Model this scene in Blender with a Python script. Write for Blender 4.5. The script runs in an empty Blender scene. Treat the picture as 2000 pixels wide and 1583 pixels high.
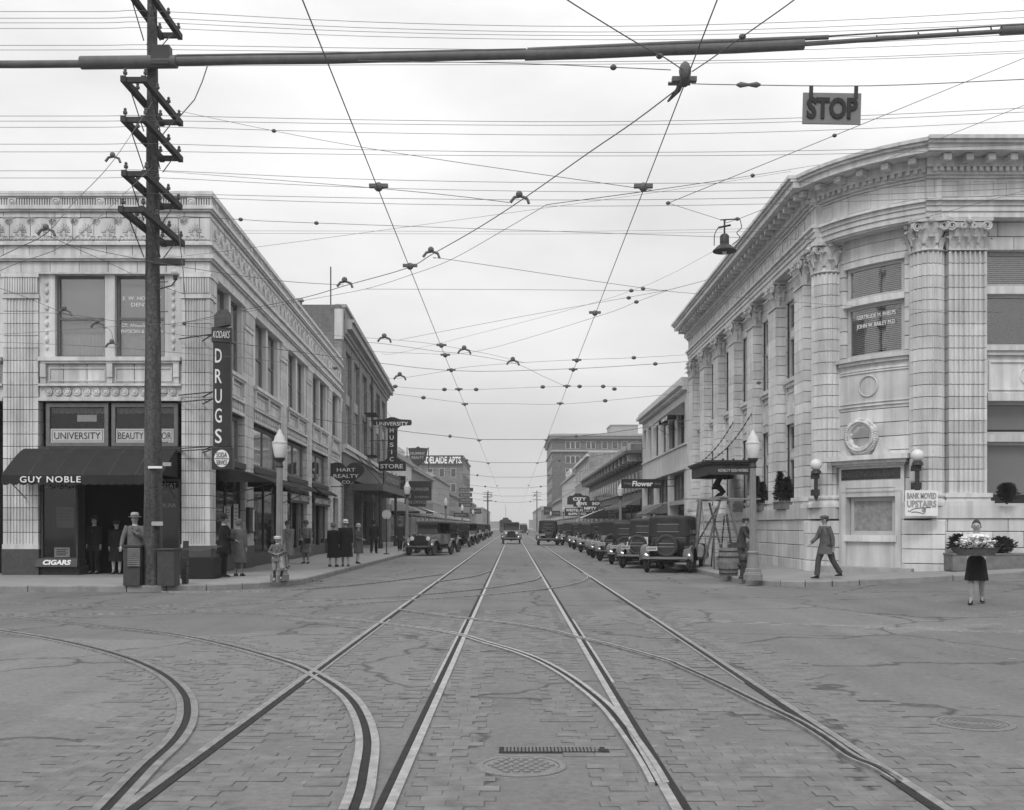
import bpy, math, random
from math import sin, cos, pi, radians, sqrt, atan2, hypot
from mathutils import Vector, Matrix
random.seed(11)
S = bpy.context.scene
COL = S.collection

# ---------------------------------------------------------------- camera
F, VX, VY, H = 2000.0, 1002.0, 1028.0, 1.6          # focal length, vanishing point, eye height
cam_d = bpy.data.cameras.new('camera')
cam = bpy.data.objects.new('camera', cam_d)
COL.objects.link(cam)
S.camera = cam
cam.location = (0, 0, H)
cam.rotation_euler = (pi / 2, 0, 0)
cam_d.sensor_width = 36
cam_d.lens = 36
cam_d.shift_x = -0.001
cam_d.shift_y = 0.1183
cam_d.clip_start = 0.1
cam_d.clip_end = 6000

# ---------------------------------------------------------------- sky, sun, exposure
SUN_EL, SUN_AZ = radians(48), radians(200)
w = bpy.data.worlds.new('World')
S.world = w
w.use_nodes = True
nt = w.node_tree
nt.nodes.clear()
N = nt.nodes.new
sky = N('ShaderNodeTexSky')
sky.sky_type = 'NISHITA'
sky.sun_disc = False
sky.sun_elevation = SUN_EL
sky.sun_rotation = SUN_AZ
sky.air_density = 2
sky.dust_density = 6
bw = N('ShaderNodeRGBToBW')
nt.links.new(sky.outputs[0], bw.inputs[0])
tc = N('ShaderNodeTexCoord')
mp = N('ShaderNodeMapping')
mp.inputs['Scale'].default_value = (1.2, 1.2, 3.2)
nt.links.new(tc.outputs['Generated'], mp.inputs[0])
cl = N('ShaderNodeTexNoise')
cl.inputs['Scale'].default_value = 2.6
cl.inputs['Detail'].default_value = 5
cl.inputs['Roughness'].default_value = 0.5
nt.links.new(mp.outputs[0], cl.inputs['Vector'])
mr = N('ShaderNodeMapRange')
mr.inputs[1].default_value = 0.3
mr.inputs[2].default_value = 0.7
mr.inputs[3].default_value = 7.0
mr.inputs[4].default_value = 9.6
nt.links.new(cl.outputs[0], mr.inputs[0])
# overcast sky: brighter towards the zenith all round
sx = N('ShaderNodeSeparateXYZ')
nt.links.new(tc.outputs['Generated'], sx.inputs[0])
ge = N('ShaderNodeMapRange')
ge.inputs[1].default_value = 0.0
ge.inputs[2].default_value = 1.0
ge.inputs[3].default_value = 0.74
ge.inputs[4].default_value = 1.9
nt.links.new(sx.outputs['Z'], ge.inputs[0])
mu = N('ShaderNodeMath')
mu.operation = 'MULTIPLY'
nt.links.new(mr.outputs[0], mu.inputs[0])
nt.links.new(ge.outputs[0], mu.inputs[1])
mix = N('ShaderNodeMix')
mix.data_type = 'FLOAT'
mix.inputs[0].default_value = 0.86
nt.links.new(bw.outputs[0], mix.inputs[2])
nt.links.new(mu.outputs[0], mix.inputs[3])
bg = N('ShaderNodeBackground')
bg.inputs[1].default_value = 0.1
nt.links.new(mix.outputs[0], bg.inputs[0])
ow = N('ShaderNodeOutputWorld')
nt.links.new(bg.outputs[0], ow.inputs[0])
sd = bpy.data.lights.new('sun', 'SUN')
sd.energy = 1.2
sd.angle = radians(16)
sun = bpy.data.objects.new('sun', sd)
COL.objects.link(sun)
sdir = Vector((sin(SUN_AZ) * cos(SUN_EL), cos(SUN_AZ) * cos(SUN_EL), sin(SUN_EL)))
sun.rotation_euler = sdir.to_track_quat('Z', 'Y').to_euler()
sun.location = (0, -20, 40)
vs = S.view_settings
vs.view_transform = 'Standard'
vs.look = 'None'
vs.exposure = 0.15
vs.gamma = 1.0
vs.use_curve_mapping = False
S.cycles.use_denoising = True
S.cycles.max_bounces = 6
S.cycles.volume_bounces = 1
S.cycles.transparent_max_bounces = 12

# ---------------------------------------------------------------- helpers
def at(x, y, Y):
    """point seen at photo pixel x,y when it stands Y metres down the street"""
    return Vector(((x - VX) * Y / F, Y, H - (y - VY) * Y / F))

def onz(x, y, z=0.0):
    """point at height z seen at photo pixel x,y"""
    return at(x, y, (H - z) * F / (y - VY))

def gz(x):
    """the cross street climbs to the right"""
    if x < 6.5: return 0.0
    if x < 8.5: return 0.0125 * (x - 6.5) ** 2
    if x < 22: return 0.05 + 0.05 * (x - 8.5)
    return 0.725

MATS = {}
def mat(name, g, rough=0.75, var=0.18, scale=3.0, bump=0.0, bscale=40.0, rnd=0.0, spec=0.3, metal=0.0,
        streak=0.0, emit=0.0):
    """grey procedural material: blotches, vertical streaks, per-object tint, fine relief"""
    if name in MATS: return MATS[name]
    m = bpy.data.materials.new(name)
    MATS[name] = m
    m.use_nodes = True
    t = m.node_tree
    b = t.nodes['Principled BSDF']
    b.inputs['Roughness'].default_value = rough
    b.inputs['Specular IOR Level'].default_value = spec
    b.inputs['Metallic'].default_value = metal
    L = t.links.new
    geo = t.nodes.new('ShaderNodeNewGeometry')
    val = None
    def mul(a, bb):
        n = t.nodes.new('ShaderNodeMath'); n.operation = 'MULTIPLY'
        L(a, n.inputs[0])
        if isinstance(bb, float): n.inputs[1].default_value = bb
        else: L(bb, n.inputs[1])
        return n.outputs[0]
    def rng(a, lo, hi, f0=0.25, f1=0.75):
        n = t.nodes.new('ShaderNodeMapRange')
        L(a, n.inputs[0])
        n.inputs[1].default_value = f0; n.inputs[2].default_value = f1
        n.inputs[3].default_value = lo; n.inputs[4].default_value = hi
        return n.outputs[0]
    nz = t.nodes.new('ShaderNodeTexNoise')
    nz.inputs['Scale'].default_value = scale
    nz.inputs['Detail'].default_value = 6
    nz.inputs['Roughness'].default_value = 0.6
    L(geo.outputs['Position'], nz.inputs['Vector'])
    val = rng(nz.outputs[0], g * (1 - var), g * (1 + var))
    if streak:
        mpn = t.nodes.new('ShaderNodeMapping')
        mpn.inputs['Scale'].default_value = (5, 5, 0.35)
        L(geo.outputs['Position'], mpn.inputs[0])
        n2 = t.nodes.new('ShaderNodeTexNoise')
        n2.inputs['Scale'].default_value = 1.0
        n2.inputs['Detail'].default_value = 5
        L(mpn.outputs[0], n2.inputs['Vector'])
        val = mul(val, rng(n2.outputs[0], 1 - streak, 1.0, 0.35, 0.6))
    if rnd:
        oi = t.nodes.new('ShaderNodeObjectInfo')
        val = mul(val, rng(oi.outputs['Random'], 1 - rnd, 1 + rnd, 0, 1))
    L(val, b.inputs['Base Color'])
    if emit:
        L(val, b.inputs['Emission Color']); b.inputs['Emission Strength'].default_value = emit
    if bump:
        n3 = t.nodes.new('ShaderNodeTexNoise')
        n3.inputs['Scale'].default_value = bscale
        n3.inputs['Detail'].default_value = 4
        L(geo.outputs['Position'], n3.inputs['Vector'])
        bp = t.nodes.new('ShaderNodeBump')
        bp.inputs['Strength'].default_value = bump
        bp.inputs['Distance'].default_value = 0.02
        L(n3.outputs[0], bp.inputs['Height'])
        L(bp.outputs[0], b.inputs['Normal'])
    return m

def glass_mat(name, tint=0.6, refl=0.16):
    m = bpy.data.materials.new(name); MATS[name] = m
    m.use_nodes = True
    t = m.node_tree
    t.nodes.remove(t.nodes['Principled BSDF'])
    o = t.nodes['Material Output']
    tr = t.nodes.new('ShaderNodeBsdfTransparent'); tr.inputs[0].default_value = (tint, tint, tint, 1)
    gl = t.nodes.new('ShaderNodeBsdfGlossy'); gl.inputs['Roughness'].default_value = 0.04
    gl.inputs[0].default_value = (0.9, 0.9, 0.9, 1)
    nz = t.nodes.new('ShaderNodeTexNoise'); nz.inputs['Scale'].default_value = 1.5
    bp = t.nodes.new('ShaderNodeBump'); bp.inputs['Strength'].default_value = 0.08; bp.inputs['Distance'].default_value = 0.05
    t.links.new(nz.outputs[0], bp.inputs['Height']); t.links.new(bp.outputs[0], gl.inputs['Normal'])
    mx = t.nodes.new('ShaderNodeMixShader')
    lw = t.nodes.new('ShaderNodeLayerWeight'); lw.inputs[0].default_value = 0.25
    mrr = t.nodes.new('ShaderNodeMapRange')
    mrr.inputs[3].default_value = refl * 0.5; mrr.inputs[4].default_value = min(1, refl * 4.2)
    t.links.new(lw.outputs['Fresnel'], mrr.inputs[0])
    t.links.new(mrr.outputs[0], mx.inputs[0])
    t.links.new(tr.outputs[0], mx.inputs[1]); t.links.new(gl.outputs[0], mx.inputs[2])
    t.links.new(mx.outputs[0], o.inputs[0])
    return m

terra = mat('terracotta_glazed', 0.57, 0.5, 0.16, 1.2, 0.08, 30, 0.10, 0.4, streak=0.24)
terra2 = mat('terracotta_bank', 0.60, 0.5, 0.16, 1.0, 0.08, 30, 0.12, 0.4, streak=0.22)
mortar = mat('mortar', 0.06, 0.9, 0.3, 4)
plaster = mat('white_plaster', 0.55, 0.7, 0.1, 1.0, 0.05, streak=0.15)
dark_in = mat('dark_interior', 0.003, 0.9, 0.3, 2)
brickw = mat('brick_wall', 0.16, 0.9, 0.25, 2.5, 0.3, 60, streak=0.15)
stone = mat('grey_stone', 0.33, 0.8, 0.15, 2, 0.1, streak=0.12)
woodf = mat('window_wood', 0.14, 0.6, 0.2, 6)
woodl = mat('window_wood_pale', 0.42, 0.6, 0.1, 6)
woodd = mat('dark_wood', 0.05, 0.7, 0.3, 8, 0.2)
rawwood = mat('raw_timber', 0.16, 0.85, 0.3, 6, 0.2)
iron = mat('dark_iron', 0.03, 0.55, 0.3, 10, 0.05, spec=0.4)
wirem = mat('wire_dark', 0.12, 0.7, 0.2, 4)
blackp = mat('black_paint', 0.012, 0.35, 0.2, 4, spec=0.5)
signd = mat('sign_dark', 0.035, 0.5, 0.25, 3)
signw = mat('sign_white', 0.72, 0.6, 0.08, 3)
letw = mat('letter_white', 0.75, 0.6, 0.06, 3)
letd = mat('letter_dark', 0.03, 0.6, 0.2, 3)
letg = mat('letter_grey', 0.30, 0.6, 0.2, 3)
canvas = mat('awning_canvas', 0.024, 0.9, 0.25, 3, 0.1, 50)
shade = mat('window_shade', 0.42, 0.9, 0.08, 1)
curtain = mat('lace_curtain', 0.62, 0.9, 0.12, 5)
paper = mat('paper', 0.62, 0.9, 0.12, 8)
steel = mat('rail_steel', 0.42, 0.34, 0.45, 9, 0.15, 40, spec=0.5, metal=0.8)
groove = mat('rail_groove', 0.022, 0.9, 0.4, 8)
brickm = mat('paving_brick', 0.15, 0.85, 0.3, 5, 0.4, 60, 0.08)
bed = mat('brick_joint', 0.085, 0.95, 0.4, 12)
castiron = mat('cast_iron_lid', 0.14, 0.55, 0.25, 20, 0.2, 60, spec=0.5)
walk = mat('sidewalk_concrete', 0.24, 0.9, 0.16, 0.9, 0.15, 60, 0.04)
kerbm = mat('kerb_stone', 0.22, 0.85, 0.25, 3, 0.2, 50, 0.08)
lampm = mat('lamp_post_paint', 0.20, 0.6, 0.15, 4, 0.05)
opal = mat('opal_glass', 0.62, 0.25, 0.03, 3, spec=0.5)
bark = mat('weathered_pole', 0.085, 0.95, 0.6, 14, 1.0, 25, streak=0.65)
tilem = mat('granite_plinth', 0.06, 0.5, 0.3, 12, spec=0.4)
glass = glass_mat('window_glass', 0.86, 0.22)
glassd = glass_mat('shop_glass', 0.8, 0.07)
rubber = mat('tyre_rubber', 0.05, 0.85, 0.3, 8, 0.1)
chrome = mat('nickel', 0.55, 0.25, 0.05, 3, metal=1.0)
skin = mat('skin', 0.28, 0.6, 0.08, 10)
leafm = mat('evergreen', 0.05, 0.8, 0.4, 12, rnd=0.2)

class MB:
    """collects shapes and links them as ONE mesh object"""
    def __init__(s): s.v = []; s.f = []
    def add(s, vs_, fs):
        n = len(s.v)
        s.v.extend(tuple(p) for p in vs_)
        s.f.extend(tuple(i + n for i in f) for f in fs)
        return s
    def hexa(s, p):
        return s.add(p, [(0, 3, 2, 1), (4, 5, 6, 7), (0, 1, 5, 4), (1, 2, 6, 5), (2, 3, 7, 6), (3, 0, 4, 7)])
    def box(s, x0, x1, y0, y1, z0, z1):
        if x0 > x1: x0, x1 = x1, x0
        if y0 > y1: y0, y1 = y1, y0
        return s.hexa([(x0, y0, z0), (x1, y0, z0), (x1, y1, z0), (x0, y1, z0), (x0, y0, z1), (x1, y0, z1), (x1, y1, z1), (x0, y1, z1)])
    def beam(s, p0, p1, wd, ht, up=(0, 0, 1)):
        p0, p1 = Vector(p0), Vector(p1)
        d = (p1 - p0).normalized()
        u = Vector(up)
        if abs(d.dot(u)) > 0.98: u = Vector((0, 1, 0))
        a = d.cross(u).normalized() * wd / 2
        b = a.cross(d).normalized() * ht / 2
        return s.hexa([p0 - a - b, p0 + a - b, p1 + a - b, p1 - a - b, p0 - a + b, p0 + a + b, p1 + a + b, p1 - a + b])
    def loft(s, rings, cap=True, closed=True):
        n = len(rings[0])
        vs_ = [p for r in rings for p in r]
        fs = []
        for i in range(len(rings) - 1):
            for j in range(n if closed else n - 1):
                k = (j + 1) % n
                fs.append((i * n + j, i * n + k, (i + 1) * n + k, (i + 1) * n + j))
        if cap:
            fs.append(tuple(range(n - 1, -1, -1)))
            fs.append(tuple((len(rings) - 1) * n + j for j in range(n)))
        return s.add(vs_, fs)
    def tube(s, pts, r, n=6, cap=True):
        pts = [Vector(p) for p in pts]
        rings = []
        ref = None
        for i, p in enumerate(pts):
            d = (pts[min(i + 1, len(pts) - 1)] - pts[max(i - 1, 0)])
            if d.length < 1e-9: d = Vector((0, 0, 1))
            d.normalize()
            if ref is None:
                ref = Vector((0, 0, 1)) if abs(d.z) < 0.9 else Vector((1, 0, 0))
            a = d.cross(ref)
            if a.length < 1e-4: a = d.cross(Vector((0, 1, 0)))
            a.normalize()
            b = a.cross(d).normalized()
            ref = b
            rr = r[i] if isinstance(r, (list, tuple)) else r
            rings.append([p + a * cos(2 * pi * k / n) * rr + b * sin(2 * pi * k / n) * rr for k in range(n)])
        return s.loft(rings, cap)
    def lathe(s, prof, n=16, c=(0, 0, 0), cap=True):
        return s.loft([[(c[0] + r * cos(2 * pi * k / n), c[1] + r * sin(2 * pi * k / n), c[2] + z) for k in range(n)] for r, z in prof], cap)
    def prism(s, poly, d0, d1, axis='z'):
        def q(a, b, d):
            return {'z': (a, b, d), 'y': (a, d, b), 'x': (d, a, b)}[axis]
        return s.loft([[q(a, b, d0) for a, b in poly], [q(a, b, d1) for a, b in poly]])
    def ball(s, c, r, n=12, m=8, sz=1.0):
        return s.lathe([(max(r * sin(pi * i / m), 1e-4), -r * sz * cos(pi * i / m)) for i in range(m + 1)], n, c)
    def mesh(s, name, m=None, smooth=False):
        me = bpy.data.meshes.new(name)
        me.from_pydata(s.v, [], s.f)
        me.update()
        if m: me.materials.append(m)
        if smooth:
            me.polygons.foreach_set('use_smooth', [True] * len(me.polygons))
            me.set_sharp_from_angle(angle=radians(40))
        return me
    def build(s, name, m, parent=None, smooth=False, label=None):
        o_ = wloc(parent)
        if parent is not None:
            s.v = [(p[0] - o_[0], p[1] - o_[1], p[2] - o_[2]) for p in s.v]
        return link(name, s.mesh(name, m, smooth), parent, label=label)

WL = {}
def wloc(o):
    return WL.get(o.name, (0, 0, 0)) if o is not None else (0, 0, 0)

def link(name, me, parent=None, loc=None, label=None):
    o = bpy.data.objects.new(name, me)
    COL.objects.link(o)
    base = wloc(parent)
    if parent is not None: o.parent = parent
    if loc is not None:
        o.location = (loc[0] - base[0], loc[1] - base[1], loc[2] - base[2])
        WL[o.name] = tuple(loc)
    else:
        WL[o.name] = base
    if label: o['label'] = label
    return o

def tag(o, label, cat, group=None):
    o['label'] = label; o['category'] = cat
    if group: o['group'] = group
    return o

def thing(name, label, cat, loc=(0, 0, 0), group=None):
    o = link(name, None, None, tuple(loc))
    return tag(o, label, cat, group)

def struct(o):
    o['kind'] = 'structure'
    return o

def copy_tree(o, parent=None):
    c = o.copy()
    COL.objects.link(c)
    c.parent = parent
    for ch in list(o.children): copy_tree(ch, c)
    return c

TXT = {}
def text(s, size, p, xdir, zdir, m, parent=None, name='lettering', width=None, bold=0.0, depth=0.012, shear=0.0, spacing=1.0):
    """letters as real geometry, centred on p, reading along xdir with zdir up; size is cap height"""
    cu = bpy.data.curves.new('t', 'FONT')
    cu.body = s; cu.size = size / 0.69
    cu.align_x = 'CENTER'; cu.align_y = 'CENTER'
    cu.extrude = depth / 2; cu.offset = bold; cu.shear = shear; cu.space_character = spacing
    cu.resolution_u = 3
    ob = bpy.data.objects.new('t', cu)
    me0 = ob.to_mesh()
    xs = [v.co.x for v in me0.vertices]; ys = [v.co.y for v in me0.vertices]
    cx, cy = (min(xs) + max(xs)) / 2, (min(ys) + max(ys)) / 2
    kx = width / (max(xs) - min(xs)) if width else 1.0
    X, Z = Vector(xdir).normalized(), Vector(zdir).normalized()
    Yn = X.cross(Z)
    p = Vector(p)
    mb = MB()
    vv = []
    for v in me0.vertices:
        a = (v.co.x - cx) * kx; b = v.co.y - cy; c = v.co.z
        vv.append(p + X * a + Z * b - Yn * c)
    mb.add(vv, [tuple(q.vertices) for q in me0.polygons])
    ob.to_mesh_clear()
    bpy.data.objects.remove(ob); bpy.data.curves.remove(cu)
    return mb.build(name, m, parent)

def catmull(pts, k=6):
    pts = [Vector(p) for p in pts]
    out = []
    for i in range(len(pts) - 1):
        p0 = pts[max(i - 1, 0)]; p1 = pts[i]; p2 = pts[i + 1]; p3 = pts[min(i + 2, len(pts) - 1)]
        for j in range(k):
            t = j / k
            out.append(0.5 * ((2 * p1) + (p2 - p0) * t + (2 * p0 - 5 * p1 + 4 * p2 - p3) * t * t + (3 * p1 - p0 - 3 * p2 + p3) * t ** 3))
    out.append(pts[-1])
    return out

BOXC = {}
def block_mesh(dx, dy, dz, m, bev=0.012):
    """small bevelled block centred on its origin, shared between alike pieces"""
    k = (round(dx, 3), round(dy, 3), round(dz, 3), m.name)
    if k not in BOXC:
        mb = MB()
        b = min(bev, dx / 3, dy / 3, dz / 3)
        rings = []
        for z, ins in ((-dz / 2, b), (-dz / 2 + b, 0), (dz / 2 - b, 0), (dz / 2, b)):
            x, y = dx / 2 - ins, dy / 2 - ins
            rings.append([(-x, -y, z), (x, -y, z), (x, y, z), (-x, y, z)])
        mb.loft(rings)
        BOXC[k] = mb.mesh('block', m)
    return BOXC[k]

class Wall:
    """a wall plane: u along it, d outwards, z up"""
    def __init__(s, f, n=1): s.p = f; s.n = n
    def box(s, mb, u0, u1, d0, d1, z0, z1, n=None):
        n = n or s.n
        rings = []
        for i in range(n + 1):
            u = u0 + (u1 - u0) * i / n
            rings.append([s.p(u, d0, z0), s.p(u, d1, z0), s.p(u, d1, z1), s.p(u, d0, z1)])
        return mb.loft(rings)
    def length(s, a, b):
        return (Vector(s.p(b, 0, 0)) - Vector(s.p(a, 0, 0))).length
    def part(s, name, m, parent, u0, u1, d0, d1, z0, z1, n=None):
        return s.box(MB(), u0, u1, d0, d1, z0, z1, n).build(name, m, parent)
    def piece(s, name, me, parent, u, d, z):
        """instance of shared mesh (x along the wall, -y outwards) at u,d,z"""
        p = Vector(s.p(u, d, z)); q = Vector(s.p(u + 0.01, d, z))
        o = link(name, me, parent, tuple(p))
        t = (q - p).normalized()
        out = (Vector(s.p(u, d + 0.01, z)) - p).normalized()
        ang = atan2(t.y, t.x)
        o.rotation_euler = (0, 0, ang)
        # keep the local -y side outwards
        if Vector((sin(ang), -cos(ang), 0)).dot(out) < 0: o.rotation_euler = (0, 0, ang + pi)
        return o
    def course(s, parent, u0, u1, z0, z1, d0, d1, length, m, shift=0.0, gap=0.018, name='block', bev=0.012):
        """a course of separate blocks with open joints"""
        k = max(1, round(abs(u1 - u0) / length))
        L = (u1 - u0) / k
        edges = [u0 + L * i for i in range(k + 1)]
        if shift and k > 1:
            edges = [u0] + [u0 + L * (i + shift) for i in range(k)] + [u1]
        for a, b in zip(edges[:-1], edges[1:]):
            if b - a < 0.05: continue
            me = block_mesh(s.length(a, b) - gap, abs(d1 - d0), z1 - z0 - gap, m, bev)
            s.piece(name, me, parent, (a + b) / 2, (d0 + d1) / 2, (z0 + z1) / 2)
# ---------------------------------------------------------------- ground, sidewalks, tracks
def road_material():
    m = mat('road_surface', 0.15, 0.85, 0.15, 0.45, 0.3, 90)
    t = m.node_tree; L = t.links.new
    b = t.nodes['Principled BSDF']
    src = b.inputs['Base Color'].links[0].from_socket
    geo = t.nodes.new('ShaderNodeNewGeometry')
    wn = t.nodes.new('ShaderNodeTexNoise'); wn.inputs['Scale'].default_value = 1.3; wn.inputs['Detail'].default_value = 6
    L(geo.outputs['Position'], wn.inputs['Vector'])
    mxv = t.nodes.new('ShaderNodeMix'); mxv.data_type = 'VECTOR'; mxv.inputs[0].default_value = 0.45
    L(geo.outputs['Position'], mxv.inputs[4]); L(wn.outputs['Color'], mxv.inputs[5])
    vo = t.nodes.new('ShaderNodeTexVoronoi'); vo.feature = 'DISTANCE_TO_EDGE'; vo.inputs['Scale'].default_value = 0.55
    L(mxv.outputs[1], vo.inputs['Vector'])
    r = t.nodes.new('ShaderNodeMapRange'); r.inputs[1].default_value = 0.0; r.inputs[2].default_value = 0.016
    r.inputs[3].default_value = 0.38; r.inputs[4].default_value = 1.0
    L(vo.outputs['Distance'], r.inputs[0])
    # fine grit and small pale and dark flecks
    g2 = t.nodes.new('ShaderNodeTexNoise'); g2.inputs['Scale'].default_value = 14; g2.inputs['Detail'].default_value = 8; g2.inputs['Roughness'].default_value = 0.75
    L(geo.outputs['Position'], g2.inputs['Vector'])
    r2 = t.nodes.new('ShaderNodeMapRange'); r2.inputs[1].default_value = 0.3; r2.inputs[2].default_value = 0.72
    r2.inputs[3].default_value = 0.74; r2.inputs[4].default_value = 1.24
    L(g2.outputs[0], r2.inputs[0])
    # long wheel streaks along the avenue
    mpn = t.nodes.new('ShaderNodeMapping'); mpn.inputs['Scale'].default_value = (1.6, 0.06, 1)
    L(geo.outputs['Position'], mpn.inputs[0])
    g3 = t.nodes.new('ShaderNodeTexNoise'); g3.inputs['Scale'].default_value = 1.0; g3.inputs['Detail'].default_value = 4
    L(mpn.outputs[0], g3.inputs['Vector'])
    r3 = t.nodes.new('ShaderNodeMapRange'); r3.inputs[1].default_value = 0.3; r3.inputs[2].default_value = 0.7
    r3.inputs[3].default_value = 0.9; r3.inputs[4].default_value = 1.1
    L(g3.outputs[0], r3.inputs[0])
    # oil drips and dark stains
    g4 = t.nodes.new('ShaderNodeTexNoise'); g4.inputs['Scale'].default_value = 2.3; g4.inputs['Detail'].default_value = 7; g4.inputs['Roughness'].default_value = 0.7
    L(geo.outputs['Position'], g4.inputs['Vector'])
    r4 = t.nodes.new('ShaderNodeMapRange'); r4.inputs[1].default_value = 0.58; r4.inputs[2].default_value = 0.72
    r4.inputs[3].default_value = 1.0; r4.inputs[4].default_value = 0.5
    L(g4.outputs[0], r4.inputs[0])
    # overlapping repair patches
    v2 = t.nodes.new('ShaderNodeTexVoronoi'); v2.inputs['Scale'].default_value = 0.3
    L(mxv.outputs[1], v2.inputs['Vector'])
    sp = t.nodes.new('ShaderNodeSeparateColor'); L(v2.outputs['Color'], sp.inputs[0])
    r5 = t.nodes.new('ShaderNodeMapRange'); r5.inputs[3].default_value = 0.86; r5.inputs[4].default_value = 1.12
    L(sp.outputs[0], r5.inputs[0])
    # small pale scuffs
    g6 = t.nodes.new('ShaderNodeTexNoise'); g6.inputs['Scale'].default_value = 6.5; g6.inputs['Detail'].default_value = 3
    L(geo.outputs['Position'], g6.inputs['Vector'])
    r6 = t.nodes.new('ShaderNodeMapRange'); r6.inputs[1].default_value = 0.68; r6.inputs[2].default_value = 0.74
    r6.inputs[3].default_value = 1.0; r6.inputs[4].default_value = 1.5
    L(g6.outputs[0], r6.inputs[0])
    cur = src
    for q in (r, r2, r3, r4, r5, r6):
        mu = t.nodes.new('ShaderNodeMath'); mu.operation = 'MULTIPLY'
        L(cur, mu.inputs[0]); L(q.outputs[0], mu.inputs[1]); cur = mu.outputs[0]
    L(cur, b.inputs['Base Color'])
    return m
roadm = road_material()
mb = MB()
xs = [-420, -60, -20, -6, 0, 6.5] + [6.5 + 0.25 * i for i in range(1, 9)] + [12, 17, 22, 60, 420]
ys = [-70, 0, 30, 100, 300, 900]
mb.loft([[(x, y, gz(x)) for y in ys] for x in xs], cap=False, closed=False)
road = struct(mb.build('road', roadm))

def sidewalk(sgn, xk, yk, R, name):
    """raised sidewalk block with rounded corner and separate kerb stones"""
    def yb(x, off):
        a = abs(x); r = R - off; xo = xk + off; yo = yk + off
        if a < xo + r: return yo + r - sqrt(max(0, r * r - (xo + r - a) ** 2))
        return yo
    zt = lambda x: (gz(x) if sgn > 0 else 0.0) + 0.15
    xs = [xk + 0.15 + R * (1 - cos(pi / 2 * i / 10)) * (R - 0.15) / R for i in range(11)]
    xs += [xk + R + 0.5 + i * 0.8 for i in range(1, 16)] + [60, 420]
    m_ = MB()
    m_.loft([[(sgn * x, y, zt(x)) for y in (yb(x, 0.15), yb(x, 0.15) + 0.01 + (896 - yb(x, 0.15)) * 0.02, 898)] for x in xs], cap=False, closed=False)
    so = struct(m_.build(name, walk))
    # kerb path: far end down the avenue, round the corner, out along the cross street
    path = [(xk, y) for y in range(200, int(yk + R) + 1, -2)]
    path += [(xk + R - R * cos(a), yk + R - R * sin(a)) for a in [pi / 2 * i / 12 for i in range(13)]]
    path += [(xk + R + 1.2 * i, yk) for i in range(1, 16)]
    def off(i, o):
        p = Vector(path[i]); a = Vector(path[max(i - 1, 0)]); b = Vector(path[min(i + 1, len(path) - 1)])
        d = (b - a).normalized(); nrm = Vector((-d.y, d.x))
        return p + nrm * o
    step = 2
    for i in range(0, len(path) - 1, step):
        k = list(range(i, min(i + step, len(path) - 1) + 1))
        rings = []
        for q, j in enumerate(k):
            e = 0.0
            a = off(j, 0.0); b = off(j, 0.16)
            d = (Vector(path[k[-1]]) - Vector(path[k[0]])).normalized() * 0.012
            if q == 0: a = a + d; b = b + d
            if q == len(k) - 1: a = a - d; b = b - d
            z = zt(a.x)
            rings.append([(sgn * a.x, a.y, z - 0.32), (sgn * a.x, a.y, z - 0.02), (sgn * (a.x * 0.85 + b.x * 0.15), a.y * 0.85 + b.y * 0.15, z + 0.005), (sgn * b.x, b.y, z + 0.006), (sgn * b.x, b.y, z - 0.32)])
        MB().loft(rings).build('kerb_stone', kerbm, so)
    return so
sidewalk(-1, 5.8, 24.9, 3.6, 'sidewalk_left')
sidewalk(1, 6.3, 26.3, 2.6, 'sidewalk_right')

RAILX = [-2.2, -0.70, 0.92, 2.44]
def strip(path, o0, o1, z0, z1, mb=None):
    mb = mb or MB()
    rings = []
    for i, p in enumerate(path):
        d = Vector(path[min(i + 1, len(path) - 1)]) - Vector(path[max(i - 1, 0)])
        d.z = 0; d.normalize()
        n = Vector((d.y, -d.x, 0))
        a = Vector(p) + n * o0; b = Vector(p) + n * o1
        rings.append([(a.x, a.y, z0), (b.x, b.y, z0), (b.x, b.y, z1), (a.x, a.y, z1)])
    return mb.loft(rings)

def straight_track(xa, xb, label):
    t = thing('streetcar_track', label, 'track', ((xa + xb) / 2, 20, 0), 'straight streetcar tracks down the avenue')
    for x, s in ((xa, 1), (xb, -1)):
        pth = [(x, y, 0) for y in (2, 8, 14, 20, 30, 60, 150, 420)]
        strip(pth, -0.03, 0.03, -0.1, 0.016).build('rail', steel, t)
        o = (0.038, 0.085) if s > 0 else (-0.085, -0.038)
        strip(pth, o[0], o[1], -0.05, 0.007).build('flangeway', groove, t)
        pth2 = [(x, y, 0) for y in (10.4, 13, 17.5)]
        o = (0.085, 0.115) if s > 0 else (-0.115, -0.085)
        strip(pth2, o[0], o[1], -0.05, 0.012).build('guard_lip', steel, t)
    return t
straight_track(RAILX[0], RAILX[1], 'left straight streetcar track running down the avenue towards the oncoming car')
straight_track(RAILX[2], RAILX[3], 'right straight streetcar track running down the avenue beside the parked cars')

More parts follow.
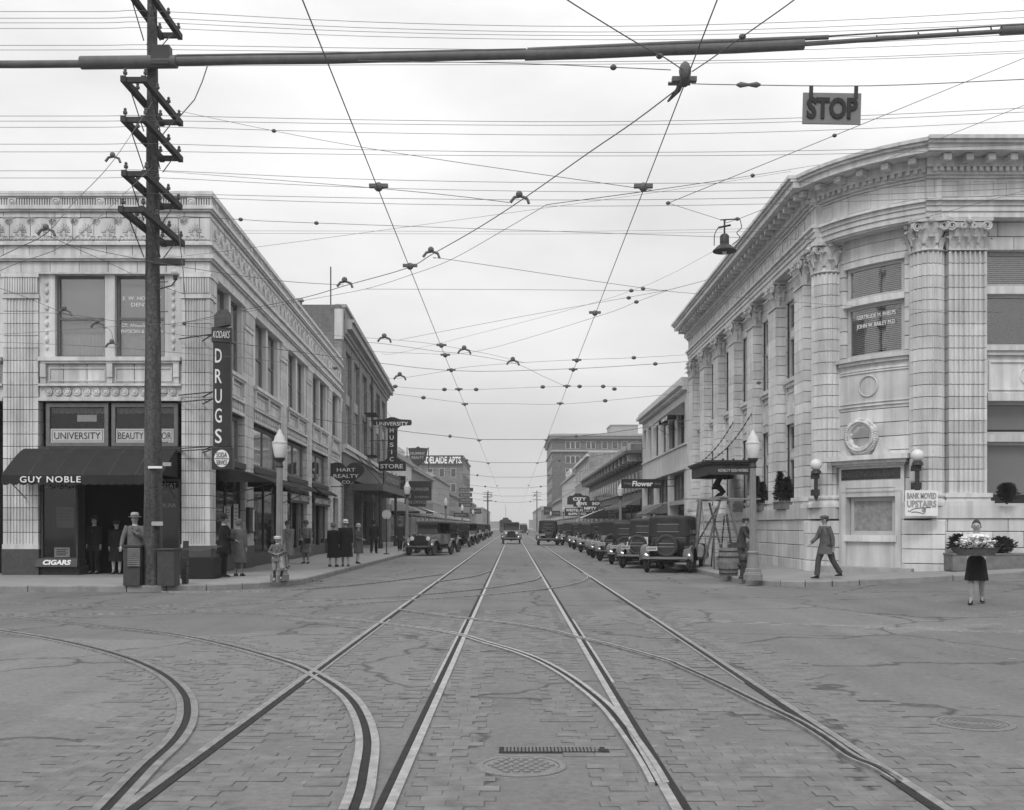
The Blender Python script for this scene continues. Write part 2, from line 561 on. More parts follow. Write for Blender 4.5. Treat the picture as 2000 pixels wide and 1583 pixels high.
z1 = lambda L: [(a / 2.857, 1080 + b / 2.857) for a, b in L]
z2 = lambda L: [(650 + a / 3.077, 1080 + b / 3.077) for a, b in L]
z3 = lambda L: [(1250 + a / 2.667, 1080 + b / 2.667) for a, b in L]
CURVES = [
    (z1([(-160, 415), (85, 452), (300, 488), (500, 532), (700, 590), (850, 652), (960, 722), (1030, 805), (1046, 880), (1036, 950), (1000, 1020), (940, 1092), (830, 1192), (700, 1330), (560, 1480)]),
     'curved rail with wide groove sweeping round the lower left corner', 0.058),
    (z1([(-160, 335), (85, 360), (300, 385), (640, 420), (860, 445), (1080, 480), (1300, 530), (1480, 580), (1640, 630), (1740, 675), (1850, 740)]) + z2([(80, 864), (140, 936), (183, 1025), (205, 1120), (205, 1200), (190, 1300), (165, 1440), (125, 1560)]),
     'curved rail crossing the outer left rail and bending towards the bottom edge', 0.058),
    (z1([(-160, 278), (85, 285), (600, 300), (1200, 325), (1700, 360), (2000, 382)]) + z2([(280, 425), (550, 460), (760, 497), (900, 540), (1100, 600), (1250, 660), (1400, 745), (1530, 840), (1640, 935), (1720, 1030), (1800, 1140), (1890, 1275), (1960, 1400)]),
     'curved rail crossing the middle and joining the inner right rail at the bottom', 0.04),
    (z2([(390, 345), (600, 375), (850, 405), (1100, 435), (1300, 470), (1450, 510), (1700, 570), (2000, 655)]) + z3([(200, 595), (400, 685), (600, 785), (800, 880), (950, 970), (1100, 1075), (1230, 1130), (1350, 1200)]),
     'pale curved rail crossing to join the outer right rail at the lower right', 0.03),
    (z1([(-160, 350), (85, 348), (560, 345), (1180, 330), (1500, 318)]) + z2([(0, 322), (440, 290), (880, 260), (1100, 240), (1330, 215), (1470, 185), (1525, 163), (1536, 146), (1505, 127)]),
     'far curved rail looping into the outer right rail beyond the crossing', 0.024),
    (z1([(800, 303), (1700, 275)]) + z2([(0, 290), (470, 262), (940, 215), (1180, 175), (1240, 155), (1256, 135)]),
     'far curved rail ending in a short hook at the inner right rail', 0.022),
    (z1([(900, 222), (1500, 218)]) + z2([(0, 210), (300, 180), (655, 133)]),
     'thin far rail running from the left kerb to the outer left rail', 0.022),
    (z2([(630, 178), (850, 145), (950, 112)]),
     'short far rail linking the two rails of the left track', 0.02),
]
CP = []
for i, (px, lab, hw) in enumerate(CURVES):
    pth = catmull([onz(x, y, 0) for x, y in px], 8)
    CP.append(pth)
    t = thing('curved_track', lab, 'track', tuple(pth[len(pth) // 2]), 'curved streetcar rails of the junction')
    z = 0.019 + 0.0025 * i
    gw = 0.03 if i < 2 else 0.024 if i < 4 else 0.016
    strip(pth, -hw - gw, -gw, -0.1, z).build('rail', steel, t)
    strip(pth, -gw, gw, -0.05, 0.0085 + 0.0005 * i).build('flangeway', groove, t)
    strip(pth, gw, hw * (0.95 if i < 3 else 0.6) + gw, -0.1, z - 0.001).build('guard_rail', steel, t)

# paving bricks between and beside the rails
import numpy as np
segs = []
for pth in CP:
    for a, b in zip(pth[:-1], pth[1:]): segs.append((a.x, a.y, b.x, b.y))
segs = np.array(segs)
def curve_dist(x, y):
    ax, ay, bx, by = segs.T
    dx, dy = bx - ax, by - ay
    t = np.clip(((x - ax) * dx + (y - ay) * dy) / (dx * dx + dy * dy + 1e-9), 0, 1)
    return float(np.min(np.hypot(x - ax - t * dx, y - ay - t * dy)))
def brick_here(x, y):
    ds = [abs(x - r) for r in RAILX]
    d = min(ds); c = curve_dist(x, y)
    if c < 0.195: return False
    for r, s in zip(RAILX, (1, -1, 1, -1)):
        if -0.15 < (x - r) * s < 0.20 : return False
    e = 0.08 * sin(y * 2.3) + 0.07 * sin(y * 5.1 + x) + random.gauss(0, 0.07)
    q = sin(x * 1.9 + 0.7) * sin(y * 1.1 + x) + 0.5 * sin(x * 3.3 - y * 2.1)
    if q > 0.6 and y < 16 and c > 0.3 and d > 0.34: return False
    if d < 0.44 + e and y < 20: return True
    if c < 0.46 + e and y < 20: return True
    if -2.2 < x < -0.7 and y < 7.6 + 6 * e: return True
    if 0.92 < x < 2.44 and y < 10.5 + 6 * e and not (1.3 < x < 2.0 and y < 6.55): return True
    if -3.1 + e < x < -2.2 and y < 9.5: return True
    if 2.44 < x < 3.25 + e and y < 14: return True
    return False
cand = []
j = 0
y = 5.2
while y < 19.5:
    x = -4.3 + (0.11 if j % 2 else 0) + random.uniform(-0.03, 0.03)
    while x < 5.2:
        if brick_here(x, y) and random.random() > 0.012: cand.append((x, y))
        x += 0.222
    y += 0.115; j += 1
cand.sort(key=lambda p: p[1] + 0.15 * abs(p[0]))
vis = [p for p in cand if p[1] > 5.7]
near = set(vis[:300])
paving = struct(link('brick_paving', None, None, (0, 10, 0)))
BM = []
for k in range(4):
    m_ = MB(); b = 0.004
    dx, dy = 0.2216 - 0.0006 * k, 0.1140 - 0.0013 * k
    m_.loft([[(-dx / 2, -dy / 2, -0.05), (dx / 2, -dy / 2, -0.05), (dx / 2, dy / 2, -0.05), (-dx / 2, dy / 2, -0.05)],
             [(-dx / 2, -dy / 2, -b), (dx / 2, -dy / 2, -b), (dx / 2, dy / 2, -b), (-dx / 2, dy / 2, -b)],
             [(-dx / 2 + b, -dy / 2 + b, 0), (dx / 2 - b, -dy / 2 + b, 0), (dx / 2 - b, dy / 2 - b, 0), (-dx / 2 + b, dy / 2 - b, 0)]])
    BM.append(m_)
BME = [m_.mesh('brick', brickm) for m_ in BM]
rest = MB(); bedm = MB()
for (x, y) in cand:
    zz = gz(x) + random.uniform(0.0055, 0.0068)
    k = random.randrange(4); rz = random.gauss(0, 0.02)
    bedm.add([(x - 0.118, y - 0.058, gz(x) + 0.0035), (x + 0.118, y - 0.058, gz(x) + 0.0035), (x + 0.118, y + 0.058, gz(x) + 0.0035), (x - 0.118, y + 0.058, gz(x) + 0.0035)], [(0, 1, 2, 3)]) if False else None
    if (x, y) in near:
        o = link('brick', BME[k], paving, (x, y, zz))
        o.rotation_euler = (random.gauss(0, 0.012), random.gauss(0, 0.008), rz)
    else:
        c, s = cos(rz), sin(rz)
        rest.add([(x + c * p[0] - s * p[1], y + s * p[0] + c * p[1], zz + p[2]) for p in BM[k].v], BM[k].f)
ro = rest.build('brick_field', mat('paving_brick_far', 0.15, 0.85, 0.3, 5, 0.4, 60), paving)
ro['kind'] = 'stuff'
# dark joint bed: merged cells, one row strip per run of bricks
rows = {}
for (x, y) in cand: rows.setdefault(round(y, 3), []).append(x)
for y, xl in rows.items():
    xl.sort(); run = [xl[0]]
    for a in xl[1:] + [1e9]:
        if a - run[-1] > 0.25:
            x0, x1 = run[0] - 0.113, run[-1] + 0.113
            bedm.add([(x0, y - 0.0575, gz(x0) + 0.0035), (x1, y - 0.0575, gz(x1) + 0.0035), (x1, y + 0.0575, gz(x1) + 0.0035), (x0, y + 0.0575, gz(x0) + 0.0035)], [(0, 1, 2, 3)])
            run = [a]
        else: run.append(a)
bedm.build('joint_bed', bed, paving)['kind'] = 'stuff'

# manholes
def manhole(p, r, label, bosses):
    t = thing('manhole_cover', label, 'manhole cover', (p.x, p.y, 0))
    z = gz(p.x)
    MB().lathe([(r * 0.9, -0.03), (r * 0.9, 0.008 + z), (r, 0.012 + z), (r * 1.06, 0.006 + z), (r * 1.06, -0.03)], 40, (p.x, p.y, 0), False).build('rim', castiron, t)
    MB().lathe([(0.001, 0.006 + z), (r * 0.88, 0.006 + z), (r * 0.88, -0.03)], 40, (p.x, p.y, 0), False).build('lid', castiron, t)
    m_ = MB()
    if bosses:
        s = 0.066
        for i in range(-4, 5):
            for j in range(-4, 5):
                x = (i + (0.5 if j % 2 else 0)) * s; y = j * s * 0.9
                if hypot(x, y) < r * 0.8: m_.lathe([(0.026, 0.006), (0.024, 0.016), (0.012, 0.018)], 8, (p.x + x, p.y + y, z))
    else:
        for k in range(5):
            q = r * (0.2 + 0.14 * k)
            m_.lathe([(q, 0.006), (q, 0.011), (q + 0.02, 0.011), (q + 0.02, 0.006)], 28, (p.x, p.y, z), False)
    m_.build('tread_pattern', castiron, t)
manhole(onz(1018, 1497), 0.285, 'round studded manhole cover at the bottom centre between the tracks', True)
manhole(onz(1900, 1414), 0.30, 'round flat ringed manhole cover at the lower right', False)
p = onz(1090, 1466)
t = thing('switch_box', 'narrow patterned metal switch cover set in the paving behind the studded manhole', 'cover plate', tuple(p))
MB().box(p.x - 0.42, p.x + 0.36, p.y - 0.10, p.y + 0.09, -0.03, 0.006).build('frame', groove, t)
m_ = MB()
for i in range(26):
    for j in range(4): m_.box(p.x - 0.385 + i * 0.026, p.x - 0.369 + i * 0.026, p.y - 0.07 + j * 0.036, p.y - 0.05 + j * 0.036, 0.005, 0.013)
m_.build('stud_pattern', castiron, t)
MB().box(p.x + 0.30, p.x + 0.335, p.y - 0.085, p.y + 0.075, 0.004, 0.010).build('slot', groove, t)
# a sunk dark hollow and worn paint
m_ = MB()
c = onz(1700, 1373)
ring = [(c.x + (0.24 + 0.05 * sin(3 * a)) * cos(a) - 0.05 * sin(a), c.y + (0.10 + 0.03 * sin(2 * a)) * sin(a)) for a in [2 * pi * k / 24 for k in range(24)]]
m_.add([(x, y, 0.004) for x, y in ring], [tuple(range(24))])
tag(m_.build('pothole_patch', mat('wet_tar', 0.05, 0.6, 0.4, 9)), 'small dark tar-filled hollow in the pavement on the right', 'pothole')

def worn_paint():
    m = mat('worn_paint', 0.42, 0.9, 0.15, 6)
    t = m.node_tree
    b = t.nodes['Principled BSDF']
    geo = t.nodes.new('ShaderNodeNewGeometry')
    n = t.nodes.new('ShaderNodeTexNoise'); n.inputs['Scale'].default_value = 5; n.inputs['Detail'].default_value = 9; n.inputs['Roughness'].default_value = 0.8
    t.links.new(geo.outputs['Position'], n.inputs['Vector'])
    r = t.nodes.new('ShaderNodeMapRange'); r.inputs[1].default_value = 0.46; r.inputs[2].default_value = 0.62
    r.inputs[3].default_value = 0; r.inputs[4].default_value = 0.6
    t.links.new(n.outputs[0], r.inputs[0])
    t.links.new(r.outputs[0], b.inputs['Alpha'])
    return m
wp = worn_paint()
for i, (pts, wd, lab) in enumerate([
    ([(1330, 1211), (1450, 1217), (1600, 1222), (1800, 1229), (2040, 1240)], 0.34, 'worn white crosswalk line nearest the parked cars, crossing the right side'),
    ([(1820, 1243), (1870, 1264), (1930, 1280), (2040, 1296)], 0.16, 'short worn white line slanting off to the right edge'),
    ([(1150, 1204), (1270, 1208), (1340, 1212)], 0.12, 'faint worn white line between the right rails'),
    ([(1830, 1197), (1900, 1203), (2040, 1204)], 0.08, 'thin worn white line near the flower carrier')]):
    pth = catmull([onz(x, y, 0) for x, y in pts], 6)
    m_ = MB()
    rings = []
    for q, pnt in enumerate(pth):
        w_ = wd * (0.7 + 0.3 * sin(q * 1.7))
        rings.append([(pnt.x, pnt.y - w_, gz(pnt.x) + 0.0045), (pnt.x, pnt.y + w_, gz(pnt.x) + 0.0045)])
    m_.loft(rings, cap=False, closed=False)
    tag(m_.build('crosswalk_line', wp), lab, 'road marking', 'worn white lines on the pavement')
# ---------------------------------------------------------------- windows and awnings
def window(W, u0, u1, z0, z1, parent, rec=0.22, split=None, fr=woodf, gl=None, behind=None, fw=0.075, mull=0, n=None, name='window'):
    """one window: frame > panes, meeting rail, blind"""
    gl = gl or glass
    m_ = MB()
    d0, d1 = -rec - 0.05, -rec + 0.05
    W.box(m_, u0, u0 + fw, d0, d1, z0, z1); W.box(m_, u1 - fw, u1, d0, d1, z0, z1)
    W.box(m_, u0 + fw, u1 - fw, d0, d1 - 0.004, z0, z0 + fw, n); W.box(m_, u0 + fw, u1 - fw, d0, d1 - 0.004, z1 - fw, z1, n)
    o = m_.build(name, fr, parent)
    cols = [u0 + fw + (u1 - u0 - 2 * fw) * i / (mull + 1) for i in range(mull + 2)]
    rows = [z0 + fw] + ([split] if split else []) + [z1 - fw]
    for a, b in zip(cols[:-1], cols[1:]):
        for c, d in zip(rows[:-1], rows[1:]):
            W.part('pane', gl, o, a + 0.012, b - 0.012, -rec - 0.012, -rec, c + 0.012, d - 0.012, n)
    for a in cols[1:-1]: W.part('mullion', fr, o, a - 0.03, a + 0.03, -rec - 0.04, -rec + 0.04, z0 + fw, z1 - fw)
    if split: W.part('meeting_rail', fr, o, u0 + fw, u1 - fw, -rec - 0.045, -rec + 0.042, split - 0.035, split + 0.035, n)
    if behind:
        zt = z1 - fw; zb = z0 + fw
        db = -rec - 0.10
        if behind == 'shade_curtain':
            W.part('roller_blind', shade, o, u0 + fw, u1 - fw, db - 0.01, db, zb + (zt - zb) * 0.3, zt)
            m2 = MB(); k = 24
            rings = []
            for i in range(k + 1):
                u = u0 + fw + (u1 - u0 - 2 * fw) * i / k
                rings.append([W.p(u, db - 0.05 + 0.02 * (i % 2), zb), W.p(u, db - 0.05 + 0.02 * (i % 2), zb + (zt - zb) * 0.31)])
            m2.loft(rings, False, False).build('curtain', curtain, o)
        elif behind == 'venetian':
            k = int((zt - zb) / 0.055)
            m2 = MB()
            for i in range(k):
                z = zb + (i + 0.5) * (zt - zb) / k
                W.box(m2, u0 + fw, u1 - fw, db - 0.03, db, z - 0.003, z + 0.02, n)
            q = m2.build('venetian_blind', shade, o); q['kind'] = 'stuff'
        else:
            fz = behind if isinstance(behind, float) else 0.5
            W.part('roller_blind', shade, o, u0 + fw, u1 - fw, db - 0.01, db, zt - (zt - zb) * fz, zt, n)
    return o

def awning(W, u0, u1, zt, zb, proj, label, val=0.22, m=None, scal=True, stripes=0, seams=6, cat='awning', name='awning'):
    """sloping canvas awning with sides, scalloped valance and iron arms"""
    m = m or canvas
    c = W.p((u0 + u1) / 2, 0, zb)
    t = thing(name, label, cat, tuple(c))
    k = max(seams, 1)
    top = MB()
    rings = []
    for i in range(k * 4 + 1):
        u = u0 + (u1 - u0) * i / (k * 4)
        s_ = 0.035 * (1 - abs(2 * ((i % 4) / 4.0) - 1))
        prof = []
        for q in range(7):
            f = q / 6
            prof.append(W.p(u, 0.03 + proj * f, zt + (zb - zt) * (f ** 1.25) - s_ * sin(pi * f)))
        rings.append(prof)
    if not stripes:
        top.loft(rings, False, False).build('canopy', m, t, True)
    else:
        ns = stripes
        for par, mm, nm in ((0, m, 'dark_stripes'), (1, signw, 'pale_stripes')):
            tm = MB()
            for i in range(par, ns, 2):
                a = u0 + (u1 - u0) * i / ns; b = u0 + (u1 - u0) * (i + 1) / ns
                tm.loft([[W.p(u, 0.03, zt), W.p(u, proj, zb), W.p(u, proj + 0.01, zb - val)] for u in (a, b)], False, False)
            tm.build(nm, mm, t)
    for u in (u0, u1):
        ps = [W.p(u, 0.03 + proj * q / 6, zt + (zb - zt) * ((q / 6) ** 1.25)) for q in range(7)] + [W.p(u, 0.03, zb)]
        MB().add(ps, [tuple(range(8))]).build('side_flap', m, t)
    if not stripes:
        v = MB(); rr = []
        K = int((u1 - u0) / 0.05)
        for i in range(K + 1):
            u = u0 + (u1 - u0) * i / K
            drop = val + (0.05 * abs(sin(pi * i / 5)) if scal else 0)
            rr.append([W.p(u, proj + 0.03, zb), W.p(u, proj + 0.035, zb - drop)])
        v.loft(rr, False, False).build('valance', m, t)
        for i in range(1, k):
            u = u0 + (u1 - u0) * i / k
            MB().tube([Vector(W.p(u, 0.03 + proj * q / 6, zt + (zb - zt) * ((q / 6) ** 1.25) + 0.006)) for q in range(7)], 0.008, 4).build('seam', mat('seam_thread', 0.10, 0.9), t)
    ar = MB()
    for u in (u0 + 0.05, u1 - 0.05):
        ar.tube([W.p(u, 0.0, zb - val - 0.4), W.p(u, proj, zb)], 0.015, 5)
    ar.tube([W.p(u0, proj, zb), W.p(u1, proj, zb)], 0.015, 5)
    ar.build('frame_arm', iron, t)
    return t

def fluted_section(wd, dp, nf, side=True, fl=0.035, mar=0.1):
    """rectangular pilaster section, front (-y) and both flanks fluted; x along, y from 0 to -dp"""
    pts = [(-wd / 2, 0.0)]
    if side: pts += [(-wd / 2, -dp)]
    else: pts += [(-wd / 2, -dp)]
    x0, x1 = -wd / 2 + mar, wd / 2 - mar
    s_ = (x1 - x0) / nf
    for i in range(nf):
        a = x0 + s_ * i
        pts += [(a + s_ * 0.12, -dp), (a + s_ * 0.3, -dp + fl), (a + s_ * 0.7, -dp + fl), (a + s_ * 0.88, -dp)]
    pts += [(wd / 2, -dp), (wd / 2, 0.0)]
    return pts

# ---------------------------------------------------------------- corner building on the left
XL, YL, YE = -9.0, 30.4, 53.75
LF = Wall(lambda u, d, z: (u, YL - d, z))
KS = 0.0385                                     # the left frontage turns slightly away from the track line
def left_p(u, d, z):
    t_ = 9.0 * (u - YL) / (9.0 - KS * u)
    return (XL - KS * t_ + d, YL + t_ + KS * d, z)
LS = Wall(left_p)
LDIR = (-KS, 1, 0)
lb = thing('corner_building', 'white terracotta two-storey corner building with palmette frieze, left of the street', 'building', (-14, 42, 0.15))
mbx = MB().prism([(-26, YL + 1.0), (XL - 1.0, YL + 1.0), left_p(YE - 0.05, -1.0, 0)[:2], (-26, 60.6)], 0.16, 11.15)
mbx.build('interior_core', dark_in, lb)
MB().prism([(-26, YL + 0.3), (XL - 0.3, YL + 0.3), left_p(YE - 0.06, -0.3, 0)[:2], (-26, 60.6)], 11.16, 11.22).build('roof', mat('tar_roof', 0.05), lb)
def ring_band(name, z0, z1, p, m, thick=0.5):
    return MB().prism([(-26, YL - p), (XL + p, YL - p), left_p(YE - 0.002 * p, p, 0)[:2], left_p(YE - 0.002 * p, -thick, 0)[:2], (XL - thick, YL + thick), (-26, YL + thick)], z0, z1).build(name, m, lb)
# backing behind tiles, then mouldings
ring_band('parapet_backing', 9.10, 11.38, -0.03, mortar)
ring_band('coping', 11.38, 11.52, 0.10, terra)
ring_band('coping_lip', 11.33, 11.38, 0.05, terra)
ring_band('upper_cornice', 10.99, 11.10, 0.12, terra)
ring_band('upper_fillet', 10.93, 10.99, 0.07, terra)
ring_band('frieze_ledge', 9.93, 10.02, 0.09, terra)
ring_band('main_cornice', 9.52, 9.62, 0.14, terra)
ring_band('main_fillet', 9.46, 9.52, 0.08, terra)
ring_band('window_head', 9.08, 9.13, 0.06, terra)
# ribbed band under the coping with square rosette tiles
rib = MB()
u = -15.6
while u < XL + 0.0:
    LF.box(rib, u, u + 0.045, -0.03, 0.035, 11.11, 11.32); u += 0.075
v = YL + 0.06
while v < YE:
    LS.box(rib, v, v + 0.05, -0.03, 0.035, 11.11, 11.32); v += 0.085
q = rib.build('ribbed_band', terra, lb); q['kind'] = 'stuff'
def rosette_mesh(r, sq=False):
    m_ = MB()
    if sq:
        m_.box(-r * 1.15, r * 1.15, -0.02, 0.03, -r * 1.15, r * 1.15)
    rings = []
    K = 18
    for rr, dd in ((r, 0.0), (r, -0.05), (r * 0.82, -0.055), (r * 0.74, -0.03), (r * 0.6, -0.03), (r * 0.5, -0.055), (r * 0.2, -0.06), (0.001, -0.075)):
        rings.append([((rr * (1 - 0.16 * (rr < r * 0.7) * (k % 3 == 0))) * cos(2 * pi * k / K), dd, rr * (1 - 0.16 * (rr < r * 0.7) * (k % 3 == 0)) * sin(2 * pi * k / K)) for k in range(K)])
    m_.loft(rings)
    return m_.mesh('rosette', terra)
rosm = rosette_mesh(0.115); sqm = rosette_mesh(0.10, True)
for u in (-14.85, -13.55, -12.25, -10.95, -9.55): LF.piece('rosette_tile', sqm, lb, u, 0.03, 11.215)
for i in range(17): LS.piece('rosette_tile', sqm, lb, 30.95 + i * 1.38, 0.03, 11.215)
# tile courses
for z0, z1, L, sh in ((10.76, 10.93, 0.75, 0), (10.02, 10.09, 0.75, 0.5), (9.62, 9.93, 0.75, 0), (9.13, 9.46, 0.9, 0.5)):
    LF.course(lb, -15.9, XL - 0.001, z0, z1, -0.2, 0.0, L, terra, sh, name='tile')
    LS.course(lb, YL + 0.002, YE, z0, z1, -0.2, 0.0, L, terra, sh, name='tile')
# palmette frieze: plain tiles with raised palmettes
LF.course(lb, -15.9, XL - 0.001, 10.09, 10.76, -0.2, -0.012, 0.65, terra, 0.5, name='frieze_tile')
LS.course(lb, YL + 0.002, YE, 10.09, 10.76, -0.2, -0.012, 0.66, terra, 0.5, name='frieze_tile')
def palmette_mesh(sc=1.0, flip=1):
    m_ = MB()
    def leaf(a, L, wd):
        c, s_ = cos(a), sin(a)
        pts = []
        for f, wf in ((0.25, 0.35), (0.55, 1.0), (0.85, 0.9), (1.0, 0.1)):
            pts.append((f * L, wf * wd))
        rings = []
        for f, wv in pts:
            cx, cz = f * s_, f * c
            rings.append([((cx + wv * c) * sc, 0.012, (cz - wv * s_) * sc * flip), (cx * sc, -0.018, cz * sc * flip), ((cx - wv * c) * sc, 0.012, (cz + wv * s_) * sc * flip)])
        m_.loft(rings, False, False)
    for i in range(-4, 5): leaf(i * 0.36, 0.30 - 0.022 * abs(i), 0.026)
    for s_ in (-1, 1):
        m_.tube([(s_ * (0.08 + 0.055 * (1 - k / 14) * cos(k * 0.55)) * sc, -0.012, (-0.08 + 0.055 * (1 - k / 14) * sin(k * 0.55)) * sc * flip) for k in range(12)], 0.013, 4)
        m_.tube([(s_ * 0.16 * sc, -0.01, -0.13 * sc * flip), (s_ * 0.23 * sc, -0.01, -0.10 * sc * flip), (s_ * 0.30 * sc, -0.01, -0.13 * sc * flip)], 0.014, 4)
    return m_.mesh('palmette', terra)
palm = palmette_mesh(0.95); pend = palmette_mesh(0.55, -1)
for k in range(10):
    LF.piece('palmette', palm, lb, -15.3 + k * 0.65, 0.0, 10.32)
    if k < 9: LF.piece('pendant_palmette', pend, lb, -14.975 + k * 0.65, 0.0, 10.70)
for k in range(34):
    LS.piece('palmette', palm, lb, 31.0 + k * 0.67, 0.0, 10.32)
    LS.piece('pendant_palmette', pend, lb, 31.33 + k * 0.67, 0.0, 10.70)
wv = MB()
for i in range(120):
    u = -15.7 + i * 0.055
    wv.box(u, u + 0.03, YL - 0.02, YL + 0.03, 10.10 + 0.02 * (i % 2), 10.14 + 0.02 * (i % 2))
wv.build('wave_moulding', terra, lb)['kind'] = 'stuff'

def pier(W, uc, wd, dp, parent, z0, z1, nf, m, n_course, cap=True):
    """fluted pier of stacked blocks on a dark granite foot"""
    sec = fluted_section(W.length(uc - wd / 2, uc + wd / 2), dp + 0.35, nf)
    h = (z1 - z0) / n_course
    mm = MB(); mm.prism(sec, 0, h - 0.018)
    me = mm.mesh('pier_block', m)
    for i in range(n_course):
        W.piece('pier_block', me, parent, uc, -0.35, z0 + i * h)
    W.part('plinth', tilem, parent, uc - wd / 2 - 0.03, uc + wd / 2 + 0.03, -0.35, dp + 0.03, 0.1, z0 - 0.14)
    W.part('pier_foot', m, parent, uc - wd / 2 - 0.02, uc + wd / 2 + 0.02, -0.35, dp + 0.02, z0 - 0.14, z0)
    if cap:
        W.part('pier_capital', m, parent, uc - wd / 2 - 0.03, uc + wd / 2 + 0.03, -0.35, dp + 0.03, z1, z1 + 0.12)
        rb = MB()
        k = int(wd / 0.07)
        for i in range(k):
            a = uc - wd / 2 + wd * i / k
            W.box(rb, a + 0.01, a + wd / k - 0.01, -0.3, dp + 0.045, z1 + 0.16, z1 + 0.62)
        rb.build('capital_reeding', m, parent)
        W.part('capital_neck', m, parent, uc - wd / 2, uc + wd / 2, -0.35, dp + 0.005, z1 + 0.12, z1 + 0.62)
        W.part('capital_slab', m, parent, uc - wd / 2 - 0.04, uc + wd / 2 + 0.04, -0.35, dp + 0.07, z1 + 0.62, z1 + 0.72)
pier(LF, -9.0 - 0.42, 0.84, 0.0, lb, 1.06, 8.36, 8, terra, 20)
pier(LF, -14.62, 1.04, 0.0, lb, 1.06, 8.36, 9, terra, 20)
pier(LF, -20.0, 1.04, 0.0, lb, 1.06, 8.36, 9, terra, 20)
SP = [(30.75 + 0.35, 0.0), (34.95, 1.15), (40.3, 1.05), (45.3, 1.05), (50.3, 0.95), (53.5, 0.5)]
pier(LS, 30.8, 0.5, -0.015, lb, 1.06, 8.36, 4, terra, 20)
for uc, wd in SP[1:]: pier(LS, uc, wd, 0.0, lb, 1.06, 8.36, 6 if wd > 0.6 else 3, terra, 20)

def bay(W, u0, u1, wins, parent, motif):
    """upper windows, spandrel with brackets and ornament row, lintel"""
    dF = -0.06
    W.part('window_apron', mortar, parent, u0, u1, -0.5, dF - 0.02, 5.3, 6.45)
    W.part('sill', terra, parent, u0 + 0.02, u1 - 0.02, -0.4, 0.10, 6.50, 6.62)
    W.part('sill_fillet', terra, parent, u0 + 0.06, u1 - 0.06, -0.4, 0.05, 6.43, 6.50)
    W.course(parent, u0 + 0.01, u1 - 0.01, 5.83, 6.43, -0.3, dF, 0.75, terra, 0, name='spandrel_tile')
    n = max(1, len(wins))
    pw = (u1 - u0 - 0.3) / n
    for i in range(n):
        a = u0 + 0.15 + pw * i + 0.14; b = a + pw - 0.28
        fm = MB()
        W.box(fm, a, b, dF - 0.02, dF + 0.035, 6.28, 6.32); W.box(fm, a, b, dF - 0.02, dF + 0.035, 5.90, 5.94)
        W.box(fm, a, a + 0.04, dF - 0.02, dF + 0.034, 5.94, 6.28); W.box(fm, b - 0.04, b, dF - 0.02, dF + 0.034, 5.94, 6.28)
        fm.build('spandrel_panel', terra, parent)
    for i in range(n + 1):
        uc = u0 + 0.15 + pw * i
        uc = min(max(uc, u0 + 0.14), u1 - 0.14)
        bk = MB()
        W.box(bk, uc - 0.085, uc + 0.085, -0.1, 0.06, 6.02, 6.42)
        W.box(bk, uc - 0.07, uc + 0.07, -0.1, 0.02, 5.84, 6.02)
        bk.build('bracket', terra, parent)
    W.part('ornament_ledge', terra, parent, u0 + 0.01, u1 - 0.01, -0.4, 0.05, 5.76, 5.83)
    W.part('ornament_band', terra, parent, u0 + 0.01, u1 - 0.01, -0.4, dF, 5.43, 5.76)
    W.part('lintel', terra, parent, u0 + 0.01, u1 - 0.01, -0.4, 0.03, 5.32, 5.43)
    k = int((u1 - u0 - 0.2) / 0.283)
    for i in range(k):
        uc = (u0 + u1) / 2 + (i - (k - 1) / 2) * 0.283
        W.piece('rosette', rosm, parent, uc, dF + 0.005, 5.595)
    # windows
    for a, b in wins:
        window(W, a, b, 6.62, 9.08, parent, 0.26, 7.80, woodf, glass, 'shade_curtain' if motif else 0.25)
    ed = sorted([u0] + [x for ab in wins for x in ab] + [u1])
    for a, b in zip(ed[::2], ed[1::2]):
        if b - a > 0.05: W.part('window_jamb', terra, parent, a + 0.004, b - 0.004, -0.4, -0.05, 6.62, 9.08)
bay(LF, -14.09, -9.84, [(-13.62, -12.14), (-11.84, -10.36)], lb, True)
bay(LF, -19.4, -15.15, [(-19, -17.4), (-17.1, -15.6)], lb, True)
side_bays = [(31.06, 34.37, [(31.3, 32.6), (32.85, 34.15)]), (35.53, 39.77, [(35.95, 37.5), (37.8, 39.35)]),
             (40.83, 44.77, [(41.2, 42.65), (42.95, 44.4)]), (45.83, 49.82, [(46.2, 47.7), (47.95, 49.45)]), (50.78, 53.24, [(51.2, 52.8)])]
for a, b, wins in side_bays: bay(LS, a, b, wins, lb, False)
for s_, z, wd, ux in (('E. W. HOLWAY', 8.42, 1.15, -11.1), ('DENTIST', 8.23, 0.75, -11.05), ('DR. ANGUS W. MAY', 7.62, 1.2, -11.1), ('PHYSICIAN & SURGEON', 7.43, 1.25, -11.1)):
    text(s_, 0.11, (ux, YL + 0.25, z), (1, 0, 0), (0, 0, 1), letw, lb, 'window_lettering', width=wd)
# ornamental strips beside the front windows
for u in (-13.86, -10.1):
    om = MB()
    for k in range(9):
        om.ball((u, YL - (-0.04), 6.9 + k * 0.24), 0.05 + 0.015 * (k % 2), 8, 5, 1.5)
    om.build('leaf_strip', terra, lb)
